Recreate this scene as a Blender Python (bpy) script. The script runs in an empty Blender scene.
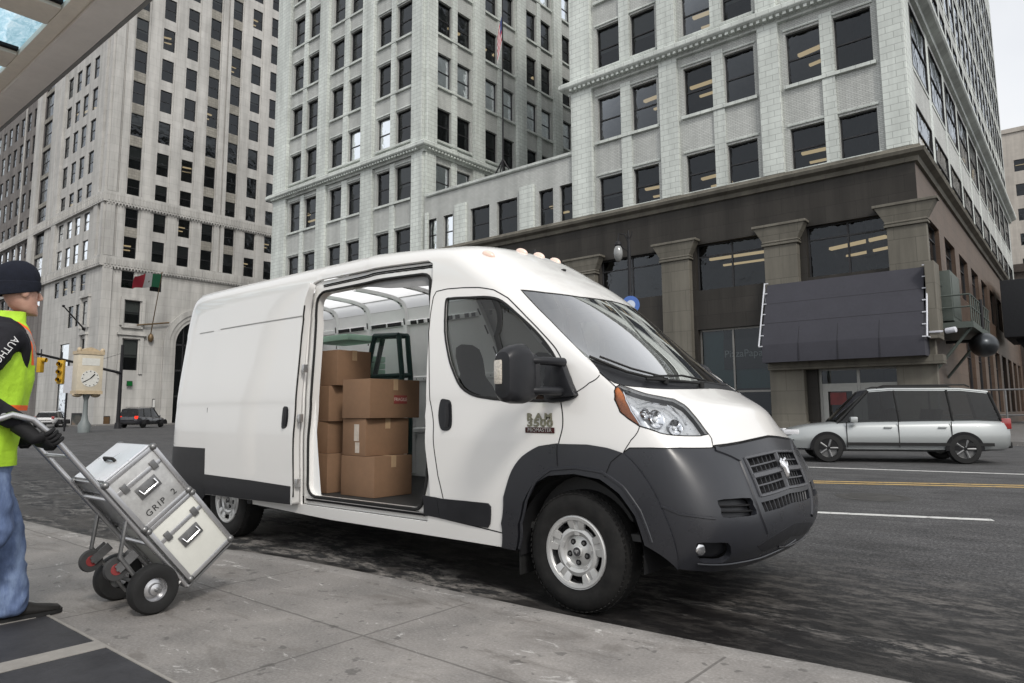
import bpy, bmesh, math, random
import numpy as np
from mathutils import Vector, Matrix, Euler, geometry
from mathutils.bvhtree import BVHTree
random.seed(7); rng = np.random.default_rng(5)
scene = bpy.context.scene
COL = scene.collection
PI = math.pi
R = math.radians

# ---------------------------------------------------------------- camera
CAM_F, CAM_YAW, CAM_PITCH, CAM_ROLL = 693.303, R(129.6813), R(6.67144), R(-0.30865)
CAM_P = Vector((2.48163, -3.59095, 1.22737)); PPY = 330.493
Fv = Vector((math.cos(CAM_PITCH)*math.cos(CAM_YAW), math.cos(CAM_PITCH)*math.sin(CAM_YAW), math.sin(CAM_PITCH)))
R0 = Vector((math.sin(CAM_YAW), -math.cos(CAM_YAW), 0)); U0 = R0.cross(Fv)
Rv = math.cos(CAM_ROLL)*R0 + math.sin(CAM_ROLL)*U0
Uv = math.cos(CAM_ROLL)*U0 - math.sin(CAM_ROLL)*R0
def pray(px, py):
    return (Fv + Rv*((px-512)/CAM_F) - Uv*((py-PPY)/CAM_F)).normalized()
cam = bpy.data.cameras.new('camera'); camo = bpy.data.objects.new('camera', cam); COL.objects.link(camo)
camo.matrix_world = Matrix(((Rv.x, Uv.x, -Fv.x, CAM_P.x), (Rv.y, Uv.y, -Fv.y, CAM_P.y), (Rv.z, Uv.z, -Fv.z, CAM_P.z), (0, 0, 0, 1)))
cam.sensor_width = 36; cam.lens = CAM_F/1024*36; cam.shift_y = (PPY-341.5)/1024; cam.clip_end = 3000; cam.clip_start = .05
scene.camera = camo

# ---------------------------------------------------------------- materials
def NT(name):
    m = bpy.data.materials.new(name); m.use_nodes = True
    nt = m.node_tree; nt.nodes.clear()
    out = nt.nodes.new('ShaderNodeOutputMaterial')
    return m, nt, out
def N(nt, typ, **kw):
    n = nt.nodes.new(typ)
    for k, v in kw.items():
        if k in ('operation', 'blend_type', 'data_type', 'noise_dimensions', 'feature', 'wave_type', 'bands_direction', 'distance', 'interpolation'):
            setattr(n, k, v)
        else:
            n.inputs[k.replace('_', ' ') if k.replace('_', ' ') in n.inputs else k].default_value = v
    return n
def L(nt, a, b): nt.links.new(a, b)
def c4(c):
    if isinstance(c, (int, float)): c = (c, c, c)
    return (*c, 1)
def coord(nt, scale=(1, 1, 1), rot=(0, 0, 0), kind='Object', loc=(0, 0, 0)):
    tc = nt.nodes.new('ShaderNodeTexCoord'); mp = nt.nodes.new('ShaderNodeMapping')
    mp.inputs['Scale'].default_value = scale; mp.inputs['Rotation'].default_value = rot; mp.inputs['Location'].default_value = loc
    L(nt, tc.outputs[kind], mp.inputs['Vector']); return mp.outputs['Vector']
def noise(nt, vec, scale, detail=4, rough=.6, dist=0):
    n = nt.nodes.new('ShaderNodeTexNoise'); n.inputs['Scale'].default_value = scale; n.inputs['Detail'].default_value = detail
    n.inputs['Roughness'].default_value = rough; n.inputs['Distortion'].default_value = dist
    L(nt, vec, n.inputs['Vector']); return n.outputs['Fac']
def ramp(nt, fac, stops):
    r = nt.nodes.new('ShaderNodeValToRGB'); e = r.color_ramp.elements
    while len(e) > 1: e.remove(e[-1])
    e[0].position = stops[0][0]; e[0].color = c4(stops[0][1])
    for p, c in stops[1:]:
        x = e.new(p); x.color = c4(c)
    L(nt, fac, r.inputs['Fac']); return r.outputs['Color']
def mixc(nt, fac, a, b, mode='MIX'):
    m = nt.nodes.new('ShaderNodeMix'); m.data_type = 'RGBA'; m.blend_type = mode
    for s, v in ((0, fac), (6, a), (7, b)):
        if isinstance(v, (int, float)): m.inputs[s].default_value = v if s == 0 else c4(v)
        elif isinstance(v, tuple): m.inputs[s].default_value = c4(v[:3])
        else: L(nt, v, m.inputs[s])
    return m.outputs[2]
def math_(nt, op, a, b=None):
    m = nt.nodes.new('ShaderNodeMath'); m.operation = op
    for i, v in enumerate((a, b)):
        if v is None: continue
        if isinstance(v, (int, float)): m.inputs[i].default_value = v
        else: L(nt, v, m.inputs[i])
    return m.outputs[0]
def bump(nt, h, strength=.3, dist=.01):
    b = nt.nodes.new('ShaderNodeBump'); b.inputs['Strength'].default_value = strength; b.inputs['Distance'].default_value = dist
    L(nt, h, b.inputs['Height']); return b.outputs['Normal']
def bsdf(nt, out, color=None, rough=.5, metal=0, normal=None, coat=0, coat_rough=.05, spec=.5, emis=None, estr=0, trans=0, ior=1.5):
    b = nt.nodes.new('ShaderNodeBsdfPrincipled')
    def s(k, v):
        if v is None: return
        if hasattr(v, 'links') or not isinstance(v, (int, float, tuple)): L(nt, v, b.inputs[k])
        elif isinstance(v, tuple): b.inputs[k].default_value = c4(v[:3])
        else:
            if k in ('Base Color', 'Emission Color'): b.inputs[k].default_value = c4(v)
            else: b.inputs[k].default_value = v
    s('Base Color', color); s('Roughness', rough); s('Metallic', metal); s('Normal', normal); s('Coat Weight', coat)
    s('Coat Roughness', coat_rough); s('Specular IOR Level', spec); s('Transmission Weight', trans); s('IOR', ior)
    if emis is not None: s('Emission Color', emis); s('Emission Strength', estr)
    L(nt, b.outputs[0], out.inputs[0]); return b
def simple(name, color, rough=.5, metal=0, var=.12, vs=6, bmp=0, bs=40, bd=.003, coat=0, coat_rough=.05, spec=None):
    if spec is None: spec = .5 if max(c4(color)[:3]) > .12 or coat else .22
    """a plain material with a little uneven tone and wear"""
    m, nt, out = NT(name); v = coord(nt)
    n1 = noise(nt, v, vs, 5, .65); n2 = noise(nt, v, vs*7, 3, .6)
    f = math_(nt, 'ADD', math_(nt, 'MULTIPLY', n1, .7), math_(nt, 'MULTIPLY', n2, .3))
    c = c4(color)[:3]
    col = ramp(nt, f, [(.3, tuple(max(0, x*(1-var)) for x in c)), (.7, tuple(min(1, x*(1+var)) for x in c))])
    nrm = bump(nt, noise(nt, v, bs, 4, .6), bmp, bd) if bmp else None
    rr = ramp(nt, n1, [(.3, max(0, rough-.06)), (.7, min(1, rough+.06))])
    bsdf(nt, out, col, rr, metal, nrm, coat, coat_rough, spec)
    return m
def emit(name, color, s):
    m, nt, out = NT(name); e = nt.nodes.new('ShaderNodeEmission'); e.inputs[0].default_value = c4(color); e.inputs[1].default_value = s
    L(nt, e.outputs[0], out.inputs[0]); return m
def glassy(name, tint=(.5, .5, .5), rough=.0, ior=1.5, refl=(1, 1, 1), boost=1.0, wavy=0):
    """thin sheet of glass: fresnel mix of a tinted see-through and a mirror reflection"""
    m, nt, out = NT(name)
    t = nt.nodes.new('ShaderNodeBsdfTransparent'); t.inputs[0].default_value = c4(tint)
    g = nt.nodes.new('ShaderNodeBsdfGlossy'); g.inputs['Color'].default_value = c4(refl); g.inputs['Roughness'].default_value = rough
    fr = nt.nodes.new('ShaderNodeFresnel'); fr.inputs[0].default_value = ior
    if wavy:
        ge = nt.nodes.new('ShaderNodeNewGeometry'); nw = bump(nt, noise(nt, ge.outputs['Position'], 1.1, 3, .5, .5), wavy, .12); L(nt, nw, g.inputs['Normal'])
    fac = math_(nt, 'MINIMUM', math_(nt, 'MULTIPLY', fr.outputs[0], boost), 1.0)
    mx = nt.nodes.new('ShaderNodeMixShader'); L(nt, fac, mx.inputs[0]); L(nt, t.outputs[0], mx.inputs[1]); L(nt, g.outputs[0], mx.inputs[2])
    L(nt, mx.outputs[0], out.inputs[0]); return m

# ---------------------------------------------------------------- mesh builder
def frame(axis):
    a = Vector(axis).normalized(); h = Vector((0, 0, 1)) if abs(a.z) < .9 else Vector((1, 0, 0))
    x = h.cross(a).normalized(); return x, a.cross(x), a
class MB:
    def __init__(s): s.v = []; s.f = []; s.m = []; s.mi = 0
    def add(s, vs, fs):
        o = len(s.v); s.v += [tuple(v) for v in vs]; s.f += [tuple(i+o for i in f) for f in fs]; s.m += [s.mi]*len(fs); return s
    def box(s, c, d, rot=None):
        c = Vector(c); vs = []
        for i in range(8):
            p = Vector(((i & 1)-.5, (i >> 1 & 1)-.5, (i >> 2)-.5)); p = Vector((p.x*d[0], p.y*d[1], p.z*d[2]))
            if rot is not None: p = rot @ p
            vs.append(c+p)
        return s.add(vs, [(0, 2, 3, 1), (4, 5, 7, 6), (0, 1, 5, 4), (2, 6, 7, 3), (0, 4, 6, 2), (1, 3, 7, 5)])
    def b2(s, x0, x1, y0, y1, z0, z1):
        return s.box(((x0+x1)/2, (y0+y1)/2, (z0+z1)/2), (abs(x1-x0), abs(y1-y0), abs(z1-z0)))
    def quad(s, a, b, c, d): return s.add([a, b, c, d], [(0, 1, 2, 3)])
    def prism(s, poly, fr, o, h):
        """poly in plane (fr.x, fr.y) at origin o, extruded by h along fr.z"""
        x, y, z = fr; o = Vector(o); n = len(poly)
        vs = [o+x*p[0]+y*p[1] for p in poly]+[o+x*p[0]+y*p[1]+z*h for p in poly]
        fs = [tuple(range(n))[::-1], tuple(range(n, 2*n))]+[(i, (i+1) % n, n+(i+1) % n, n+i) for i in range(n)]
        return s.add(vs, fs)
    def cyl(s, p0, p1, r0, r1=None, n=16, cap=True):
        r1 = r0 if r1 is None else r1; p0 = Vector(p0); p1 = Vector(p1); x, y, z = frame(p1-p0)
        vs = []
        for p, r in ((p0, r0), (p1, r1)):
            for i in range(n):
                a = 2*PI*i/n; vs.append(p+x*(math.cos(a)*r)+y*(math.sin(a)*r))
        fs = [(i, (i+1) % n, n+(i+1) % n, n+i) for i in range(n)]
        if cap: fs += [tuple(range(n))[::-1], tuple(range(n, 2*n))]
        return s.add(vs, fs)
    def tube(s, pts, r, n=8, cap=True, closed=False):
        pts = [Vector(p) for p in pts]; k = len(pts); rr = r if isinstance(r, (list, tuple)) else [r]*k
        vs = []; px = None
        for i, p in enumerate(pts):
            if closed: t = pts[(i+1) % k]-pts[i-1]
            else: t = pts[min(i+1, k-1)]-pts[max(i-1, 0)]
            t.normalize()
            if px is None: px, py, _ = frame(t)
            else:
                px = (px-t*px.dot(t))
                px = px.normalized() if px.length > 1e-6 else frame(t)[0]
                py = t.cross(px)
            for j in range(n):
                a = 2*PI*j/n; vs.append(p+px*(math.cos(a)*rr[i])+py*(math.sin(a)*rr[i]))
        fs = []
        for i in range(k if closed else k-1):
            i2 = (i+1) % k
            fs += [(i*n+j, i*n+(j+1) % n, i2*n+(j+1) % n, i2*n+j) for j in range(n)]
        if cap and not closed: fs += [tuple(range(n))[::-1], tuple(range((k-1)*n, k*n))]
        return s.add(vs, fs)
    def lathe(s, prof, o, axis, n=32, closed=False, a0=0, a1=2*PI):
        """prof: (radius, height along axis)"""
        x, y, z = frame(axis); o = Vector(o); k = len(prof); vs = []; full = abs(a1-a0-2*PI) < 1e-6
        m = n if full else n+1
        for i in range(m):
            a = a0+(a1-a0)*i/n
            for r, h in prof: vs.append(o+x*(math.cos(a)*r)+y*(math.sin(a)*r)+z*h)
        fs = []
        for i in range(n):
            i2 = (i+1) % m
            for j in range(k if closed else k-1):
                j2 = (j+1) % k; fs.append((i*k+j, i2*k+j, i2*k+j2, i*k+j2))
        return s.add(vs, fs)
    def ell(s, c, r, rot=None, nu=20, nv=12):
        c = Vector(c); vs = []; fs = []
        for j in range(nv+1):
            t = PI*j/nv
            for i in range(nu):
                a = 2*PI*i/nu; p = Vector((r[0]*math.sin(t)*math.cos(a), r[1]*math.sin(t)*math.sin(a), r[2]*math.cos(t)))
                if rot is not None: p = rot @ p
                vs.append(c+p)
        for j in range(nv):
            for i in range(nu): fs.append((j*nu+i, j*nu+(i+1) % nu, (j+1)*nu+(i+1) % nu, (j+1)*nu+i))
        return s.add(vs, fs)
    def loft(s, rings, cap=True, closed=True):
        n = len(rings[0]); vs = [p for r in rings for p in r]; fs = []
        for i in range(len(rings)-1):
            for j in range(n if closed else n-1):
                fs.append((i*n+j, i*n+(j+1) % n, (i+1)*n+(j+1) % n, (i+1)*n+j))
        if cap and closed: fs += [tuple(range(n))[::-1], tuple(range((len(rings)-1)*n, len(rings)*n))]
        return s.add(vs, fs)
    def mesh(s, name, mats, smooth=35, bevel=0, bseg=2, weld=True):
        me = bpy.data.meshes.new(name); me.from_pydata(s.v, [], s.f)
        for m in (mats if isinstance(mats, (list, tuple)) else [mats]): me.materials.append(m)
        me.polygons.foreach_set('material_index', s.m)
        bm = bmesh.new(); bm.from_mesh(me)
        if weld: bmesh.ops.remove_doubles(bm, verts=bm.verts, dist=1e-5)
        if weld: bmesh.ops.recalc_face_normals(bm, faces=bm.faces)
        if bevel:
            es = [e for e in bm.edges if len(e.link_faces) == 2 and e.calc_face_angle(0) > R(28)]
            bmesh.ops.bevel(bm, geom=es, offset=bevel, segments=bseg, profile=.6, affect='EDGES', clamp_overlap=True)
        if smooth:
            for f in bm.faces: f.smooth = True
            for e in bm.edges:
                if len(e.link_faces) == 2 and e.calc_face_angle(0) > R(smooth): e.smooth = False
        bm.to_mesh(me); bm.free(); me.update()
        return me
    def build(s, name, mats, parent=None, **kw):
        return link(name, s.mesh(name, mats, **kw), parent)
def link(name, me, parent=None, loc=None):
    o = bpy.data.objects.new(name, me); COL.objects.link(o)
    if parent is not None: o.parent = parent
    if loc is not None: o.location = loc
    return o
def tag(o, label=None, cat=None, group=None, kind=None):
    if label: o['label'] = label
    if cat: o['category'] = cat
    if group: o['group'] = group
    if kind: o['kind'] = kind
    return o
def empty(name, loc=(0, 0, 0), label=None, cat=None, group=None, rz=0):
    o = bpy.data.objects.new(name, None); COL.objects.link(o); o.location = loc; o.rotation_euler = (0, 0, rz)
    o.empty_display_size = .1
    return tag(o, label, cat, group)
def copy_tree(o, parent=None):
    c = o.copy(); COL.objects.link(c)
    if parent is not None: c.parent = parent
    for ch in list(o.children): copy_tree(ch, c)
    return c
def text_mesh(txt, size, extrude=.002, font_off=0, align='CENTER', spacing=1.0):
    cu = bpy.data.curves.new('t', 'FONT'); cu.body = txt; cu.size = size; cu.extrude = extrude; cu.align_x = align; cu.align_y = 'CENTER'
    cu.offset = font_off; cu.space_character = spacing; cu.resolution_u = 4
    o = bpy.data.objects.new('t', cu); COL.objects.link(o)
    me = bpy.data.meshes.new_from_object(o); bpy.data.objects.remove(o); bpy.data.curves.remove(cu)
    return me
def text_obj(name, txt, size, mat, parent, M, **kw):
    me = text_mesh(txt, size, **kw); me.transform(M); me.materials.clear(); me.materials.append(mat)
    return link(name, me, parent)
def basis(o, x, y, z=None):
    x = Vector(x).normalized(); y = Vector(y); y = (y-x*y.dot(x)).normalized(); z = x.cross(y)
    return Matrix(((x.x, y.x, z.x, o[0]), (x.y, y.y, z.y, o[1]), (x.z, y.z, z.z, o[2]), (0, 0, 0, 1)))
def skin(name, verts, edges, rad, mat, parent, sub=2, root=0, post=None):
    me = bpy.data.meshes.new(name); me.from_pydata([tuple(v) for v in verts], edges, [])
    o = bpy.data.objects.new(name, me); COL.objects.link(o)
    o.modifiers.new('s', 'SKIN')
    d = me.skin_vertices[0].data
    for i, r in enumerate(rad):
        d[i].radius = (r, r) if isinstance(r, (int, float)) else r
        d[i].use_root = (i == root)
    if sub:
        m = o.modifiers.new('b', 'SUBSURF'); m.levels = sub; m.render_levels = sub
    dg = bpy.context.evaluated_depsgraph_get(); dg.update()
    me2 = bpy.data.meshes.new_from_object(o.evaluated_get(dg)); me2.name = name
    bpy.data.objects.remove(o)
    me2.materials.clear(); me2.materials.append(mat)
    for p in me2.polygons: p.use_smooth = True
    if post: post(me2)
    return link(name, me2, parent)

def pieces(mb, name, mats, parent=None, maxn=100, **kw):
    """every loose piece of a builder as its own part (past maxn: one part)"""
    n = len(mb.v); par = list(range(n))
    def fd(a):
        while par[a] != a: par[a] = par[par[a]]; a = par[a]
        return a
    for f in mb.f:
        r = fd(f[0])
        for i in f[1:]: par[fd(i)] = r
    gr = {}
    for k, f in enumerate(mb.f): gr.setdefault(fd(f[0]), []).append(k)
    gl = list(gr.values()); out = []
    def emit_(gs, nm):
        q = MB(); mp = {}
        for g in gs:
            for k in g:
                ff = []
                for i in mb.f[k]:
                    if i not in mp: mp[i] = len(q.v); q.v.append(mb.v[i])
                    ff.append(mp[i])
                q.f.append(tuple(ff)); q.m.append(mb.m[k])
        sh = getattr(mb, 'sh', None)
        if sh is not None: q.v = [tuple(Vector(v)+sh) for v in q.v]
        o = q.build(nm, mats, parent, **kw); out.append(o); return o
    for g in gl[:maxn]: emit_([g], name)
    if len(gl) > maxn: emit_(gl[maxn:], name)['kind'] = 'stuff'
    return out

from mathutils import noise as mnoise
def folds(me, amp=.008, sc=9., stretch=(1, 1, .6), seed=0.):
    """cloth wrinkles: pushes a mesh in and out along its normals"""
    me.update(); ns = [v.normal.copy() for v in me.vertices]
    for v, n in zip(me.vertices, ns):
        p = Vector((v.co.x*stretch[0], v.co.y*stretch[1], v.co.z*stretch[2]))*sc+Vector((seed, 0, 0))
        d = mnoise.noise(p)+.5*mnoise.noise(p*2.3); d = -abs(d)*1.6+.5
        v.co += n*(amp*d)
# ================================================================ THE VAN
# body skin: one smooth B-spline surface (half), every outer panel is a piece of it
VX, VY = 0.0, 1.02
white, _nt, _o = NT('van_white_paint')
bsdf(_nt, _o, (.72, .71, .69), .27, coat=.7, coat_rough=.03)
white_in = simple('van_inner_white', (.90, .90, .89), .4, var=.04, vs=3)
blackp = simple('van_black_plastic', (.016, .0165, .019), .36, var=.15, vs=8, bmp=.12, bs=500, bd=.0006, spec=.3)
bumperm = simple('van_grey_bumper_plastic', (.019, .020, .0245), .30, var=.10, vs=3, bmp=.08, bs=600, bd=.0004, spec=.6)
rubber = simple('black_rubber', (.018, .018, .018), .6, var=.2, vs=20)
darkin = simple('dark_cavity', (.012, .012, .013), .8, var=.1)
silverm = simple('painted_silver', (.52, .52, .52), .3, metal=.75, var=.06, vs=10)
chrome = simple('chrome', (.75, .75, .76), .1, metal=1, var=.03)
van = empty('delivery_van', (VX, VY, 0), 'white high roof cargo van parked at the kerb with its side door slid open', 'van')

cols = []
def rowset(*pts): return [Vector(p) for p in pts]
# rows R0..R12, columns A..M ; each point = (x, w, z)
A = [(.86, 0, .31), (.975, 0, .47), (.955, 0, .72), (.86, 0, 1.02), (.80, 0, 1.13), (.71, 0, 1.265), (.455, 0, 1.39), (.08, 0, 1.71), (-.38, 0, 2.14), (-.74, 0, 2.37), (-1.04, 0, 2.555), (-1.42, 0, 2.62), (-1.8, 0, 2.645)]
B = [(.84, .45, .31), (.955, .46, .47), (.925, .46, .72), (.805, .46, 1.01), (.74, .45, 1.12), (.66, .44, 1.255), (.42, .44, 1.385), (.04, .42, 1.705), (-.42, .41, 2.135), (-.77, .40, 2.36), (-1.07, .40, 2.545), (-1.45, .32, 2.615), (-1.85, 0, 2.645)]
C = [(.77, .79, .32), (.89, .80, .48), (.88, .80, .72), (.74, .78, 1.0), (.635, .75, 1.10), (.53, .73, 1.235), (.31, .73, 1.39), (-.07, .69, 1.72), (-.56, .675, 2.13), (-.89, .66, 2.34), (-1.17, .63, 2.52), (-1.5, .47, 2.61), (-1.9, 0, 2.645)]
D = [(.66, .965, .35), (.74, .975, .50), (.735, .975, .72), (.64, .96, .99), (.54, .93, 1.10), (.42, .915, 1.26), (.15, .91, 1.46), (-.24, .86, 1.76), (-.74, .83, 2.12), (-1.05, .81, 2.325), (-1.30, .755, 2.495), (-1.6, .55, 2.60), (-2.0, 0, 2.645)]
E = [(.44, 1.005, .36), (.44, 1.02, .50), (.43, 1.025, .72), (.42, 1.015, .99), (.36, 1.005, 1.12), (.20, .99, 1.31), (-.04, .965, 1.53), (-.46, .92, 1.80), (-.95, .875, 2.12), (-1.25, .85, 2.325), (-1.48, .80, 2.50), (-1.75, .60, 2.61), (-2.1, 0, 2.65)]
def side(x0, x1):
    W = [1.005, 1.02, 1.027, 1.027, 1.022, 1.012, .995, .965, .932, .90, .845, .63, 0]
    Z = [.33, .48, .72, 1.0, 1.13, 1.32, 1.54, 1.81, 2.12, 2.35, 2.535, 2.645, 2.665]
    return [(x0+(x1-x0)*(z-.33)/2.24, w, z) for w, z in zip(W, Z)]
Fc = side(0.0, -2.2); G = side(-.75, -2.3); H = side(-1.45, -2.5); I = side(-2.6, -3.0); J = side(-3.7, -3.7)
K = side(-5.1, -5.05)
L2 = [(-5.48-.0*z, w-.04, z) for (_, w, z) in side(0, 0)]; L2 = [(x+.02*max(0, z-1)**2, max(w, 0), z) for x, w, z in L2]
M1 = [(-5.60+.025*max(0, z-1)**2, max(w-.22, 0), z-.0) for (_, w, z) in side(0, 0)]
M2 = [(-5.64+.025*max(0, z-1)**2, max(w*.45, 0), z) for (_, w, z) in side(0, 0)]
M = [(-5.65+.025*max(0, z-1)**2, 0, z) for (_, w, z) in side(0, 0)]
NETC = [A, B, C, D, E, Fc, G, H, I, J, K, L2, M1, M2, M]
NET = np.array([[list(p) for p in c] for c in NETC], float)      # (cols, rows, 3)
NU, NV = NET.shape[0]-1, NET.shape[1]-1
def pad(P):
    mir = P*np.array([1, -1, 1])
    P = np.concatenate([mir[1:2], P, mir[-2:-1]], 0)
    lo = 2*P[:, :1]-P[:, 1:2]
    hi = P[:, -2:-1]*np.array([1, -1, 1])
    return np.concatenate([lo, P, hi], 1)
def bs(t):
    return np.stack([(1-t)**3/6, (3*t**3-6*t**2+4)/6, (-3*t**3+3*t**2+3*t+1)/6, t**3/6], -1)
def ev(PP, u, v):
    u = np.clip(np.asarray(u, float), 0, NU-1e-6); v = np.clip(np.asarray(v, float), 0, NV-1e-6)
    iu = np.floor(u).astype(int); iv = np.floor(v).astype(int)
    bu = bs(u-iu); bv = bs(v-iv); o = np.zeros(u.shape+(3,))
    for a in range(4):
        for b in range(4): o += (bu[..., a]*bv[..., b])[..., None]*PP[iu+a, iv+b]
    return o
Pn = NET.copy()
for _ in range(2):
    uu, vv = np.meshgrid(np.arange(NU+1.), np.arange(NV+1.), indexing='ij')
    S = ev(pad(Pn), uu, vv)
    Pn = Pn+.55*(NET-S)
PP = pad(Pn)
def surf0(u, v):
    """position on the right half (w >= 0 means towards the kerb)"""
    p = ev(PP, u, v)
    z = p[..., 2]; x = p[..., 0]
    k = np.clip((-x-.2)/1.2, 0, 1)*np.clip((z-.5)/.2, 0, 1)
    ss = lambda e0, e1, t: (lambda q: q*q*(3-2*q))(np.clip((t-e0)/(e1-e0), 0, 1))
    d = -.004*(1-ss(1.28, 1.36, z))*k + .006*ss(2.075, 2.105, z)*np.clip((-x-2.9)/.05, 0, 1)
    p = p.copy(); p[..., 1] += d
    return p
def surf(u, v, off=0.):
    """van-local position + normal; u<0 = far half"""
    u = np.atleast_1d(np.asarray(u, float)); v = np.atleast_1d(np.asarray(v, float)); sg = np.where(u < 0, -1., 1.)
    au = np.abs(u); e = 2e-3
    au = np.clip(au, 0, NU-1e-6)
    ua, ub = np.maximum(au-e, 0), au+e
    va, vb = np.maximum(v-e, 0), np.minimum(v+e, NV-1e-6)
    p = surf0(au, v); du = surf0(ub, v)-surf0(ua, v); dv = surf0(au, vb)-surf0(au, va)
    n = np.cross(du, dv)
    ln = np.linalg.norm(n, axis=-1, keepdims=True)
    n = np.where(ln > 1e-12, n/np.maximum(ln, 1e-12), np.array([0, 0, 1.]))
    # centre-line: exact symmetry
    n[..., 1] = np.where(au < 1e-4, 0, n[..., 1]); n /= np.linalg.norm(n, axis=-1, keepdims=True)
    # (x, w, z) with w to the right -> local y = -w
    p = p+n*np.asarray(off).reshape(-1, 1) if np.ndim(off) else p+n*off
    P = np.stack([p[..., 0], -p[..., 1]*sg, p[..., 2]], -1); Nn = np.stack([n[..., 0], -n[..., 1]*sg, n[..., 2]], -1)
    return P, Nn
_t = surf([2.0], [2.0])[1][0]
NS = 1. if _t[0] > 0 else -1.
if NS < 0:
    _s = surf
    _surf0 = surf
    def surf(u, v, off=0.):
        P, Nn = _surf0(u, v, -np.asarray(off, float) if np.ndim(off) else -off)
        return P, -Nn
SUB = [14, 12, 10, 12, 14, 22, 22, 30, 30, 26, 12, 8, 8, 8]
US = np.concatenate([i+np.arange(SUB[i])/SUB[i] for i in range(NU)]+[[NU-1e-6]])
VS = np.concatenate([np.arange(0, NV, 1/12.), [NV-1e-6]])
# tracing mesh (both halves)
allU = np.concatenate([-US[::-1][:-1], US])
gu, gv = np.meshgrid(allU, VS, indexing='ij')
gp, _ = surf(gu.ravel(), gv.ravel()); nU, nV = len(allU), len(VS)
tris = []; 
for i in range(nU-1):
    for j in range(nV-1):
        a, b, c, d = i*nV+j, (i+1)*nV+j, (i+1)*nV+j+1, i*nV+j+1
        tris += [(a, b, c), (a, c, d)]
gpl = [Vector(p) for p in gp.tolist()]
BV = BVHTree.FromPolygons(gpl, tris)
guf, gvf = gu.ravel(), gv.ravel()
def hit_uv(o, d):
    h = BV.ray_cast(o, d)
    if h[0] is None: return None
    t = tris[h[2]]; a, b, c = (gpl[k] for k in t)
    q = geometry.barycentric_transform(h[0], a, b, c, Vector((guf[t[0]], gvf[t[0]], 0)), Vector((guf[t[1]], gvf[t[1]], 0)), Vector((guf[t[2]], gvf[t[2]], 0)))
    return (q.x, q.y)
def T(*pts):
    """points of the photograph carried onto the body skin -> (u, v)"""
    o = CAM_P-Vector((VX, VY, 0)); r = []
    for px, py in pts:
        q = hit_uv(o, pray(px, py))
        if q is None: print('MISS', px, py)
        else: r.append(q)
    return r
def XZ(*pts):
    """points given as (x, z) on the kerb side of the body -> (u, v)"""
    r = []
    for x, z in pts:
        q = hit_uv(Vector((x, -3, z)), Vector((0, 1, 0)))
        if q is None: print('MISSXZ', x, z)
        else: r.append(q)
    return r
def YZ(*pts):
    r = []
    for y, z in pts:
        q = hit_uv(Vector((3, y, z)), Vector((-1, 0, 0)))
        if q is None: print('MISSYZ', y, z)
        else: r.append(q)
    return r
mir = lambda pl: [(-u, v) for u, v in pl]
def full(half):
    """closed outline from its near half (first and last points at the centre line)"""
    return half+[(-u, v) for u, v in half[::-1] if abs(u) > 1e-6]
# metric-ish chart for triangulation
_m = surf0(US, np.full(len(US), 3.5)); _cum = np.concatenate([[0], np.cumsum(np.linalg.norm(np.diff(_m, axis=0), axis=1))])
def chart(u, v): return math.copysign(float(np.interp(abs(u), US, _cum)), u), v*.22
def dens(poly, step=.03, closed=True):
    out = []; n = len(poly)
    for i in range(n if closed else n-1):
        a, b = poly[i], poly[(i+1) % n]
        ca, cb = chart(*a), chart(*b); k = max(1, int(math.hypot(ca[0]-cb[0], ca[1]-cb[1])/step))
        out += [(a[0]+(b[0]-a[0])*t/k, a[1]+(b[1]-a[1])*t/k) for t in range(k)]
    if not closed: out.append(poly[-1])
    return out
def smooth_poly(pts, n=4, closed=False):
    """Catmull-Rom through traced points"""
    out = []; m = len(pts)
    for i in range(m if closed else m-1):
        p = [pts[(i+k) % m] if closed else pts[min(max(i+k, 0), m-1)] for k in (-1, 0, 1, 2)]
        for j in range(n):
            t = j/n
            out.append(tuple(.5*((2*p[1][d])+(-p[0][d]+p[2][d])*t+(2*p[0][d]-5*p[1][d]+4*p[2][d]-p[3][d])*t*t+(-p[0][d]+3*p[1][d]-3*p[2][d]+p[3][d])*t**3) for d in (0, 1)))
    if not closed: out.append(pts[-1])
    return out
def inpoly(x, y, pl):
    c = False; j = len(pl)-1
    for i in range(len(pl)):
        xi, yi = pl[i]; xj, yj = pl[j]
        if (yi > y) != (yj > y) and x < (xj-xi)*(y-yi)/(yj-yi)+xi: c = not c
        j = i
    return c
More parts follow.
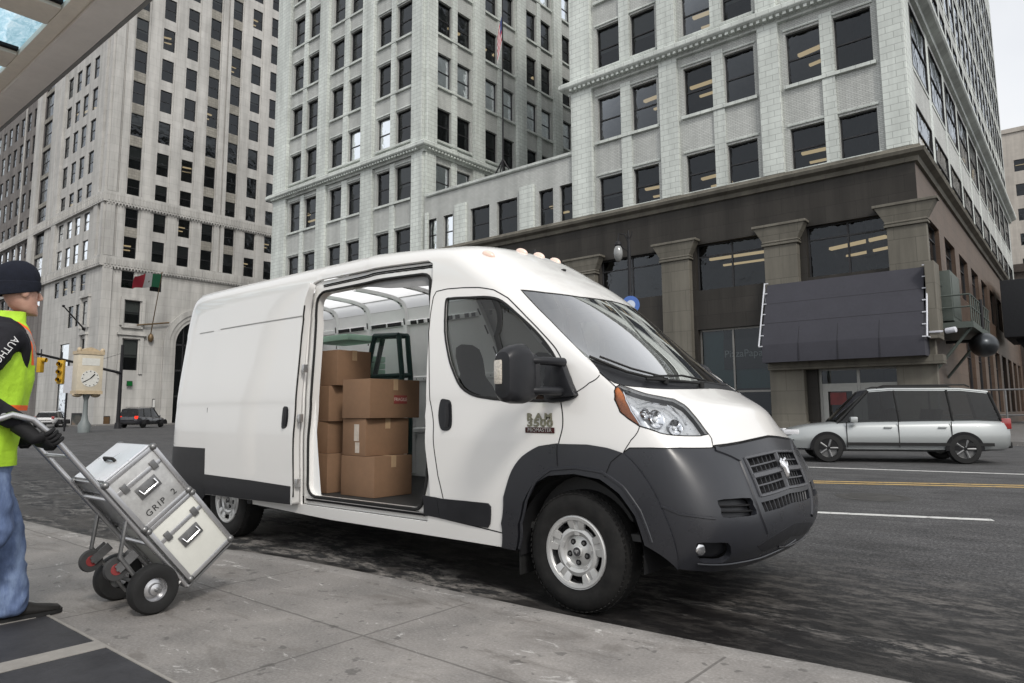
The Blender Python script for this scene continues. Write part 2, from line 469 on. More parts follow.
def panel(name, outer, mat, parent, holes=(), off=0., thick=.018, rim_in=True, step=.03, every=2, xoff=None, build=True, shift=(0, 0, 0)):
    outer = dens(outer, step); holes = [dens(h, step) for h in holes]
    loops = [outer]+holes; cl = [[chart(*p) for p in lp] for lp in loops]
    uv = []; edges = []
    for lp in loops:
        o = len(uv); uv += lp; edges += [(o+i, o+(i+1) % len(lp)) for i in range(len(lp))]
    us = [p[0] for p in outer]; vs = [p[1] for p in outer]
    aU = allU[::every]; aV = VS[::every]
    for u in aU[(aU > min(us)) & (aU < max(us))]:
        for v in aV[(aV > min(vs)) & (aV < max(vs))]:
            cx, cy = chart(u, v)
            if inpoly(cx, cy, cl[0]) and not any(inpoly(cx, cy, h) for h in cl[1:]): uv.append((u, v))
    co = [Vector(chart(*p)) for p in uv]
    rv, re, rf, ov, oe, of = geometry.delaunay_2d_cdt(co, edges, [], 0, 1e-6, True)
    ruv = []
    for k, o in enumerate(ov):
        if o: ruv.append(uv[o[0]])
        else:
            c = rv[k]; uu = math.copysign(float(np.interp(abs(c.x), _cum, US)), c.x); ruv.append((uu, c.y/.22))
    faces = []
    for f in rf:
        cx = sum(rv[i].x for i in f)/3; cy = sum(rv[i].y for i in f)/3
        if inpoly(cx, cy, cl[0]) and not any(inpoly(cx, cy, h) for h in cl[1:]): faces.append(tuple(f))
    U = np.array([p[0] for p in ruv]); V = np.array([p[1] for p in ruv])
    P, Nn = surf(U, V, off)
    # orientation
    P = P+np.array(shift)
    ff = []
    for f in faces:
        a, b, c = (P[i] for i in f); n = np.cross(b-a, c-a)
        ff.append(f if n @ Nn[f[0]] > 0 else f[::-1])
    nrm = [Vector(n) for n in Nn.tolist()]
    vs_ = [tuple(p) for p in P.tolist()]
    if thick:
        for lp in loops:
            U = np.array([p[0] for p in lp]); V = np.array([p[1] for p in lp])
            Pa, Na = surf(U, V, off); Pb = Pa-Na*thick; Pa = Pa+np.array(shift); Pb = Pb+np.array(shift)
            n = len(lp); o = len(vs_)
            ctr = 0
            for i in range(n):
                t = Pa[(i+1) % n]-Pa[i-1]; r = np.cross(t, Na[i]); r /= max(1e-9, np.linalg.norm(r)); vs_ += [tuple(Pa[i]), tuple(Pb[i])]; nrm += [Vector(r), Vector(r)]
            for i in range(n):
                j = (i+1) % n; ff.append((o+2*i, o+2*j, o+2*j+1, o+2*i+1))
    me = bpy.data.meshes.new(name); me.from_pydata(vs_, [], ff); me.materials.append(mat)
    for p in me.polygons: p.use_smooth = True
    nn = len(P)
    # keep rim normals facing with their faces
    for p in me.polygons:
        if p.vertices[0] >= nn:
            for vi in p.vertices:
                if nrm[vi].dot(p.normal) < 0: nrm[vi] = -nrm[vi]
    me.normals_split_custom_set_from_vertices(nrm)
    return link(name, me, parent) if build else me
def ribbon(mb, line, width=.007, off=.0015, closed=False, h=0.0, shift=(0, 0, 0)):
    """strip that follows the body skin (seams, trims, seals)"""
    ln = dens(line, .02, closed); U = np.array([p[0] for p in ln]); V = np.array([p[1] for p in ln]); P, Nn = surf(U, V, off)
    P = P+np.array(shift); n = len(P); vs = []; fs = []
    for i in range(n):
        t = (P[(i+1) % n]-P[i-1]) if closed else P[min(i+1, n-1)]-P[max(i-1, 0)]
        s = np.cross(Nn[i], t); s /= max(1e-9, np.linalg.norm(s))
        if h: vs += [tuple(P[i]-s*width/2), tuple(P[i]-s*width*.3+Nn[i]*h), tuple(P[i]+s*width*.3+Nn[i]*h), tuple(P[i]+s*width/2)]
        else: vs += [tuple(P[i]-s*width/2), tuple(P[i]+s*width/2)]
    m = 4 if h else 2
    for i in range(n if closed else n-1):
        j = (i+1) % n
        for k in range(m-1): fs.append((i*m+k, j*m+k, j*m+k+1, i*m+k+1))
    mb.add(vs, fs)
# ---- outlines
def clip0(pts):
    """near half of a traced line that crosses the centre line: ends exactly on u = 0"""
    out = []
    for i, p in enumerate(pts):
        if p[0] >= 0: out.append(p)
        if i+1 < len(pts) and (p[0] > 0) != (pts[i+1][0] > 0):
            q = pts[i+1]; t = p[0]/(p[0]-q[0]); out.append((0., p[1]+(q[1]-p[1])*t))
    return out
def reach0(pts, where='end'):
    """like clip0 but extends to the centre when the photo does not show it"""
    pts = clip0(pts)
    e = pts[-1] if where == 'end' else pts[0]
    if abs(e[0]) > 1e-6: pts = pts+[(0., e[1])] if where == 'end' else [(0., e[1])]+pts
    return pts
ws_top = reach0(T((520, 289.4), (532, 290.3), (545, 292), (580, 296.5), (607.5, 300), (632, 306.4)))
ws_side = T((520, 289.4), (529, 299.5), (538.8, 309.7), (550, 320.7), (560.6, 331.6), (573, 344), (585.6, 356.6))
ws_bot = reach0(T((588.8, 358.5), (600, 362), (612, 366), (640, 374), (663.8, 380.5), (690, 381.5), (708, 381)))
door_front = T((561, 403), (561.4, 385), (561.4, 368), (561.0, 358), (555, 347.6), (543, 334), (526.6, 317), (508, 298), (494, 290), (479, 287.6), (462, 287.8), (447, 289))
door_rear = T((436.5, 291.5), (433.5, 297), (430.5, 315), (428.8, 333), (429.2, 360), (430, 400), (433.5, 442), (438, 476), (445, 508), (447.4, 519.5))
door_bot = T((447.4, 519.5), (468, 524.5), (489, 529.5), (502.5, 533))
flare_o = T((502.8, 547.2), (502.2, 522.5), (504.4, 496.7), (511.8, 472.5), (523, 456.4), (539, 446.7), (558.6, 443.8), (587.6, 444.5), (607, 447.7), (623, 453), (639, 469), (655, 493.5), (668, 522.5), (676, 548), (678, 569))
flare_i = T((516.7, 550), (518.6, 525), (523.5, 503), (533, 485), (549, 475.7), (574.7, 473.8), (600.5, 479), (620, 493.5), (636, 516), (645.6, 545), (650.4, 567))
fl_a = flare_o[1:7]   # door side
fl_b = flare_o[6:10]  # fender side
fl_c = flare_o[9:]    # bumper side
lampL = T((639.5, 426.2), (628, 418.5), (620, 412), (614.6, 399.5), (614.3, 391), (615.5, 386.8))
lampT = T((615.5, 386.8), (620, 384.3), (631, 388.5), (643.8, 393.0), (659, 396.2), (674, 399.0), (684, 404.6), (692, 413), (698.5, 420.8), (708.6, 434))
lampB = T((708.6, 434), (700, 435.9), (680, 435.6), (660.6, 433.2), (639.5, 426.2))
hood_rear = reach0(T((599.5, 372.5), (606, 378), (615, 383.2), (640, 387), (657, 388.5), (690, 389), (724, 388.8)))
bump_top = T((623, 453), (629.5, 447.9), (650, 447.9), (680, 448), (710, 447.9), (727, 445.8), (741, 443.3), (768, 437.2))
bump_top = reach0(bump_top)
seam_p = T((561, 399), (570, 395.5), (578.8, 390.6), (589, 383), (599.5, 375), (599.5, 372.5))
arch = lambda x0, r, a0, a1, n=18: XZ(*[(x0+r*math.cos(a0+(a1-a0)*i/n), .37+r*math.sin(a0+(a1-a0)*i/n)) for i in range(n+1)])
RX = -4.22
Vb = .04
ub = lambda x: XZ((x, .36))[0][0]
shx = lambda pl: [(x-.05*max(0, z-.5), z) for x, z in pl]
open_o = XZ(*shx([(-2.92, .43), (-2.1, .43), (-1.315, .43), (-1.315, 1.2), (-1.33, 2.25), (-1.36, 2.40), (-1.42, 2.435), (-2.1, 2.45), (-2.82, 2.45), (-2.91, 2.43), (-2.92, 2.0)]))
rnd = lambda x0, x1, z0, z1, r, n=4: [(x1-r+r*math.cos(a), z1-r+r*math.sin(a)) for a in [PI/2*i/n for i in range(n+1)]]+[(x0+r+r*math.cos(a), z1-r+r*math.sin(a)) for a in [PI/2+PI/2*i/n for i in range(n+1)]]+[(x0+r+r*math.cos(a), z0+r+r*math.sin(a)) for a in [PI+PI/2*i/n for i in range(n+1)]]+[(x1-r+r*math.cos(a), z0+r+r*math.sin(a)) for a in [1.5*PI+PI/2*i/n for i in range(n+1)]]
open_i = XZ(*shx(rnd(-2.845, -1.375, .505, 2.335, .10)))
# ---- body shell (roof, pillars, sides, rear)
rear_arch = arch(RX, .43, 0, PI)
v_r = 9.55; roof_near = [(7.25, 11.0), (11.0, 11.0), (11.0, NV-.03), (7.25, NV-.03)]; roof_hole = [(7.25, v_r), (11.0, v_r), (11.0, NV-.03), (7.25, NV-.03)]
shell_half = [(0., NV-.02)]+ws_top[::-1]+ws_side[1:]+[ws_bot[0]]+seam_p[::-1][0:]+door_front+door_rear+door_bot[1:]+[flare_o[0]]+[(ub(-1.5), Vb), (ub(-2.5), Vb)]+[(p[0], max(p[1], Vb)) for p in rear_arch]+[(ub(-5.0), Vb), (12., Vb), (NU-.001, Vb), (NU-.001, NV-.02)]
panel('body_shell', shell_half, white, van, holes=[open_o, roof_near], thick=.02)
panel('body_shell', mir(shell_half), white, van, holes=[mir(roof_hole)], thick=.02)
sp = MB(); P1, _ = surf(np.linspace(0, NU-.01, 60), np.full(60, NV-.025)); 
vsq = []
for p in P1: vsq += [(p[0], p[1], p[2]), (p[0], -p[1], p[2])]
sp.add(vsq, [(2*i, 2*i+2, 2*i+3, 2*i+1) for i in range(59)]); sp.build('roof_centre_strip', white, van, weld=False)
# ---- front door
win = smooth_poly(T((446, 302), (450.7, 298.6), (470, 297.6), (489.7, 297.4), (502, 301.5), (518, 315), (535, 331), (551, 351), (558, 366), (558.5, 385), (557, 399.5), (530, 400.5), (500, 399.3), (487.6, 397.8), (473, 394.8), (461, 386.6), (453.8, 372), (448.7, 355.8), (445, 331)), 3, True)
door_out = door_front+door_rear+door_bot[1:]+fl_a
tint = glassy('side_window_glass', (.42, .45, .44), 0, 1.5)
wsg = glassy('windscreen_glass', (.62, .66, .64), 0, 1.52, boost=4.6)
for s, nm in ((1, 'r'), (-1, 'l')):
    tr = (lambda p: p) if s > 0 else mir
    d = panel('front_door', tr(door_out), white, van, holes=[tr(win)], thick=.03)
    panel('window_glass', tr(win), tint, d, off=-.014, thick=0)
    m = MB(); ribbon(m, tr(win), .020, .0015, True, h=.004); m.build('window_seal', rubber, d, weld=False)
    m = MB(); ribbon(m, tr(T((493.5, 298.5), (495.5, 335), (498.5, 372), (501, 398.5))), .045, -.008, h=.004); m.build('window_divider', rubber, d, weld=False)
    m = MB(); ribbon(m, tr(door_out), .0085, .0012, True); m.build('door_gap', darkin, d, weld=False)
    cl = T((419, 494.8), (442.6, 498.6), (466, 500.8), (488.5, 503.2), (491.2, 506.5), (490.5, 524), (488.5, 527.6), (470, 524.6), (446, 519.2), (420, 513.6))
    cl = [p for p in cl]
    panel('door_cladding', tr(T((437.6, 497.6), (442.6, 498.6), (466, 500.8), (488.5, 503.2), (491.2, 506.5), (490.5, 524), (488.5, 527.6), (470, 524.6), (446, 519.2), (440.6, 518))), blackp, d, off=.010, thick=.012)
    # door handle
    h = panel('door_handle', tr(smooth_poly(T((441, 400.5), (446, 399.3), (451, 402), (452, 414), (451.2, 427.5), (446.5, 430.8), (441, 428.5), (438.8, 416)), 3, True)), blackp, d, off=.006, thick=.008)
    m = MB(); ribbon(m, tr(T((447.8, 403), (448.6, 415), (447.6, 427))), .030, .010, h=.024); m.build('grip', blackp, h, weld=False)
    panel('fender', tr(T((561, 403), (560, 423), (558.6, 443.8))+fl_b[1:]+lampL+[hood_rear[0]]+seam_p[::-1][1:]), white, van, thick=.02)
    panel('nose_panel', tr(T((623.3, 452.6), (631, 440), (639.5, 426.2))+lampB[::-1][1:]+T((711.6, 438.7), (712.6, 446.8))+bump_top[4:0:-1]), white, van, thick=.02)
    # wheel arch flare
    f = panel('wheel_arch_flare', tr(flare_o+flare_i[::-1]), bumperm, van, off=.013, thick=.05)
    m = MB(); inner = T((520.5, 548), (522.5, 523), (527.5, 501), (537, 481), (552, 469.5), (576, 467.5), (603, 472), (624, 487), (641, 511), (652.5, 542), (658, 567)); ribbon(m, tr(inner), .02, .013, h=.006); m.build('arch_lip', bumperm, f, weld=False)
    # small repeater seams
    m = MB(); ribbon(m, tr(T((558.6, 444.5), (559, 466))), .005, .0155); m.build('flare_seam', darkin, f, weld=False); m = MB(); ribbon(m, tr(T((606, 477), (612, 462), (623, 453))), .005, .0155); m.build('flare_seam', darkin, f, weld=False)
    m = MB(); ribbon(m, tr(T((561, 399), (570, 395.5), (578.8, 390.6), (589, 383), (599.5, 375))), .007, .001); m.build('fender_gap', darkin, van, weld=False); m = MB(); ribbon(m, tr(T((623.3, 452.6), (631, 440), (639.5, 426.2))), .006, .001); m.build('fender_gap', darkin, van, weld=False)
# ---- hood, cowl, windscreen
hood_half = clip0([p for p in reversed(reach0(T((712.8, 445.8), (741, 442.0), (768, 436.0))))])
hood_half = reach0(T((712.8, 445.6), (727, 444), (741, 441.6), (768, 435.6)))[::-1]+T((711.6, 438.7))+lampT[::-1]+hood_rear[0:]
hood = panel('hood', full(hood_half), white, van, thick=.02)
m = MB(); ribbon(m, full(hood_half), .007, .0012, True); m.build('hood_gap', darkin, hood, weld=False)
cowl_half = ws_bot[::-1]+[ws_side[-1]]+hood_rear
panel('windscreen_cowl', full(cowl_half), blackp, van, off=-.006, thick=.01)
ws_half = ws_top[::-1]+ws_side[1:]+ws_bot
wsf = panel('windscreen', full(ws_half), wsg, van, off=-.004, thick=0)
m = MB(); ribbon(m, full(ws_half), .022, -.003, True); m.build('windscreen_border', rubber, wsf, weld=False)
# ---- bumper
def between(a, b, s, n=15):
    """curve between two uv polylines that both run from t=0 to 1"""
    def at(pl, t):
        k = t*(len(pl)-1); i = min(int(k), len(pl)-2); f = k-i
        return (pl[i][0]+(pl[i+1][0]-pl[i][0])*f, pl[i][1]+(pl[i+1][1]-pl[i][1])*f)
    return [tuple(at(a, t/n)[d]*(1-s)+at(b, t/n)[d]*s for d in (0, 1)) for t in range(n+1)]
def res(pl, n=10):
    c = [0]
    for i in range(len(pl)-1): c.append(c[-1]+math.hypot(*(chart(*pl[i+1])[k]-chart(*pl[i])[k] for k in (0, 1))))
    o = []
    for k in range(n+1):
        t = c[-1]*k/n; i = max(j for j in range(len(c)-1) if c[j] <= t+1e-9) if t < c[-1] else len(c)-2
        f = (t-c[i])/max(1e-9, c[i+1]-c[i]); o.append((pl[i][0]+(pl[i+1][0]-pl[i][0])*f, pl[i][1]+(pl[i+1][1]-pl[i][1])*f))
    return o
gT = res(reach0(T((744.2, 458.3), (757, 455.5), (770, 452.6), (782, 449.4))))
gB = res(reach0(T((760.3, 496), (772, 493), (785, 488.6), (797, 483))))
lT = res(reach0(T((761.2, 502.5), (775, 499), (790, 493), (800, 488.3))))
lB = res(reach0(T((765.4, 512), (779, 508.5), (793, 502.5), (803, 496.5))))
inlet = smooth_poly(T((717.5, 500.5), (733, 498.6), (750.5, 498), (753.5, 505), (756.8, 514.2), (740, 516.8), (723, 517.4), (721, 509)), 2, True)
fog = smooth_poly(T((697, 543.6), (712, 542.8), (728, 543), (731, 550), (730, 557), (722, 563), (708, 563), (700.5, 561.5), (696, 553)), 2, True)
bump_half = bump_top[::-1]+fl_c[1:]+T((691, 571.5), (711, 571), (740, 568.5))
bump_half = bump_top[::-1]+fl_c+[(fl_c[-1][0]*.8, .05), (2., .03), (1., .02), (0., .02)]
holes = [full(gT[::-1]+gB), full(lT[::-1]+lB), inlet, mir(inlet), fog, mir(fog)]
bumper = panel('front_bumper', full(bump_half), bumperm, van, holes=holes, thick=.035)
gr = panel('grille', full(gT[::-1]+gB), darkin, van, off=-.045, thick=0)
fT = [(-u, v) for u, v in gT]+gT[::-1][1:]; fB = [(-u, v) for u, v in gB]+gB[::-1][1:]
fT, fB = fT[::-1], fB[::-1]
barm = simple('grille_bar_grey', (.085, .087, .095), .3, var=.08)
m = MB(); ribbon(m, between(fT, fB, .5, 24), .040, -.006, h=.018); nn = 10
cen = [(0, gT[-1][1]*(1-s)+gB[-1][1]*s) for s in (0, .25, .5, .75, 1)]
ribbon(m, cen, .040, -.007, h=.016); m.build('grille_cross_bars', barm, gr, weld=False)
m = MB()
for s in (.25, .75): ribbon(m, between(fT, fB, s, 24), .013, -.012, h=.008)
m.build('grille_slats', barm, gr, weld=False)
m = MB()
for k in range(1, 14):
    if k == 7: continue
    t = k/14; a = between(fT, fT, 0, 14)[k]; b = between(fB, fB, 0, 14)[k]; ribbon(m, [a, b], .007, -.022, h=.004)
pieces(m, 'grille_rib', bumperm, gr, weld=False)
m = MB(); ribbon(m, full(gT[::-1]+gB), .020, .001, True, h=.009); m.build('grille_surround', barm, gr, weld=False)
lg = panel('lower_grille', full(lT[::-1]+lB), darkin, van, off=-.03, thick=0)
gT2 = [(-u, v) for u, v in lT]+lT[::-1][1:]; gB2 = [(-u, v) for u, v in lB]+lB[::-1][1:]
m = MB()
for k in range(1, 14): ribbon(m, [between(gT2, gT2, 0, 14)[k], between(gB2, gB2, 0, 14)[k]], .010, -.012, h=.004)
pieces(m, 'grille_rib', bumperm, lg, weld=False)
# badge on the grille: a horned head
P0, N0 = surf([0.0], [cen[2][1]-.0], .012); P0 = P0[0]; N0 = N0[0]
Mb = basis(P0, (0, 1, 0), np.cross(N0, (0, 1, 0)))
eb = MB(); fr = (Vector(Mb.col[0][:3]), Vector(Mb.col[1][:3]), Vector(Mb.col[2][:3])); o = Vector(P0)
eb.loft([[o+fr[0]*(w*math.cos(a))+fr[1]*y+fr[2]*(.006+d*max(0, math.sin(a))) for a in [PI*2*k/12 for k in range(12)]] for y, w, d in ((.058, .010, .008), (.048, .030, .016), (.025, .030, .024), (-.005, .019, .026), (-.035, .013, .024), (-.058, .012, .018), (-.068, .006, .008))])
for sg in (1, -1):
    eb.tube([o+fr[0]*(sg*x)+fr[1]*y+fr[2]*z for x, y, z in ((.018, .048, .014), (.036, .055, .016), (.052, .044, .014), (.055, .022, .012), (.044, .004, .014), (.032, .008, .018), (.034, .020, .020))], [.009, .010, .010, .009, .007, .005, .003], 8)
eb.build('horned_head_emblem', chrome, gr)
# inlets, fog lamps, lower lip
for s in (1, -1):
    tr = (lambda p: p) if s > 0 else mir
    i1 = panel('bumper_inlet', tr(inlet), blackp, van, off=-.045, thick=0)
    m = MB(); a, b = T((720, 505), (754, 504)), T((722, 511), (756, 510)); ribbon(m, tr(a), .012, -.03, h=.008); ribbon(m, tr(b), .012, -.03, h=.008); pieces(m, 'inlet_slat', darkin, i1, weld=False)
    fo = panel('fog_recess', tr(fog), blackp, van, off=-.05, thick=0)
    q = T((700.5, 551.5))[0]; P, Nn = surf([q[0]*s], [q[1]], -.03)
    m = MB(); m.lathe([(.0, .02), (.02, .022), (.033, .016), (.040, .0), (.040, -.02)], P[0], (.94, -.33*s, 0), 20); m.build('fog_lamp', chrome, fo)
    m = MB(); ribbon(m, tr(T((697, 563.8), (716, 564.6), (740, 562), (760, 557.5), (780, 549), (795, 539.5))), .012, .002, h=.006); m.build('bumper_crease', bumperm, bumper, weld=False)
    m = MB(); ribbon(m, tr(T((716, 518.6), (680, 514), (658, 505))), .018, -.002, h=.007); m.build('bumper_crease', bumperm, bumper, weld=False)
for s in (1, -1):
    tr = (lambda p: p) if s > 0 else mir
    m = MB(); ribbon(m, tr(T((715, 448.5), (730, 454), (740.5, 459.5), (748, 478), (755.5, 498), (762, 516), (768, 532))), .05, -.002, h=.010); m.build('bumper_crease', bumperm, bumper, weld=False)
m = MB(); ribbon(m, full(bump_top), .006, .0012); m.build('bumper_gap', darkin, bumper, weld=False)
lt_ = reach0(T((757, 546), (770, 538), (783, 530), (793, 524))); lb_ = reach0(T((762, 552), (776, 546), (790, 537), (800, 529)))
panel('lower_intake', full(lt_[::-1]+lb_), blackp, bumper, off=.002, thick=.004)
lowr = T((762, 551), (775, 541), (790, 532), (800, 525), (802, 520), (790, 524), (770, 536), (758, 548))
# ---- headlights
amber = glassy('amber_lens', (.95, .30, .03), .05, 1.5)
amberi = simple('amber_reflector', (.52, .14, .02), .3, var=.25, vs=60)
lens = glassy('clear_lens', (.93, .95, .97), 0, 1.45)
refl = simple('lamp_reflector', (.85, .87, .90), .30, metal=.45, var=.25, vs=30)
lamp_o = lampL[:-1]+lampT[:-1]+lampB[:-1]
bulb = simple('bulb_glass', (.85, .85, .85), .1, var=.02, coat=1)
for s in (1, -1):
    tr = (lambda p: p) if s > 0 else mir
    hl = panel('headlight', tr(lamp_o), lens, van, off=0, thick=0)
    panel('lamp_bowl', tr(lamp_o), refl, hl, off=-.05, thick=-.0)
    am = T((639.5, 426.2), (628, 418.5), (620, 412), (614.6, 399.5), (614.3, 391), (615.5, 386.8), (619, 385.8), (623, 392), (625, 400), (630, 411))
    panel('indicator', tr(am), amberi, hl, off=-.012, thick=.01)
    m = MB(); ribbon(m, tr(T((621, 387), (624, 393), (626, 400), (631, 411), (640, 424.5))), .010, -.008, h=.005); ribbon(m, tr(T((640, 403), (652, 400.5), (668, 403), (679, 412), (688, 424))), .010, -.02, h=.01); pieces(m, 'lamp_trim', chrome, hl, weld=False)
    for px, py, r in ((657, 415.5, .052), (676, 424, .044), (646, 410, .03)):
        q = T((px, py))[0]; P, Nn = surf([q[0]*s], [q[1]], -.048)
        d = (Vector(Nn[0])*.7+Vector((.7, -.2*s, 0))).normalized()
        m = MB(); m.lathe([(.0, .012), (r*.35, .010), (r*.42, .002), (r*.75, .012), (r, .034), (r*1.08, .036), (r*1.08, .02)], P[0], d, 24); m.build('lamp_cup', chrome, hl)
        m = MB(); m.ell(Vector(P[0])+d*.014, (r*.3,)*3); m.build('bulb', bulb, hl)
    m = MB(); ribbon(m, tr(lamp_o), .008, .001, True); m.build('lamp_gap', darkin, hl, weld=False)
# ---- jamb of the sliding door, seals, tracks
jamb = panel('door_jamb', open_o, white, van, holes=[open_i], off=-.034, thick=.075)
m = MB(); ribbon(m, open_i, .024, -.030, True, h=.014); m.build('door_seal', rubber, jamb, weld=False)
m = MB()
for z, w in ((.462, .010), (.487, .012)): ribbon(m, XZ((-2.88, z), (-2.1, z), (-1.36, z)), w, -.032, h=.014)
pieces(m, 'door_track', chrome, jamb, weld=False)
m = MB(); ribbon(m, XZ((-2.88, .475), (-1.34, .475)), .02, -.030); ribbon(m, XZ((-2.88, 2.40), (-1.40, 2.40)), .012, -.03, h=.006); ribbon(m, XZ((-2.88, 2.385), (-1.40, 2.385)), .010, -.031); pieces(m, 'track_slot', darkin, jamb, weld=False)
# ---- sliding door, slid back and standing proud of the side
SH = (0, -.085, 0)
sl = XZ((-4.47, .415), (-3.6, .425), (-2.93, .43), (-2.915, .55), (-2.94, .9), (-2.94, 1.3), (-2.965, 1.9), (-2.97, 2.2), (-2.93, 2.37), (-2.93, 2.41), (-3.6, 2.425), (-4.40, 2.41), (-4.47, 2.36), (-4.50, 1.3), (-4.49, .9))
sd_ = panel('sliding_door', sl, white, van, thick=.07, shift=SH)
panel('door_inner_panel', sl, white_in, sd_, off=-.066, thick=0, shift=SH)
panel('door_cladding', XZ((-4.465, .42), (-3.6, .428), (-2.95, .435), (-2.945, .59), (-3.6, .605), (-4.475, .615)), blackp, sd_, off=.006, thick=.008, shift=SH)
m = MB(); ribbon(m, XZ((-2.932, .5), (-2.95, .9), (-2.95, 1.3), (-2.975, 1.9), (-2.98, 2.2)), .014, -.012, shift=(.016, -.085, 0), h=.01); m.build('door_edge_seal', rubber, sd_, weld=False)
def on_side(x, z, off=0):
    q = XZ((x, z))[0]; return surf([q[0]], [q[1]], off)
hd = panel('door_handle', smooth_poly(XZ((-3.115, 1.10), (-3.115, 1.255), (-3.075, 1.285), (-3.03, 1.255), (-3.03, 1.12), (-3.07, 1.09)), 3, True), blackp, sd_, off=.005, thick=.006, shift=SH)
m = MB(); ribbon(m, XZ((-3.062, 1.11), (-3.055, 1.19), (-3.062, 1.27)), .03, .008, h=.024, shift=SH); m.build('grip', blackp, hd, weld=False)
m = MB(); 
for z in (.62, 1.18, 1.62):
    P, _ = on_side(-2.90, z); m.box((P[0][0]+.01, P[0][1]-.05, z), (.03, .045, .07))
pieces(m, 'door_latch', silverm, sd_, bevel=.004)
panel('door_cladding', T((423.8, 495.2), (437.2, 497.4), (440.2, 517.8), (424.5, 514.5)), blackp, van, off=.010, thick=.012)
# ---- rear side cladding, sill strip, fuel flap
for s in (1, -1):
    tr = (lambda p: p) if s > 0 else mir
    ra = arch(RX, .43, PI*.98, PI*.30, 14)
    pts = [(11.9, .05), (ub(-5.0), .05), (ub(-4.70), .05)]+[p for p in arch(RX, .435, PI, PI*.52, 12)]+XZ((RX+.01, .86))+XZ((-4.5, .865), (-5.1, .865))+[(11.9, XZ((-5.1, .865))[0][1])]
    panel('rear_cladding', tr(pts), blackp, van, off=.006, thick=.010)
    fo = arch(RX, .50, PI, 0, 18); fi = arch(RX, .42, 0, PI, 18)
    panel('wheel_arch_flare', tr(fo+fi), blackp, van, off=.010, thick=.04)
    tl = [(11.35, XZ((-5.1, .95))[0][1]), (12.1, XZ((-5.1, .95))[0][1]), (12.1, XZ((-5.1, 1.55))[0][1]), (11.35, XZ((-5.1, 1.55))[0][1])]
    panel('tail_light', tr(tl), simple('tail_lamp_red', (.35, .01, .01), .2, coat=1), van, off=.008, thick=.012)
    m = MB(); ribbon(m, tr([(11.2, .3), (11.2, 3), (11.2, 6), (11.25, 9), (11.4, 10.3)]), .008, .001); m.build('rear_door_gap', darkin, van, weld=False)
m = MB(); m.b2(-5.74, -5.60, -.95, .95, .36, .56); m.build('rear_bumper', blackp, van, bevel=.03)
# fine feature seams on the side
for sg in (1, -1):
    m = MB(); ribbon(m, [(p[0]*sg, p[1]) for p in XZ((-4.52, .6), (-4.52, 1.2), (-4.50, 2.05))], .005, .001); m.build('panel_seam', simple('seam_grey', (.3, .3, .29), .6), van, weld=False)
sg_m = bpy.data.materials['seam_grey']
m = MB(); ribbon(m, T((183, 336.5), (200, 333.6), (214, 331.2)), .010, .0012); m.build('side_crease', sg_m, van, weld=False)
m = MB(); ribbon(m, XZ((-4.44, 2.095), (-3.7, 2.10), (-2.97, 2.10)), .010, .002, shift=SH); m.build('side_crease', sg_m, sd_, weld=False)
m = MB(); P, _ = on_side(-4.66, 1.26, .001); m.box((P[0][0], P[0][1], 1.26), (.012, .01, .05)); m.build('fuel_flap_catch', darkin, van)
# ---- drip rail + roof ribs
rr = MB()
for sg in (1, -1): ribbon(rr, [(sg*u, 10.35) for u in np.linspace(6.2, 11, 30)], .016, .0, h=.006)
pieces(rr, 'roof_gutter', white, van, weld=False)
# ---- roof marker lights, antenna
ml = simple('marker_lens', (.85, .62, .52), .25, var=.1, coat=1)
def TOP(x, y):
    h = hit_uv(Vector((x, y, 4)), Vector((0, 0, -1))); return h
pos = [TOP(-1.04, y) for y in (-.646, -.234, .001, .234, .646)]
for q in pos:
    P, Nn = surf([q[0]], [q[1]], -.004); n = Vector(Nn[0]); x = (Vector((1, 0, 0))-n*n.x).normalized(); rot = Matrix((x, n.cross(x), n)).transposed()
    m = MB(); m.ell(P[0], (.062, .030, .034), rot, 16, 10); m.build('roof_marker_light', ml, van)
q = TOP(-1.12, .05); P, Nn = surf([q[0]], [q[1]], 0); m = MB(); m.cyl(P[0], Vector(P[0])+Vector((-.01, 0, .05)), .022, .012); m.build('antenna_base', rubber, van)
q = TOP(-.72, -.10); P, Nn = surf([q[0]], [q[1]], .0); m = MB(); m.ell(P[0], (.03, .02, .012)); m.build('washer_nozzle', rubber, van)
# ---- wipers
def skinpts(pts, off): 
    q = T(*pts); P, _ = surf([a[0] for a in q], [a[1] for a in q], off); return [Vector(p) for p in P]
w = MB(); a = skinpts(((588, 359), (605, 366), (625, 374), (645, 379), (664, 381.5)), .02); w.tube(a, .009); b = skinpts(((598, 360), (630, 372), (662, 380.5)), .028); w.tube(b, .007); w.cyl(a[-1]-Vector((0, 0, .03)), a[-1]+Vector((0, 0, .01)), .02); w.build('wiper', rubber, van)
w = MB(); a = skinpts(((645, 381.5), (665, 382.5), (685, 384.2), (700, 386)), .02); w.tube(a, .009); b = skinpts(((652, 379.5), (680, 379), (704, 384)), .028); w.tube(b, .007); w.cyl(a[-1]-Vector((0, 0, .03)), a[-1]+Vector((0, 0, .01)), .02); w.build('wiper', rubber, van)
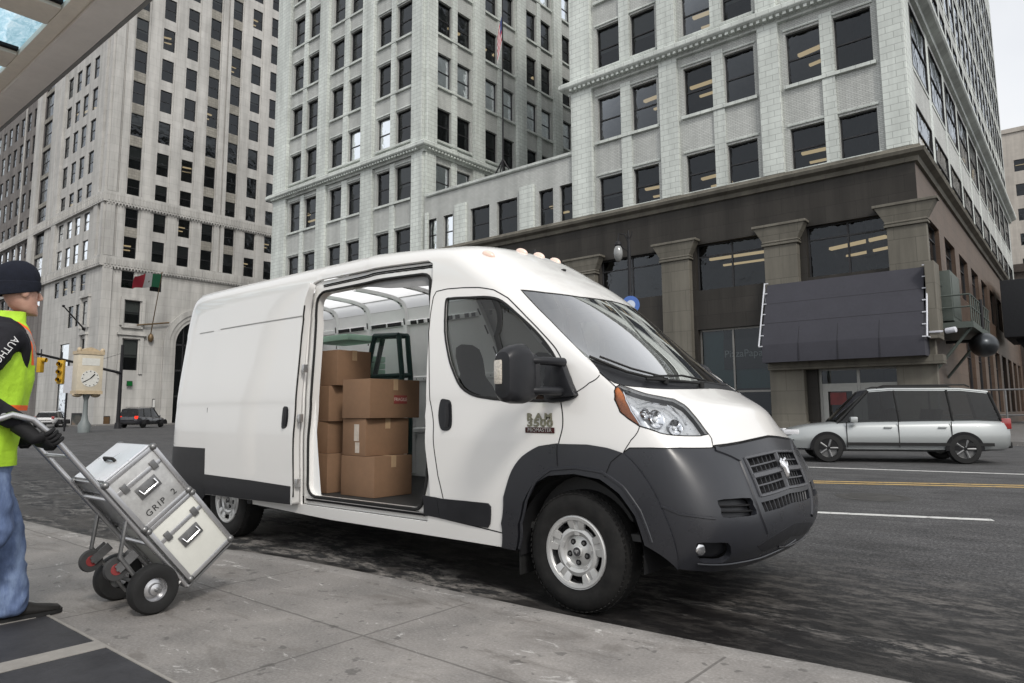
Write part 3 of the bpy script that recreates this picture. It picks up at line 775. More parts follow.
# ---- badges on the door
badge = simple('badge_olive_chrome', (.26, .25, .19), .3, metal=.7, var=.3, vs=60)
redm = simple('badge_red', (.045, .010, .010), .4)
q = T((539.5, 416.8), (540, 423.4), (540, 430.2)); P, Nn = surf([a[0] for a in q], [a[1] for a in q], .003)
fd = [c for c in van.children if c.name.startswith('front_door')][0]
for k, (txt, sz, sp) in enumerate((('RAM', .060, 1.75), ('3500', .072, 1.28))):
    text_obj('badge_letters', txt, sz, badge, fd, basis(P[k], (1, 0, 0), (0, 0, 1)) @ Matrix.Diagonal((1.3, .92, 1, 1)), extrude=.002, spacing=sp*.9, font_off=.003)
m = MB(); m.box((P[2][0], P[2][1]-.001, P[2][2]), (.235, .004, .036)); pl = m.build('badge_plate', redm, fd, bevel=.0015)
text_obj('badge_letters', 'PROMASTER', .034, silverm, pl, basis(P[2]+np.array((0, -.0035, 0)), (1, 0, 0), (0, 0, 1)), extrude=.001, spacing=1.05)
# ---- wheels
tyre_m, nt, out = NT('tyre_rubber'); v = coord(nt)
n1 = noise(nt, v, 9, 5); n2 = noise(nt, v, 60, 4)
bsdf(nt, out, ramp(nt, n1, [(.35, (.008, .008, .008)), (.75, (.022, .021, .020))]), .75, 0, bump(nt, n2, .4, .003), spec=.25)
capm = simple('wheel_cap_silver', (.55, .55, .54), .34, metal=.55, var=.10, vs=14)
def add_wheel(x, sgn, name='wheel'):
    """sgn=+1: kerb side"""
    o = empty(name, (x-.03, -sgn*.875, .366)); o.parent = van
    ax = Vector((0, -sgn, 0)); Rr = .368
    m = MB(); prof = [(.212, -.10), (.25, -.112), (.30, -.118), (.335, -.108), (.358, -.085), (Rr-.004, -.06), (Rr, -.035), (Rr+.001, 0), (Rr, .035), (Rr-.004, .06), (.358, .085), (.335, .108), (.30, .118), (.262, .116), (.25, .112), (.236, .110), (.222, .106), (.212, .10)]
    m.lathe(prof, (0, 0, 0), ax, 72)
    x_, y_, z_ = frame(ax)
    for i in range(64):
        a = 2*PI*i/64; d = x_*math.cos(a)+y_*math.sin(a); t = -x_*math.sin(a)+y_*math.cos(a)
        for yy, w, ang in ((.086, .032, .25), (.045, .03, -.2), (.0, .028, .2), (-.045, .03, -.2), (-.086, .032, .25)):
            rr = Rr-.002 if abs(yy) < .06 else .352
            c = d*(rr)+z_*yy; rot = Matrix((t, z_, d)).transposed() @ Matrix.Rotation(ang, 3, 'Z')
            m.box(c, (.021, w, .006), rot)
    m.build('tyre', tyre_m, o, smooth=50, weld=False)
    rim = MB(); rim.lathe([(.213, .108), (.221, .112), (.223, .107), (.214, .100), (.200, .06), (.198, -.09)], (0, 0, 0), ax, 48); rm = rim.build('rim', silverm, o)
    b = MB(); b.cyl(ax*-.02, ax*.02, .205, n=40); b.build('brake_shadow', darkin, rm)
    # wheel cap
    c = MB(); c.lathe([(.213, .094), (.222, .108), (.212, .115), (.194, .112), (.186, .098)], (0, 0, 0), ax, 60)
    c.lathe([(.146, .060), (.152, .076), (.146, .090), (.124, .096), (.104, .088), (.096, .070), (.092, .066)], (0, 0, 0), ax, 48)
    c.lathe([(.094, .066), (.060, .074), (.036, .080), (.034, .088), (.028, .092), (0, .093)], (0, 0, 0), ax, 40)
    for k in range(5):
        a = 2*PI*k/5+.30; d = x_*math.cos(a)+y_*math.sin(a); t = -x_*math.sin(a)+y_*math.cos(a)
        for sg in (-1, 1):
            pts = []
            for r, off, wd, hh in ((.135, .033, .040, .095), (.160, .038, .048, .103), (.203, .046, .062, .110)):
                cpt = d*r+t*(sg*off); pts.append([cpt-t*wd/2+z_*(hh-.012), cpt-t*wd*.42+z_*hh, cpt+t*wd*.42+z_*hh, cpt+t*wd/2+z_*(hh-.012)])
            c.loft(pts, cap=False, closed=False)
            c.loft([[p[0], p[3]] for p in pts], cap=False, closed=False)
        c.box(d*.150+z_*.090, (.10, .034, .008), Matrix((d, t, z_)).transposed())
    cap = c.build('wheel_cap', capm, o, weld=False)
    hcap = MB()
    for k in range(5):
        a = 2*PI*(k+.5)/5+.30; d = x_*math.cos(a)+y_*math.sin(a); hcap.cyl(d*.066+z_*.062, d*.066+z_*.0765, .0185, n=20)
    pieces(hcap, 'lug_recess', darkin, cap)
    hcap = MB()
    for k in range(5):
        a = 2*PI*(k+.5)/5+.30; d = x_*math.cos(a)+y_*math.sin(a); hcap.cyl(d*.066+z_*.07, d*.066+z_*.080, .009, n=6)
    pieces(hcap, 'wheel_nut', simple('nut_steel', (.2, .2, .2), .4, metal=.9), cap)
    e = MB(); e.lathe([(.027, .090), (.027, .0945), (.022, .0945)], (0, 0, 0), ax, 24); e.cyl(z_*.09, z_*.0955, .021, n=24); e.build('centre_badge', simple('badge_dark', (.08, .08, .085), .3, metal=.6), cap)
    e = MB(); dn = Vector((0, 0, 1)); sx = z_.cross(dn)
    e.loft([[z_*.0975+dn*y+sx*(w*math.cos(q)) for q in (0, PI)]+[z_*.096+dn*y-sx*w, z_*.096+dn*y+sx*w] for y, w in ((.012, .008), (.002, .007), (-.010, .003))]); 
    for sg in (-1, 1): e.tube([z_*.097+sx*(sg*a)+dn*b for a, b in ((.006, .011), (.012, .009), (.013, .001), (.009, -.002))], .002, 6)
    e.build('horned_head_emblem', silverm, cap)
    return o
for x, s in ((0, 1), (0, -1), (RX, 1), (RX, -1)): add_wheel(x, s)
# wheel wells, chassis, mud flap
for x in (0, RX):
    for s in (1, -1):
        m = MB(); m.lathe([(.455, .0), (.455, .40)], (x, -s*1.00, .37), (0, s, 0), 40, a0=0, a1=2*PI); ww = m.build('wheel_well', darkin, van, weld=False)
        m2 = MB(); m2.cyl((x, -s*.62, .37), (x, -s*.60, .37), .46, n=32); m2.build('wheel_well_wall', darkin, ww)
def cut_below(o, z):
    bm = bmesh.new(); bm.from_mesh(o.data); bmesh.ops.delete(bm, geom=[f for f in bm.faces if f.calc_center_median().z < z], context='FACES'); bm.to_mesh(o.data); bm.free()
for c in van.children:
    if c.name.startswith('wheel_well') : cut_below(c, .33)
    for g_ in c.children:
        if g_.name.startswith('wheel_well_wall'): g_.data = g_.data.copy(); bm_ = bmesh.new(); bm_.from_mesh(g_.data); bmesh.ops.bisect_plane(bm_, geom=bm_.verts[:]+bm_.edges[:]+bm_.faces[:], plane_co=(0, 0, .33), plane_no=(0, 0, 1), clear_inner=True); bm_.to_mesh(g_.data); bm_.free()
m = MB(); m.b2(-5.3, .45, -.50, .50, .30, .44); m.b2(-3.7, -.5, -.96, .96, .34, .42); m.b2(-5.3, -4.75, -.95, .95, .36, .44); m.build('chassis', darkin, van)
m = MB(); m.cyl((0, -.8, .366), (0, .8, .366), .04); m.build('front_axle', darkin, van)
m = MB(); m.cyl((RX, -.8, .366), (RX, .8, .366), .05); m.build('rear_axle', darkin, van)
m = MB(); m.b2(-.475, -.465, -.985, -.72, .17, .42); m.build('mud_flap', rubber, van, bevel=.003)
m = MB(); m.b2(-4.80, -4.79, -.985, -.72, .2, .42); m.build('mud_flap', rubber, van, bevel=.003)
# ---- mirrors (long arm type)
def mirror(s):
    o = panel('mirror_arm_base', (lambda p: p if s > 0 else mir(p))(smooth_poly(T((548, 361), (556, 363), (566, 376), (576, 390), (578, 395.5), (570, 400.5), (556, 402.5), (546, 400.5), (545.5, 380)), 2, True)), blackp, van, off=.022, thick=.03)
    Y = lambda y: -y*s   # y: outwards distance from the centre line
    m = MB()
    # housing: rounded shell lofted outwards
    def ring(y, x0, x1, z0, z1, r=.05, n=6):
        P = []
        for cx, cz, a0 in ((x1-r, z1-r, 0), (x0+r, z1-r, PI/2), (x0+r, z0+r, PI), (x1-r, z0+r, 1.5*PI)):
            for i in range(n+1):
                a = a0+PI/2*i/n; P.append(Vector((cx+r*math.cos(a), Y(y), cz+r*math.sin(a))))
        return P
    rings = [ring(1.20, -.28, -.14, 1.40, 1.52, .04), ring(1.205, -.285, -.12, 1.31, 1.585, .06), ring(1.225, -.295, -.14, 1.285, 1.605, .07), ring(1.28, -.30, -.135, 1.275, 1.645, .07), ring(1.36, -.30, -.14, 1.275, 1.635, .07), ring(1.42, -.29, -.15, 1.285, 1.61, .06), ring(1.445, -.28, -.165, 1.31, 1.585, .05), ring(1.45, -.27, -.20, 1.36, 1.54, .03)]
    m.loft(rings); m.build('mirror_housing', blackp, o)
    m = MB(); m.b2(-.304, -.297, Y(1.24), Y(1.41), 1.33, 1.58); m.build('mirror_glass', chrome, o, bevel=.004)
    m = MB()
    for z in (1.54, 1.355): m.tube([(-.16, Y(1.24), z), (-.12, Y(1.17), z), (-.09, Y(1.08), z-.002), (-.08, Y(1.01), z-.004)], [.024, .027, .029, .032], 10)
    m.prism([(-.20, 1.305), (.02, 1.325), (-.02, 1.40), (-.075, 1.53), (-.11, 1.56), (-.15, 1.55), (-.16, 1.45)], (Vector((1, 0, 0)), Vector((0, 0, 1)), Vector((0, -1, 0))), (0, Y(.985), 0), .06*s); m.build('mirror_arm', blackp, o, bevel=.01)
    m = MB(); m.box((-.252, Y(1.444), 1.465), (.065, .03, .15), Matrix.Rotation(-.10*s, 3, 'Z')); m.build('indicator_lens', simple('indicator_pale', (.50, .46, .40), .2, var=.5, vs=90, coat=1), o, bevel=.015)
mirror(1); mirror(-1)
# ---- cab and cargo interior
seatm = simple('seat_fabric', (.055, .05, .045), .85, var=.2, vs=30, bmp=.3, bs=300)
dashm = simple('dash_plastic', (.05, .05, .05), .6, var=.1)
m = MB(); m.b2(-1.3, .5, -.90, .90, .46, .50); m.build('cab_floor', dashm, van)
m = MB(); yy = .84; m.prism([(-.55, .55), (-.42, 1.30), (-.30, 1.38), (.10, 1.36), (.30, 1.30), (.30, .55)], (Vector((1, 0, 0)), Vector((0, 0, 1)), Vector((0, -1, 0))), (0, yy, 0), 2*yy); m.build('dashboard', dashm, van, bevel=.03)
m = MB(); c0 = Vector((-.62, .42, 1.22)); axd = Vector((-.5, 0, .85)).normalized(); xx, y2, _ = frame(axd)
m.tube([c0+xx*(.19*math.cos(a))+y2*(.19*math.sin(a)) for a in [2*PI*k/28 for k in range(28)]], .014, 8, closed=True)
for a in (0, 2.1, 4.2): m.cyl(c0, c0+xx*(.18*math.cos(a))+y2*(.18*math.sin(a)), .014, n=8)
m.cyl(c0-axd*.25, c0, .03); m.build('steering_wheel', dashm, van)
def seat(y):
    s_ = empty('cab_seat', (-.98, y, .5)); s_.parent = van
    m = MB(); m.box((0, 0, .12), (.42, .42, .22)); m.build('seat_base', dashm, s_, bevel=.02)
    m = MB(); m.box((.02, 0, .33), (.52, .48, .17), Matrix.Rotation(-.06, 3, 'Y')); m.build('seat_cushion', seatm, s_, bevel=.06, bseg=4)
    m = MB(); m.loft([[Vector((-.20-.26*(z-.4)+t*.5*math.cos(a)*1.0, w*.5*math.sin(a), z)) for a in [2*PI*k/20 for k in range(20)]] for z, w, t in ((.36, .40, .10), (.42, .50, .16), (.6, .52, .17), (.8, .50, .15), (.93, .42, .13), (1.0, .30, .11), (1.03, .28, .10), (1.06, .29, .11), (1.16, .30, .12), (1.24, .26, .10), (1.27, .14, .05))]); m.build('seat_back', seatm, s_)
    m = MB(); m.cyl((-.36, -.06, 1.0), (-.37, -.06, 1.12), .008); m.cyl((-.36, .06, 1.0), (-.37, .06, 1.12), .008); pieces(m, 'headrest_post', chrome, s_)
seat(-.50); seat(.52)
# cab head lining (dark) and cargo lining (white)
hl_half = [(0, 8.25), (2, 8.2), (3, 8.3), (5.2, 8.6), (7.1, 8.9), (7.1, NV-.05), (0, NV-.05)]
for tr in (lambda p: p, mir): panel('cab_headlining', tr(hl_half), simple('headlining_grey', (.25, .25, .25), .9), van, off=-.05, thick=0)
lin = [(7.15, 1.0), (11.1, 1.0), (11.1, NV-.05), (7.15, NV-.05)]
v_r = 9.55
roofm, _nt, _o = NT('translucent_roof')
_b = _nt.nodes.new('ShaderNodeBsdfPrincipled'); _b.inputs['Base Color'].default_value = c4((.80, .79, .765)); _b.inputs['Roughness'].default_value = .3; _b.inputs['Coat Weight'].default_value = .6; _b.inputs['Coat Roughness'].default_value = .04
_t = _nt.nodes.new('ShaderNodeBsdfTranslucent'); _t.inputs[0].default_value = (1, 1, 1, 1); _mx = _nt.nodes.new('ShaderNodeMixShader'); _mx.inputs[0].default_value = .9
L(_nt, _b.outputs[0], _mx.inputs[1]); L(_nt, _t.outputs[0], _mx.inputs[2]); L(_nt, _mx.outputs[0], _o.inputs[0])
roof_uv = [(7.25, v_r), (11.0, v_r), (11.0, NV-.02), (7.25, NV-.02)]
panel('translucent_roof', roof_near, roofm, van, thick=0); panel('translucent_roof', mir(roof_uv), roofm, van, thick=0)
lin = [(7.15, 1.0), (11.1, 1.0), (11.1, v_r), (7.15, v_r)]
cargo = panel('cargo_lining', mir(lin), white_in, van, off=-.075, thick=0)
v_top = XZ((-2., 2.36))[0][1]
panel('cargo_lining', [(XZ((-2.8, 1.))[0][0], 1.0), (11.1, 1.0), (11.1, v_top), (XZ((-2.8, 1.))[0][0], v_top)], white_in, van, off=-.075, thick=0)
m = MB(); m.b2(-5.28, -1.32, -.93, .93, .475, .500); m.build('cargo_floor', simple('cargo_floor_dark', (.035, .034, .033), .7, var=.3, vs=12), van)
rb = MB()
RIBU = [XZ((x, 1.8))[0][0] for x in (-1.55, -2.25, -2.95, -3.65, -4.35, -5.0)]
for u in RIBU:
    ribbon(rb, [(-u, v) for v in np.linspace(1.2, NV-.1, 40)], .085, -.074, h=-.035); ribbon(rb, [(u, v) for v in np.linspace(9.4, NV-.1, 14)], .085, -.074, h=-.035)
pieces(rb, 'wall_rib', white_in, cargo, weld=False)
rb = MB()
for v in (XZ((-2.5, 1.62))[0][1], XZ((-2.5, 2.28))[0][1], XZ((-2.5, 1.02))[0][1]):
    ribbon(rb, [(-u, v) for u in np.linspace(7.2, 11, 50)], .07, -.074, h=-.03)
pieces(rb, 'wall_rail', white_in, cargo, weld=False)
sl_ = MB(); vt = XZ((-2.5, 2.28))[0][1]; vr = XZ((-2.5, 1.62))[0][1]
for i in range(len(RIBU)-1):
    for t in (.2, .38, .62, .8):
        u = RIBU[i]+(RIBU[i+1]-RIBU[i])*t; ribbon(sl_, [(-(u-.055), vt+.0), (-(u+.055), vt+.0)], .045, -.108)
for u in RIBU:
    for k in range(9): v = 2.2+k*.8; ribbon(sl_, [(-u, v), (-u, v+.35)], .02, -.112)
    for k in range(4): v = 9.9+k*.5; ribbon(sl_, [(-u, v), (-u, v+.2)], .02, -.112)
for u in np.linspace(7.3, 10.9, 30): ribbon(sl_, [(-u, vr), (-(u+.012), vr)], .014, -.106)
pieces(sl_, 'lining_slot', simple('slot_dark', (.03, .03, .03), .8), cargo, weld=False)
m = MB(); m.quad((-5.30, -.9, .5), (-5.30, .9, .5), (-5.30, .8, 2.4), (-5.30, -.8, 2.4)); m.build('rear_door_lining', white_in, van, weld=False)
m = MB(); m.b2(-5.29, -5.28, -.55, -.2, 1.45, 1.9); m.b2(-5.29, -5.28, .2, .55, 1.45, 1.9); pieces(m, 'rear_door_window', darkin, van, bevel=.003)
# partial frame behind the seats
m = MB(); m.tube([(-1.36, -.86, .52), (-1.36, -.90, 1.2), (-1.36, -.82, 2.15), (-1.36, -.6, 2.42), (-1.36, .6, 2.42), (-1.36, .82, 2.15), (-1.36, .90, 1.2), (-1.36, .86, .52)], .03, 8); m.build('bulkhead_hoop', white_in, van)
# ================================================================ BUILDINGS
YB = 29.4; XR = -2.5; XL0, XL1 = -52.45, -33.0; XW0 = -20.05; XT, YT = -79.0, 24.9
def ray_x(px, py, X): d = pray(px, py); t = (X-CAM_P.x)/d.x; return CAM_P+d*t
def ray_y(px, py, Y): d = pray(px, py); t = (Y-CAM_P.y)/d.y; return CAM_P+d*t
def ray_z(px, py, Z): d = pray(px, py); t = (Z-CAM_P.z)/d.z; return CAM_P+d*t
def wallcoord(nt):
    tc = nt.nodes.new('ShaderNodeTexCoord'); sp_ = nt.nodes.new('ShaderNodeSeparateXYZ'); L(nt, tc.outputs['Object'], sp_.inputs[0])
    cb = nt.nodes.new('ShaderNodeCombineXYZ'); L(nt, math_(nt, 'ADD', sp_.outputs[0], sp_.outputs[1]), cb.inputs[0]); L(nt, sp_.outputs[2], cb.inputs[1]); return cb.outputs[0], tc.outputs['Object']
def masonry(name, col, bw, bh, mortar=.7, var=.12, rough=.75, msize=.012, streak=.25, bm=.25, warm=None):
    m, nt, out = NT(name); v, ob = wallcoord(nt)
    b = nt.nodes.new('ShaderNodeTexBrick'); L(nt, v, b.inputs['Vector'])
    b.inputs['Color1'].default_value = c4(tuple(c*(1-var*.5) for c in col)); b.inputs['Color2'].default_value = c4(tuple(min(1, c*(1+var*.5)) for c in col))
    b.inputs['Mortar'].default_value = c4(tuple(c*mortar for c in col)); b.inputs['Scale'].default_value = 1; b.inputs['Mortar Size'].default_value = msize
    b.inputs['Brick Width'].default_value = bw; b.inputs['Row Height'].default_value = bh; b.inputs['Bias'].default_value = 0
    mp = nt.nodes.new('ShaderNodeMapping'); mp.inputs['Scale'].default_value = (.9, .9, .06); L(nt, ob, mp.inputs['Vector'])
    st = ramp(nt, noise(nt, mp.outputs[0], 1.2, 6, .65), [(.32, 1-streak), (.62, 1.0)])
    bl = ramp(nt, noise(nt, ob, .35, 5, .6), [(.3, 1-streak*.5), (.7, 1.04)])
    c = mixc(nt, 1.0, b.outputs[0], st, 'MULTIPLY'); c = mixc(nt, 1.0, c, bl, 'MULTIPLY')
    if warm: c = mixc(nt, math_(nt, 'MULTIPLY', noise(nt, mp.outputs[0], 2.3, 5, .7), .7), c, warm, 'MULTIPLY')
    h = math_(nt, 'ADD', math_(nt, 'MULTIPLY', b.outputs['Fac'], -1.0), math_(nt, 'MULTIPLY', noise(nt, ob, 9, 4), .4))
    bsdf(nt, out, c, rough, 0, bump(nt, h, bm, .02), spec=.5 if max(col) > .3 else .25); return m
terra = masonry('white_glazed_block', (.66, .70, .66), .62, .30, .62, .10, .5, .014, .30, .3)
terrab = masonry('white_glazed_brick', (.54, .555, .53), .24, .085, .6, .16, .55, .012, .25, .3)
lime = masonry('tower_limestone', (.52, .515, .495), 1.5, .97, .84, .07, .85, .02, .32, .15, (.95, .92, .89))
limes = masonry('tower_spandrel', (.30, .285, .25), .5, .3, .7, .2, .8, .02, .3, .3)
darkst = masonry('dark_base_stone', (.044, .040, .035), 1.3, .75, .7, .18, .55, .012, .45, .3)
pilst = masonry('pilaster_stone', (.18, .168, .140), 1.6, 1.05, .65, .10, .7, .012, .40, .3)
brownst = masonry('brown_granite', (.115, .080, .060), 1.1, .6, .7, .2, .35, .012, .3, .2)
framem = simple('window_frame_dark', (.035, .035, .037), .45, var=.1)
wglass = glassy('office_glass', (.30, .32, .32), .0, 1.5, (.9, .95, 1), 1.15, wavy=.55)
room = simple('dark_room', (.022, .022, .023), .9, var=.5, vs=.8)
blind = simple('roller_blind', (.42, .42, .40), .8, var=.08)
lampm = emit('office_lamp', (1, .74, .42), 1.1)
def wall(mb, O, U, Nn, u0, u1, z0, z1, ops, depth=.28):
    """flat wall with real openings: ops = (u0,u1,z0,z1)"""
    O = Vector(O); U = Vector(U); Nn = Vector(Nn); Z = Vector((0, 0, 1))
    ops = [o for o in ops if o[0] >= u0-1e-3 and o[1] <= u1+1e-3 and o[2] >= z0-1e-3 and o[3] <= z1+1e-3]
    us = sorted({round(x, 3) for x in [u0, u1]+[o[0] for o in ops]+[o[1] for o in ops]}); zs = sorted({round(x, 3) for x in [z0, z1]+[o[2] for o in ops]+[o[3] for o in ops]})
    P = lambda u, z, d=0: O+U*u+Z*z-Nn*d
    for j in range(len(zs)-1):
        i = 0
        zc = (zs[j]+zs[j+1])/2; run = None
        for i in range(len(us)-1):
            uc = (us[i]+us[i+1])/2; op = any(o[0] < uc < o[1] and o[2] < zc < o[3] for o in ops)
            if not op and run is None: run = us[i]
            if (op or i == len(us)-2) and run is not None:
                e = us[i] if op else us[i+1]
                mb.quad(P(run, zs[j]), P(e, zs[j]), P(e, zs[j+1]), P(run, zs[j+1])); run = None
    for a, b, c, d in ops:
        mb.quad(P(a, c), P(a, d), P(a, d, depth), P(a, c, depth)); mb.quad(P(b, c), P(b, c, depth), P(b, d, depth), P(b, d))
        mb.quad(P(a, c), P(a, c, depth), P(b, c, depth), P(b, c)); mb.quad(P(a, d), P(b, d), P(b, d, depth), P(a, d, depth))
_wcache = {}
def win_mesh(w, h, sill=True, mull=0):
    k = (round(w, 2), round(h, 2), sill, mull)
    if k not in _wcache:
        m = MB(); f = .055
        m.b2(-w/2, -w/2+f, -.03, .05, 0, h); m.b2(w/2-f, w/2, -.03, .05, 0, h); m.b2(-w/2+f, w/2-f, -.03, .05, h-f, h); m.b2(-w/2+f, w/2-f, -.03, .05, 0, f)
        if mull == 0: m.b2(-w/2+f, w/2-f, -.02, .06, h*.5-.03, h*.5+.03)
        else:
            for i in range(1, mull): x = -w/2+w*i/mull; m.b2(x-.04, x+.04, -.02, .06, f, h-f)
            m.b2(-w/2+f, w/2-f, -.015, .065, h*.74-.03, h*.74+.03)
        fm = m.mesh('window', framem, smooth=0)
        p = MB(); p.quad((-w/2, .03, 0), (w/2, .03, 0), (w/2, .03, h), (-w/2, .03, h)); pm = p.mesh('pane', wglass, smooth=0)
        bl = MB(); bl.b2(-w/2+f, w/2-f, .09, .10, h*.42, h-f); bm_ = bl.mesh('blind', blind, smooth=0)
        lm = MB(); lm.b2(-w*.42, w*.38, .75, .95, h*.62, h*.67); lm.b2(-w*.30, w*.44, 1.45, 1.6, h*.50, h*.54); lmm = lm.mesh('ceiling_lamp', lampm, smooth=0)
        _wcache[k] = (fm, pm, bm_, lmm)
    return _wcache[k]
def place_windows(parent, lst, maxn=100, seed=1, plit=.16, pbl=.2, setback=.22):
    """lst: (x, y, zbottom, w, h, rz, mull) nearest first; past maxn they become one object"""
    rg = random.Random(seed)
    lst = sorted(lst, key=lambda t: (Vector((t[0], t[1], t[2]+t[4]/2))-CAM_P).length/math.sqrt(t[3]*t[4]))
    rest = MB(); loc = parent.location
    for i, (x, y, z, w, h, rz, mull) in enumerate(lst):
        fm, pm, bm_, lm = win_mesh(w, h, True, mull)
        c, s = math.cos(rz), math.sin(rz); off = Vector((-s*setback, c*setback, 0))
        r = rg.random(); pl_ = plit if (x > -25 or parent.name != 'office_building') else plit*.4
        extra = bm_ if (r < pbl and w < 2.9) else (lm if r > 1-pl_ else None)
        if i < maxn:
            o = link('window', fm, parent, Vector((x, y, z))-loc+off); o.rotation_euler = (0, 0, rz)
            link('pane', pm, o)
            if extra is bm_: link('blind', bm_, o)
            elif extra: q_ = link('ceiling_lamp', lm, o); q_.location = (rg.uniform(-.15, .15)*w, rg.uniform(-.3, .3), rg.uniform(-.15, .16)*h); q_.rotation_euler = (rg.uniform(-.1, .1), 0, rg.uniform(-.35, .35))
        else:
            M = Matrix.Translation(Vector((x, y, z))-loc+off) @ Matrix.Rotation(rz, 4, 'Z')
            for mi, me in ((0, fm), (1, pm), (2, bm_ if extra is bm_ else None), (3, lm if extra is lm else None)):
                if me is None: continue
                rest.mi = mi; rest.add([M @ v.co for v in me.vertices], [tuple(p.vertices) for p in me.polygons])
    if rest.v:
        o = rest.build('window', [framem, wglass, blind, lampm], parent, smooth=0, weld=False); o['kind'] = 'stuff'
# ---------------------------------------------------------------- the U-shaped office building
ub_ = empty('office_building', (-27, YB, 0), 'pale glazed brick office building with light court and dark stone base', 'building')
O0 = Vector((27, -YB, 0))     # world -> local shift
class LB(MB):
    def __init__(s, sh): super().__init__(); s.sh = sh
    def mesh(s, *a, **k):
        s.v = [tuple(Vector(v)+s.sh) for v in s.v]; return super().mesh(*a, **k)
rows = [(12.5, 14.55), (16.7, 19.35), (21.1, 23.65), (25.3, 27.95), (29.45, 32.15), (33.65, 36.35), (37.85, 40.5)]
ROOF = 44.0
wl = []
pairsL = [(-50.1, -48.4), (-47.8, -46.1), (-44.3, -42.6), (-41.9, -40.3), (-38.3, -36.7), (-36.1, -34.4)]
pairsR = [(-18.3, -16.75), (-16.05, -14.5), (-12.9, -11.3), (-10.65, -9.13), (-7.55, -6.0), (-5.38, -3.8)]
opsL = [(a, b, c, d) for a, b in pairsL for c, d in rows]
opsR = [(a, b, c, d) for a, b in pairsR for c, d in rows]
lowp = [(-32.6, -31.7), (-31.0, -30.1), (-28.45, -26.75), (-26.1, -24.4), (-22.7, -21.6), (-21.1, -20.15)]
opsC = [(a, b, 12.45, 14.7) for a, b in lowp]
w = LB(O0); F_ = (0, YB, 0)
wall(w, F_, (1, 0, 0), (0, -1, 0), XL0, XL1, 12.0, ROOF, opsL)
wall(w, F_, (1, 0, 0), (0, -1, 0), XL1, XW0, 12.0, 16.5, opsC)
wall(w, F_, (1, 0, 0), (0, -1, 0), XW0, XR, 12.0, ROOF, opsR)
for o in opsL+opsR+opsC: wl.append(((o[0]+o[1])/2, YB, o[2], o[1]-o[0], o[3]-o[2], 0, 0))
# court side of the left wing, X = XL1 facing +X
ypairs = []
y0 = 30.55
while y0 < 56: ypairs += [(y0, y0+1.55), (y0+2.15, y0+3.7)]; y0 += 5.32
opsS = [(a, b, c, d) for a, b in ypairs for c, d in rows if c > 15]
wall(w, (XL1, 0, 0), (0, 1, 0), (1, 0, 0), YB, 58, 12.0, ROOF, opsS)
for o in opsS: wl.append((XL1, (o[0]+o[1])/2, o[2], o[1]-o[0], o[3]-o[2], PI/2, 0))
wall(w, (XL1, 58, 0), (1, 0, 0), (0, -1, 0), 0, XW0-XL1, 16, ROOF, [])
# right flank X = XR facing +X
YE = 82.0; opsX = []
y0 = 31.0
while y0 < YE-4:
    for c, d in rows[:2]: opsX.append((y0-.4, y0+3.6, c-.15, d+.2))
    y0 += 5.0
y0 = 31.0
while y0 < YE-2:
    for c, d in rows[2:]: opsX.append((y0-.2, y0+1.75, c-.2, d+.35))
    y0 += 2.5
wall(w, (XR, 0, 0), (0, 1, 0), (1, 0, 0), YB, YE, 12.0, ROOF, opsX, .16)
for o in opsX: wl.append((XR+.235, (o[0]+o[1])/2, o[2], o[1]-o[0], o[3]-o[2], PI/2, 0))
# left flank facing -X, back, roofs
wall(w, (XL0, 0, 0), (0, -1, 0), (-1, 0, 0), -58, -YB, 0, ROOF, [])
w.quad((XL0, YB, ROOF), (XL1, YB, ROOF), (XL1, 58, ROOF), (XL0, 58, ROOF)); w.quad((XW0, YB, ROOF), (XR, YB, ROOF), (XR, YE, ROOF), (XW0, YE, ROOF)); w.quad((XL1, YB, 16.4), (XW0, YB, 16.4), (XW0, 58, 16.4), (XL1, 58, 16.4))
wall(w, (XW0, 0, 0), (0, -1, 0), (-1, 0, 0), -YE, -YB, 12, ROOF, []); wall(w, (0, YE, 0), (-1, 0, 0), (0, 1, 0), -XR, 60, 0, ROOF-10, [])
w.build('wall', terrab, ub_, smooth=0)
# piers, mullion strips, sills
pz = LB(O0)
def piers(lst, z0, z1, pr=.30, ax='x', base=YB):
    for a, b in lst:
        if ax == 'x': pz.b2(a, b, base-pr, base+.003, z0, z1)
        else: pz.b2(base-.003, base+pr, a, b, z0, z1)
TOPW = ROOF+.6
piers([(XL0, -50.45), (-45.85, -44.62), (-40.02, -38.62), (-34.15, XL1+.002)], 20.6, TOPW, .30)
piers([(XL0, -50.45), (-45.85, -44.62), (-40.02, -38.62), (-34.15, XL1+.002)], 12.45, 19.8, .22)
piers([(XW0, -18.6), (-14.25, -13.2), (-8.85, -7.85), (-3.5, XR+.002)], 12.45, 20.0, .22)
piers([(XW0, -18.6), (-14.25, -13.2), (-8.85, -7.85), (-3.5, XR+.002)], 20.75, TOPW, .30)
piers([(XL1+.3, XL1+.55), (-29.8, -28.75), (-24.1, -23.0)], 12.45, 15.2, .18)
yp = []; y0 = 30.55
yp.append((YB, 30.4))
while y0 < 56: yp.append((y0+3.9, y0+5.12)); y0 += 5.32
piers(yp, 20.6, TOPW, .30, 'y', XL1); piers(yp, 16.5, 19.8, .2, 'y', XL1)
yp = [(YB, 30.7)]; y0 = 31.0
while y0 < YE-3: yp.append((y0+3.75, y0+4.45)); y0 += 5.
piers(yp, 12.45, 20.0, .02, 'y', XR)
yp = [(YB, 30.7)]; y0 = 31.0
while y0 < YE-2: yp.append((y0+1.8, y0+2.25)); y0 += 2.5
piers(yp, 20.75, TOPW, .04, 'y', XR)
pz.build('piers', terra, ub_, smooth=0, bevel=.02, bseg=1)
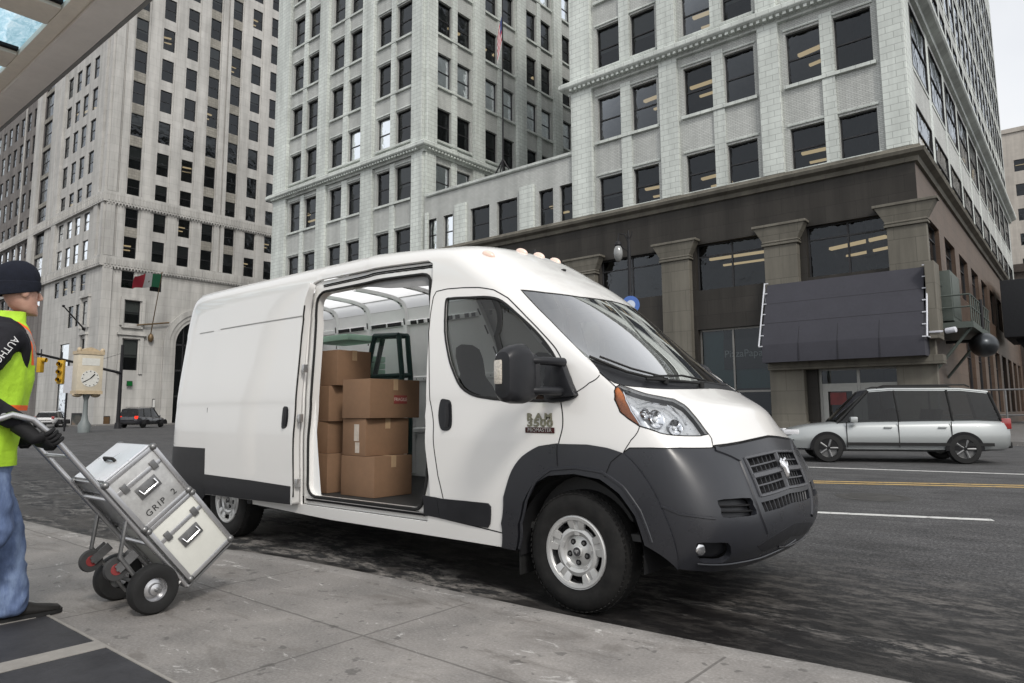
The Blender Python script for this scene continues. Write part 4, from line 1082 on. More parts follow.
mv = LB(O0); mu = LB(O0)     # slim mullions between the windows of a pair, sills and lintel bands
for P_, rr_ in ((pairsL, rows), (pairsR, rows)):
    for i in range(0, 6, 2):
        a, b = P_[i][1], P_[i+1][0]
        mv.b2(a+.03, b-.03, YB-.10, YB+.002, 12.45, 19.7); mv.b2(a+.03, b-.03, YB-.12, YB+.002, 20.9, ROOF)
        for c, d in rr_:
            mu.b2(P_[i][0]-.12, P_[i+1][1]+.12, YB-.16, YB+.16, c-.16, c-.001); mu.b2(P_[i][0]-.1, P_[i+1][1]+.1, YB-.07, YB+.002, d+.12, d+.22)
for a, b in lowp: mu.b2(a-.1, b+.1, YB-.12, YB+.16, 12.28, 12.449)
for i in range(0, len(ypairs), 2):
    a, b = ypairs[i]; c2, d2 = ypairs[i+1]; mv.b2(XL1-.002, XL1+.1, b+.03, c2-.03, 16.6, ROOF)
    for c, d in rows[1:]: mu.b2(XL1-.16, XL1+.16, a-.12, d2+.12, c-.16, c-.001)
for o in opsX: mu.b2(XR-.10, XR+.035, o[0]-.1, o[1]+.1, o[2]-.16, o[2]-.001)
pieces(mu, 'window_sill', terra, ub_, smooth=0); pieces(mv, 'mullion', terra, ub_, smooth=0)
def cornice(name, pts, prof, mat, close=False):
    """prof: (out, z) swept along the plan line pts (outside to the right hand side)"""
    m = LB(O0); n = len(pts); rings = []
    for i in range(n):
        p = Vector((*pts[i], 0)); d0 = (Vector((*pts[i], 0))-Vector((*pts[i-1], 0))).normalized() if i else None; d1 = (Vector((*pts[i+1], 0))-p).normalized() if i < n-1 else None
        d0 = d0 or d1; d1 = d1 or d0
        n0 = Vector((d0.y, -d0.x, 0)); n1 = Vector((d1.y, -d1.x, 0)); b = (n0+n1); b = b/b.dot(n0) if b.dot(n0) > 1e-3 else n0
        rings.append([p+b*o+Vector((0, 0, z)) for o, z in prof])
    m.loft(rings, cap=True, closed=True); return m.build(name, mat, ub_, smooth=0)
cp = [(-.1, 19.78), (.18, 19.82), (.22, 19.98), (.55, 20.12), (.62, 20.2), (.62, 20.42), (.42, 20.58), (-.1, 20.6)]
cornice('cornice', [(XL0, YB+4), (XL0, YB), (XL1, YB), (XL1, 58)], cp, terra)
cp2 = [(o, z+.18) for o, z in cp]
cornice('cornice', [(XW0, YB+6), (XW0, YB), (XR, YB), (XR, YE)], cp2, terra)
def toothed(ax, c0, c1, base, out, inn, z0, z1, pitch=.32, w_=.16):
    """one continuous toothed band under a cornice"""
    pl = []; x = c0
    while x < c1-pitch: pl += [(x, inn), (x, out), (x+w_, out), (x+w_, inn)]; x += pitch
    m_ = LB(O0); n_ = len(pl); vs = []
    P_ = (lambda p, z: (p[0], base-p[1], z)) if ax == 'x' else (lambda p, z: (base+p[1], p[0], z))
    for p in pl: vs += [P_(p, z0), P_(p, z1)]
    m_.add(vs, [(2*i, 2*i+2, 2*i+3, 2*i+1) for i in range(n_-1)])
    for i in range(0, n_-3, 4): o_ = len(m_.v); m_.add([P_(pl[i], z0), P_(pl[i+1], z0), P_(pl[i+2], z0), P_(pl[i+3], z0)], [(0, 1, 2, 3)])
    m_.build('cornice_dentils', terra, ub_, smooth=0)
toothed('x', XL0+.1, XL1, YB, .50, .2, 19.96, 20.12); toothed('x', XW0+.1, XR, YB, .50, .2, 20.14, 20.30); toothed('y', YB, 58, XL1, .50, .2, 19.96, 20.12)
cornice('base_cornice', [(XL0, YB+4), (XL0, YB), (XR, YB), (XR, YE)], [(-.1, 11.72), (.12, 11.76), (.18, 11.95), (.42, 12.06), (.48, 12.2), (.30, 12.3), (.26, 12.42), (-.1, 12.45)], pilst)
cornice('parapet_coping', [(XL1+.35, YB), (XW0-.02, YB)], [(-.3, 16.35), (.10, 16.35), (.16, 16.42), (.16, 16.56), (-.3, 16.6)], terra)
# dark stone base
bw = LB(O0)
shops = [(-32.2, -30.2), (-28.9, -25.9), (-24.3, -20.2), (-18.4, -14.5), (-12.6, -8.95), (-7.1, -3.65)]
ops = [(a, b, 7.3, 9.7) for a, b in shops]+[(a, b, .5, 5.3) for a, b in shops[:-1]]+[(-6.95, -3.66, .02, 3.1)]
wall(bw, F_, (1, 0, 0), (0, -1, 0), XL0, XR, 0, 12.0, ops, .45)
opsB = []; y0 = 31.2
while y0 < YE-4: opsB += [(y0, y0+3.4, 7.3, 9.8)]+([(y0, y0+3.4, 1.0, 5.3)] if y0 > 40 else []); y0 += 5.0
bw.build('base_wall', darkst, ub_, smooth=0)
bw = LB(O0); wall(bw, (XR, 0, 0), (0, 1, 0), (1, 0, 0), YB, YE, 0, 12.0, opsB, .4); bw.build('flank_base_wall', brownst, ub_, smooth=0)
for o in opsB: wl.append((XR, (o[0]+o[1])/2, o[2], o[1]-o[0], o[3]-o[2], PI/2, 2))
for a, b in shops: wl.append(((a+b)/2, YB+.1, 7.3, b-a, 2.4, 0, 2))
place_windows(ub_, wl, 100, 3, .55, .14)
# pilasters with flared capitals
for a, b in [(-31.9+1.0, -29.5), (-25.9+.1, -24.35), (-20.1, -18.5), (-14.35, -12.8), (-8.95, -7.42), (-3.68, -2.2)]:
    m = LB(O0); pr = .38
    m.b2(a, b, YB-pr, YB+.003, 0, 8.95)
    m.loft([[Vector((a-e, YB+.003, z)), Vector((a-e, YB-pr-e2, z)), Vector((b+e, YB-pr-e2, z)), Vector((b+e, YB+.003, z))] for z, e, e2 in ((8.951, .09, .09), (9.05, .09, .09), (9.051, .03, .03), (9.10, .03, .03), (9.101, .08, .06), (9.16, .08, .06), (9.17, .05, .04), (9.85, .42, .14), (9.851, .49, .20), (9.97, .49, .20))])
    m.b2(a-.06, b+.06, YB-pr-.06, YB+.004, 0, .7); m.build('pilaster', pilst, ub_, smooth=0, bevel=.015, bseg=1)
# inner dark rooms behind all windows
rm = LB(O0)
for x0, x1, z0, z1 in ((XL0+.4, XL1-.4, 12, ROOF), (XL1+.4, XW0-.4, 12, 16.2), (XW0+.4, XR-.4, 12, ROOF), (XL0+.4, XR-.4, .05, 11.9)): rm.quad((x0, YB+2.2, z0), (x1, YB+2.2, z0), (x1, YB+2.2, z1), (x0, YB+2.2, z1))
rm.quad((XL1-2.0, YB+.4, 12), (XL1-2.0, 57, 12), (XL1-2.0, 57, ROOF), (XL1-2.0, YB+.4, ROOF)); rm.quad((XR-2.2, YB+.5, 0), (XR-2.2, YE, 0), (XR-2.2, YE, ROOF), (XR-2.2, YB+.5, ROOF))
for z in [0.03, 6.2, 11.6, 15.6, 20.2, 24.5, 28.7, 32.9, 37.1, 41.4]:
    for x0, x1, y0_, y1_ in ((XL0+.3, XL1-.3, YB+.29, YB+2.2), (XW0+.3, XR-.3, YB+.29, YB+2.2), (XL1-2., XL1-.3, YB+.5, 57), (XR-2.2, XR-.45, YB+.5, YE-.5)): rm.b2(x0, x1, y0_, y1_, z, z+.1)
rm.b2(XL1, XW0, YB+.3, YB+2.2, 6.2, 6.3); rm.b2(XL1, XW0, YB+.3, YB+2.2, 15.6, 15.7)
rm.build('interior_rooms', room, ub_, smooth=0, weld=False)
# shop windows, glazed with alloy frames
alloy = simple('shopfront_alloy', (.22, .215, .20), .4, metal=.5)
shopg = glassy('shop_glass', (.55, .6, .6), 0, 1.5, (.9, .95, 1), 1.2)
teal = simple('teal_panel', (.025, .10, .105), .5, var=.15)
for i, (a, b) in enumerate(shops[:-1]):
    m = LB(O0); y = YB+.30; mx = a+(b-a)*.47
    for x in (a+.04, mx, b-.04): m.b2(x-.045, x+.045, y-.05, y+.05, .5, 5.3)
    for z in (.55, 2.15, 5.25): m.b2(a+.085, b-.085, y-.045, y+.045, z-.045, z+.045)
    fr_ = m.build('shop_window', alloy, ub_, smooth=0)
    m = LB(O0); m.quad((a, y, .5), (b, y, .5), (b, y, 5.3), (a, y, 5.3)); m.build('pane', shopg, fr_, smooth=0)
    m = LB(O0); m.b2(a, b, YB+.55, YB+.60, 2.3, 3.3); m.b2(a, a+1.1, YB+.56, YB+.60, 3.3, 5.2); m.build('teal_fascia', teal, fr_, smooth=0)
a, b = shops[4]
sgn = LB(O0); sgn.b2(a+1.15, b-.15, YB+.38, YB+.44, 3.25, 4.75); sg_o = sgn.build('shop_sign', simple('sign_black', (.018, .018, .02), .5), ub_, smooth=0)
text_obj('sign_letters', 'PizzaPapalis', .50, simple('sign_lettering', (.42, .42, .42), .5), sg_o, basis(Vector((a+1.15+(b-.15-a-1.15)/2+.02, YB+.375, 4.0))+O0, (1, 0, 0), (0, 0, 1)), extrude=.005)
# entrance doors
m = LB(O0); y = YB+.30; doorm = simple('entrance_alloy', (.34, .34, .32), .45, metal=.3); a, b = -6.95, -3.66
for x in (a+.05, (a+b)/2, b-.05): m.b2(x-.06, x+.06, y-.05, y+.06, .02, 3.08)
for z in (2.35, 3.03): m.b2(a+.11, b-.11, y-.045, y+.055, z-.05, z+.05)
for x0, x1 in ((a+.12, (a+b)/2-.07), ((a+b)/2+.07, b-.12)):
    m.b2(x0, x0+.22, y-.04, y+.04, .02, 2.3); m.b2(x1-.22, x1, y-.04, y+.04, .02, 2.3); m.b2(x0+.22, x1-.22, y-.04, y+.04, .02, .35); m.b2(x0+.22, x1-.22, y-.04, y+.04, 2.05, 2.3)
eo = m.build('entrance_door', doorm, ub_, smooth=0)
m = LB(O0); m.quad((a, y, .02), (b, y, .02), (b, y, 3.1), (a, y, 3.1)); m.build('pane', shopg, eo, smooth=0)
m = LB(O0); m.b2(a+.42, a+1.1, y-.02, y-.005, 1.45, 2.0); m.build('red_poster', simple('poster_red', (.13, .02, .02), .5, var=.6, vs=4), eo, smooth=0)
# stone sign box beside the awning
m = LB(O0); m.b2(-2.30, -1.95, YB-1.0, YB+.2, 4.05, 7.2); m.b2(-8.9, -1.90, YB-.75, YB-.02, 3.05, 3.42); m.build('stone_return', pilst, ub_, smooth=0, bevel=.02)
# awning
aw = empty('awning', (-5.6, YB, 4), 'dark grey fabric awning on white side brackets over the corner entrance', 'awning')
sh = Vector((5.6, -YB, -4)); fabric = simple('awning_fabric', (.050, .050, .060), .8, var=.12, vs=1.2, bmp=.2, bs=30)
m = LB(sh); yt, yb_ = YB-.45, YB-1.55
m.loft([[Vector((-8.85+6.45*k/8, y_, z+.0)) for k in range(9)] for y_, z in ((yt, 7.08), (yt-.03, 7.02), ((yt+yb_)/2-.03, 5.62), (yb_, 4.20), (yb_-.01, 4.15), (yb_+.02, 3.36))], cap=False, closed=False)
for x in (-8.85, -2.40): m.add([(x, yt, 7.08), (x, yb_, 4.2), (x, yb_+.02, 3.36), (x, yt, 3.36)], [(0, 1, 2, 3)])
ao = m.build('canopy_fabric', fabric, aw, smooth=20, weld=False)
m = LB(sh)
for k in (2, 4, 6): x = -8.85+6.45*k/8; m.b2(x-.012, x+.012, yb_-.02, yb_-.0, 3.38, 4.16); m.quad((x-.012, yt-.012, 7.06), (x+.012, yt-.012, 7.06), (x+.012, yb_-.022, 4.18), (x-.012, yb_-.022, 4.18))
for fz in (.33, .66):
    ya, za = yt+(yb_-yt)*fz, 7.08+(4.2-7.08)*fz; m.quad((-8.85, ya-.015, za+.012), (-2.4, ya-.015, za+.012), (-2.4, ya-.025, za-.012), (-8.85, ya-.025, za-.012))
pieces(m, 'seam', simple('awning_seam', (.033, .033, .038), .8), aw, smooth=0, weld=False)
brk = simple('bracket_white', (.55, .56, .60), .5, var=.08)
for x, sg in ((-8.95, -1), (-2.28, 1)):
    m = LB(sh); a_, b_ = Vector((x, yt-.05, 7.15)), Vector((x, yb_-.08, 4.1)); m.cyl(a_, b_, .035, n=8); m.cyl((x, yt, 4.1), b_, .03, n=8); m.cyl((x, yt+.4, 7.15), a_, .04, n=8); m.cyl((x, yt, 4.1), a_, .02, n=8)
    for k in range(7): p = a_+(b_-a_)*k/6; m.box(p-Vector((sg*.08, 0, 0)), (.18, .045, .045))
    m.build('bracket', brk, aw, smooth=30)
# ---------------------------------------------------------------- pale stone tower across the side street
tw = empty('stone_tower', (XT, YT, 0), 'tall pale limestone tower with carved belts and great arched window', 'building')
TS = Vector((-XT, -YT, 0)); wl = []; TOP = 78.0
rt = [(44.25, 46.9)]
z = 44.65
while z > 26: rt.append((z-3.86-.4, z-3.86+2.25)); z -= 3.86
rt = sorted(rt); z = 44.65
while z < TOP-6: z += 3.86; rt.append((z-.4, z+2.25))
rt = [(max(r[0], 25.75), r[1]) for r in rt if r[0] > 24.9]; rt += [(22.0, 24.15), (18.5, 20.9), (15.1, 17.0)]
colX = [26.95, 30.0, 32.85, 35.65, 38.45, 41.25, 44.0, 47.1, 50.0, 52.8, 55.5]
opsX = [(c, c+1.35, a, b) for c in colX for a, b in rt if a > 17]+[(c, c+1.3, 15.1, 17.0) for c in colX[:2]]+[(27.5, 29.1, 11.2, 13.75), (27.5, 29.1, 6.0, 9.4), (33.2, 39.2, .0, 12.6)]
m = LB(TS); wall(m, (XT, 0, 0), (0, 1, 0), (1, 0, 0), YT, 62, 0, TOP, opsX, .30)
colY = [-81.0, -84.15, -87.05, -89.7, -92.5, -105.6, -108.4, -111.2, -114, -116.8, -119.6, -122.4]
opsY = [(c-1.05, c+.6, a, b) for c in colY[1:] for a, b in rt if b < 60]+[(-79.9-.7, -79.9, a, b) for a, b in rt if b < 60 and a > 17]+[(-101.9, -98.6, a-.3, b+.3) for a, b in rt if b < 60]
opsY += [(-83.8, -82.0, 11.1, 13.75), (-88.3, -86.7, 11.1, 13.6), (-86, -84.5, 11.1, 13.6), (-83.4, -82.0, 7.6, 9.5), (-90.2, -87.2, .0, 9.3)]
wall(m, (0, YT, 0), (1, 0, 0), (0, -1, 0), -97.3, XT, 0, 62, [o for o in opsY if o[0] > -97], .22)
m2 = LB(TS); wall(m2, (0, YT, 0), (1, 0, 0), (0, -1, 0), -124, -97.3, 0, 62, [o for o in opsY if o[0] < -97.3], .22); m2.build('wing_wall', masonry('wing_stone', (.20, .185, .175), 1.5, .97, .8, .1, .85, .02, .4, .2), tw, smooth=0)
wall(m, (0, YT, 0), (1, 0, 0), (0, -1, 0), -96, XT, 62, TOP, [], .3)
m.quad((-124, YT, 62), (XT, YT, 62), (XT, 62, TOP), (-124, 62, TOP))
m.build('wall', lime, tw, smooth=0)
for o in opsX:
    if o[1]-o[0] < 3: wl.append((XT, (o[0]+o[1])/2, o[2], o[1]-o[0], o[3]-o[2], PI/2, 0))
for o in opsY:
    wl.append(((o[0]+o[1])/2, YT, o[2], o[1]-o[0], o[3]-o[2], 0, 0))
place_windows(tw, wl, 100, 9, .12, .30, .12)
# spandrels in the striped columns, piers, grooves
m = LB(TS)
srt = sorted(r for r in rt if r[0] > 17)
for c in (26.95, 35.65, 38.45):
    for i in range(len(srt)-1):
        if 24 < srt[i][1] < 25: continue
        m.b2(XT-.002, XT+.02, c, c+1.35, srt[i][1]+.02, srt[i+1][0]-.02)
for i in range(len(srt)-1):
    if srt[i+1][0] < 61: m.b2(-101.9, -98.6, YT-.02, YT+.01, srt[i][1]+.32, srt[i+1][0]-.32)
pieces(m, 'spandrel', limes, tw, smooth=0)
m = LB(TS)
for a, b, pr in ((YT, 25.8, .25), (26.05, 26.75, .16), (28.5, 29.7, .12), (31.5, 32.6, .12), (34.35, 35.4, .12), (37.12, 37.75, .2), (37.95, 38.4, .2), (39.95, 41.0, .12), (42.75, 43.8, .12), (45.5, 46.9, .18), (48.6, 49.8, .12), (51.5, 52.6, .12)):
    m.b2(XT-.002, XT+pr, a, b, 25.7, TOP); m.b2(XT-.002, XT+pr, a, b, 18.45, 24.35)
for a, b, pr in ((-79.75, XT+.002, .25), (-81.9, -80.75, .22), (-85.2, -84.35, .0), (-95.4, -93.9, .3), (-98.4, -96.2, .12), (-104.2, -102.1, .35), (-110, -109.7, .1)):
    if pr: m.b2(a, b, YT-pr, YT+.002, 18.45, 62)
m.b2(XT-.002, XT+.3, YT, 25.9, 0, 17.2)
m.build('piers', lime, tw, smooth=0)
m = LB(TS)
for z0, z1 in ((24.4, 25.65), (17.25, 18.4)):
    m.b2(-124, XT+.32, YT-.34, YT+.0, z0, z1); m.b2(XT, XT+.32, YT+.001, 62, z0, z1)
    y = YT+.1
    while y < 61: m.b2(XT+.31, XT+.40, y, y+.16, z0+.2, z1-.25); m.b2(XT+.31, XT+.37, y+.02, y+.14, z0-.22, z0+.1); y += .34
    x = -124
    while x < XT: m.b2(x, x+.16, YT-.41, YT-.33, z0+.2, z1-.25); x += .6
m.build('carved_belts', lime, tw, smooth=0)
# arched great window: surround rings + glazing
m = LB(TS); cy, cz = 36.2, 9.2
for r0, r1, pr in ((3.0, 3.35, .12), (3.35, 3.8, .22), (3.8, 4.4, .34)):
    pts0 = [(cy+r0*math.cos(a), cz+r0*math.sin(a)) for a in [PI*k/24 for k in range(25)]]; pts1 = [(cy+r1*math.cos(a), cz+r1*math.sin(a)) for a in [PI*k/24 for k in range(25)]]
    pts0 = [(cy+r0, 0)]+pts0+[(cy-r0, 0)]; pts1 = [(cy+r1, 0)]+pts1+[(cy-r1, 0)]
    rings = [[Vector((XT+.0, a[0], a[1])), Vector((XT+pr, a[0], a[1])), Vector((XT+pr, b[0], b[1])), Vector((XT+.0, b[0], b[1]))] for a, b in zip(pts0, pts1)]
    m.loft(rings)
# corners of the rectangular opening around the arch
pl_ = [(cy+3.0*math.cos(a), cz+3.0*math.sin(a)) for a in [PI*k/24 for k in range(25)]]
m.add([(XT+.01, p[0], p[1]) for p in pl_]+[(XT+.01, p[0], 12.7) for p in pl_], [(i, i+1, 25+i+1, 25+i) for i in range(24)])
arch_o = m.build('arch_surround', lime, tw, smooth=0)
m = LB(TS)
for y_ in (34.2, 35.5, 36.9, 38.2): m.b2(XT-.3, XT-.2, y_-.06, y_+.06, 0, 12.2)
for z_ in (3.2, 6.2, 9.2): m.b2(XT-.3, XT-.2, 33.2, 39.2, z_-.1, z_+.1)
pieces(m, 'arch_tracery_bar', framem, tw, smooth=0)
m = LB(TS); m.quad((XT-.25, 33.2, 0), (XT-.25, 39.2, 0), (XT-.25, 39.2, 12.6), (XT-.25, 33.2, 12.6)); m.build('pane', wglass, tw, smooth=0)
# framed windows near the corner
m = LB(TS)
for z0, z1 in ((10.9, 14.1), (5.6, 9.8)):
    for a, b, c, d in ((27.0, 27.35, z0, z1), (29.25, 29.6, z0, z1), (27.35, 29.25, z1-.3, z1)): m.b2(XT-.002, XT+.2, a, b, c, d)
m.b2(XT-.002, XT+.4, 26.8, 29.8, 9.85, 10.1); m.b2(XT-.002, XT+.28, 27.2, 29.4, 10.65, 10.88)
for a, b, z0, z1 in ((-84.2, -81.6, 10.7, 14.1), (-83.7, -81.7, 7.3, 9.9)): m.b2(a, a+.3, YT-.2, YT+.002, z0, z1); m.b2(b-.3, b, YT-.2, YT+.002, z0, z1); m.b2(a-.1, b+.1, YT-.3, YT+.002, z1, z1+.25)
pieces(m, 'window_surround', lime, tw, smooth=0)
m = LB(TS); m.quad((XT-1.8, YT+1, 0), (XT-1.8, 61, 0), (XT-1.8, 61, TOP), (XT-1.8, YT+1, TOP)); m.quad((-124, YT+1.8, 0), (XT-1, YT+1.8, 0), (XT-1, YT+1.8, 62), (-124, YT+1.8, 62)); m.build('interior_rooms', room, tw, smooth=0)
# ---------------------------------------------------------------- far buildings on the right and across the street behind the camera
def block(name, label, x0, x1, y0, y1, H, mat, wins, pitch=3.6, ww=1.4, fl=3.8, hh=2.2, face='y', z0=3):
    o = empty(name, ((x0+x1)/2, y0, 0), label, 'building'); S = -Vector(o.location)
    ops = []; m = LB(S)
    if wins:
        a0, a1 = (x0, x1) if 'y' in face.lower() else (y0, y1)
        u = a0+pitch*.4
        while u+ww < a1-.8:
            z = z0
            while z+hh < H-1.5: ops.append((u, u+ww, z, z+hh)); z += fl
            u += pitch
    wl_ = []
    if face == 'y':
        wall(m, (0, y0, 0), (1, 0, 0), (0, -1, 0), x0, x1, 0, H, ops, .3); wl_ = [((p[0]+p[1])/2, y0, p[2], p[1]-p[0], p[3]-p[2], 0, 0) for p in ops]
        wall(m, (x0, 0, 0), (0, 1, 0), (-1, 0, 0), y0, y1, 0, H, []); wall(m, (x1, 0, 0), (0, 1, 0), (1, 0, 0), y0, y1, 0, H, [])
    elif face == 'Y':
        wall(m, (0, y1, 0), (-1, 0, 0), (0, 1, 0), -x1, -x0, 0, H, [(-p[1], -p[0], p[2], p[3]) for p in ops], .3); wl_ = [((p[0]+p[1])/2, y1, p[2], p[1]-p[0], p[3]-p[2], PI, 0) for p in ops]
        wall(m, (x0, 0, 0), (0, 1, 0), (-1, 0, 0), y0, y1, 0, H, []); wall(m, (x1, 0, 0), (0, 1, 0), (1, 0, 0), y0, y1, 0, H, [])
    elif face == 'X':
        wall(m, (x1, 0, 0), (0, 1, 0), (1, 0, 0), y0, y1, 0, H, ops, .3); wl_ = [(x1, (p[0]+p[1])/2, p[2], p[1]-p[0], p[3]-p[2], PI/2, 0) for p in ops]
        wall(m, (0, y0, 0), (1, 0, 0), (0, -1, 0), x0, x1, 0, H, [])
    m.quad((x0, y0, H), (x1, y0, H), (x1, y1, H), (x0, y1, H)); m.build('wall', mat, o, smooth=0)
    m = LB(S); m.b2(x0-.25, x1+.25, y0-.25, y1+.25, H-.5, H+.3); m.build('parapet', mat, o, smooth=0)
    if wl_:
        place_windows(o, wl_, 60, 4, .08, .2, .2)
        m = LB(S); m.b2(x0+1.6, x1-1.6, y0+1.6, y1-1.6, 0, H-1); m.build('interior_rooms', room, o, smooth=0)
    return o
pale = masonry('pale_stone', (.50, .46, .41), 1.2, .6, .85, .08)
dkbr = masonry('dark_brown_brick', (.085, .07, .062), .24, .085, .7, .2)
bx0 = ray_y(1000, 190, 150).x; bk = block('pale_building', 'pale cream stone building far down the side street at the right edge', bx0, bx0+45, 150, 175, ray_y(1012, 130, 150).z, pale, True, 6, 2.0, 4.6, 2.2)
bd_ = block('brick_building', 'dark brown brick building beyond the end of the office building flank', -16, -1.2, YE+.5, 110, 15.5, dkbr, True, 3.2, 1.5, 3.8, 2.3, 'X')
# ================================================================ GROUND
def ground_mat():
    m, nt, out = NT('asphalt'); v = coord(nt)
    fine = noise(nt, v, 55, 4, .7); mid = noise(nt, v, 3.2, 6, .65); big = noise(nt, v, .28, 5, .6)
    # tyre polish / dirt dragged along the kerb lane
    mp = nt.nodes.new('ShaderNodeMapping'); mp.inputs['Scale'].default_value = (.75, 1.7, 1); mp.inputs['Rotation'].default_value = (0, 0, R(-6)); L(nt, v, mp.inputs['Vector'])
    st = noise(nt, mp.outputs[0], 1.3, 8, .68, .6); st2 = noise(nt, mp.outputs[0], 4.5, 8, .75, .3)
    base = ramp(nt, mid, [(.30, (.034, .034, .036)), (.52, (.050, .049, .050)), (.75, (.068, .066, .066))])
    base = mixc(nt, 1.0, base, ramp(nt, big, [(.35, .80), (.65, 1.25)]), 'MULTIPLY')
    g2 = noise(nt, v, 30, 5, .85)
    base = mixc(nt, .5, base, ramp(nt, fine, [(.38, .012), (.5, .045), (.66, .15)]), 'MIX')
    base = mixc(nt, 1.0, base, ramp(nt, g2, [(.36, .35), (.5, .95), (.64, 1.75)]), 'MULTIPLY')
    base = mixc(nt, 1.0, base, ramp(nt, st, [(.36, .66), (.6, 1.1)]), 'MULTIPLY')
    sx = nt.nodes.new('ShaderNodeSeparateXYZ'); L(nt, v, sx.inputs[0])
    # pale dried slush band between wheel line and kerb: y from -.3 to 2.2
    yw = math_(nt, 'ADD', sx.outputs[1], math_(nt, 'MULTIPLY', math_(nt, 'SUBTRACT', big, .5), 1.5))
    bandA = ramp(nt, math_(nt, 'MULTIPLY', math_(nt, 'ADD', yw, .6), .25), [(0, 1), (.25, 1), (.62, .25), (.9, 0)])
    pale = math_(nt, 'MULTIPLY', ramp(nt, st2, [(.47, 0), (.56, 1)]), bandA)
    grit = noise(nt, mp.outputs[0], 16, 8, .8)
    pale = math_(nt, 'MULTIPLY', pale, ramp(nt, grit, [(.40, .15), (.56, 1)]))
    base = mixc(nt, math_(nt, 'MULTIPLY', pale, .8), base, (.27, .25, .23))
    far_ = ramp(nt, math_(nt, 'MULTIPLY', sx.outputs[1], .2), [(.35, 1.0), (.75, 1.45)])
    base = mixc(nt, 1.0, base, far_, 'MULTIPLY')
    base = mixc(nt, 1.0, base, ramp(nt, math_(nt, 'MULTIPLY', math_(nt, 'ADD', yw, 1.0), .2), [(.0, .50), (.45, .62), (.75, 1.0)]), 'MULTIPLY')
    base = mixc(nt, math_(nt, 'MULTIPLY', pale, .55), base, (.36, .335, .31))
    # tar and oil-dark wet patches near the kerb
    wet = math_(nt, 'MULTIPLY', ramp(nt, noise(nt, mp.outputs[0], .8, 6, .6, .5), [(.47, 1), (.58, 0)]), bandA)
    base = mixc(nt, math_(nt, 'MULTIPLY', wet, .88), base, (.014, .013, .013))
    # cracks
    vo = nt.nodes.new('ShaderNodeTexVoronoi'); vo.feature = 'DISTANCE_TO_EDGE'; vo.inputs['Scale'].default_value = .33
    wv = mixc(nt, .12, v, nt_noise_color(nt, v, 1.4), 'ADD'); L(nt, wv, vo.inputs['Vector'])
    ck = ramp(nt, vo.outputs['Distance'], [(0, 1), (.006, 0)]); ckm = math_(nt, 'MULTIPLY', ck, ramp(nt, noise(nt, v, .5, 3), [(.50, 0), (.56, 1)]))
    base = mixc(nt, math_(nt, 'MULTIPLY', ckm, .7), base, (.015, .015, .015))
    rough = mixc(nt, wet, ramp(nt, fine, [(.3, .7), (.7, .9)]), .38)
    h = math_(nt, 'ADD', math_(nt, 'MULTIPLY', fine, .6), math_(nt, 'MULTIPLY', st2, .8))
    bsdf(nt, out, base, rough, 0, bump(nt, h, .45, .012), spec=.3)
    return m
def nt_noise_color(nt, v, s):
    n = nt.nodes.new('ShaderNodeTexNoise'); n.inputs['Scale'].default_value = s; L(nt, v, n.inputs['Vector']); return n.outputs['Color']
def concrete_mat(name='pavement_concrete', joints=True, col=(.285, .262, .24)):
    m, nt, out = NT(name); v = coord(nt)
    fine = noise(nt, v, 70, 4, .7); mid = noise(nt, v, 2.6, 7, .7, .3); big = noise(nt, v, .6, 4, .6)
    c = ramp(nt, mid, [(.3, tuple(x*.62 for x in col)), (.52, tuple(x*.95 for x in col)), (.72, tuple(x*1.22 for x in col))])
    c = mixc(nt, 1.0, c, ramp(nt, big, [(.35, .80), (.65, 1.12)]), 'MULTIPLY')
    c = mixc(nt, .35, c, ramp(nt, fine, [(.35, .07), (.55, .20), (.7, .36)]), 'MIX')
    # white salt / paint scuffs, dark gum spots
    mp = nt.nodes.new('ShaderNodeMapping'); mp.inputs['Scale'].default_value = (1.0, 2.6, 1); mp.inputs['Rotation'].default_value = (0, 0, R(12)); L(nt, v, mp.inputs['Vector'])
    sc = ramp(nt, noise(nt, mp.outputs[0], 2.4, 9, .78, 1.2), [(.60, 0), (.64, 1)])
    c = mixc(nt, math_(nt, 'MULTIPLY', sc, .55), c, (.60, .585, .56))
    dk = ramp(nt, noise(nt, mp.outputs[0], 1.1, 7, .7, .8), [(.36, 1), (.46, 0)]); c = mixc(nt, math_(nt, 'MULTIPLY', dk, .5), c, (.10, .088, .076))
    sp_ = ramp(nt, noise(nt, v, 14, 2, .5), [(.30, 1), (.33, 0)]); c = mixc(nt, math_(nt, 'MULTIPLY', sp_, .5), c, (.05, .048, .045))
    h = math_(nt, 'MULTIPLY', fine, .5)
    if joints:
        b = nt.nodes.new('ShaderNodeTexBrick'); b.offset = 0; b.inputs['Scale'].default_value = 1; b.inputs['Brick Width'].default_value = 1.55; b.inputs['Row Height'].default_value = 1.55
        b.inputs['Mortar Size'].default_value = .008; b.inputs['Mortar Smooth'].default_value = .2
        m2 = nt.nodes.new('ShaderNodeMapping'); m2.inputs['Location'].default_value = (.45, 1.24, 0); L(nt, v, m2.inputs['Vector']); L(nt, mixc(nt, .012, m2.outputs[0], nt_noise_color(nt, v, 5), 'ADD'), b.inputs['Vector'])
        c = mixc(nt, math_(nt, 'MULTIPLY', b.outputs['Fac'], .55), c, (.06, .055, .05)); h = math_(nt, 'SUBTRACT', h, math_(nt, 'MULTIPLY', b.outputs['Fac'], 1.2))
    bsdf(nt, out, c, ramp(nt, mid, [(.3, .6), (.7, .85)]), 0, bump(nt, h, .4, .008), spec=.35); return m
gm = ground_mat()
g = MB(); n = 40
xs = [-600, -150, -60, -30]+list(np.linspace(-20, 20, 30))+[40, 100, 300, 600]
ys = [-200, -60, -20]+list(np.linspace(-10, 20, 20))+[40, 100, 300, 700]
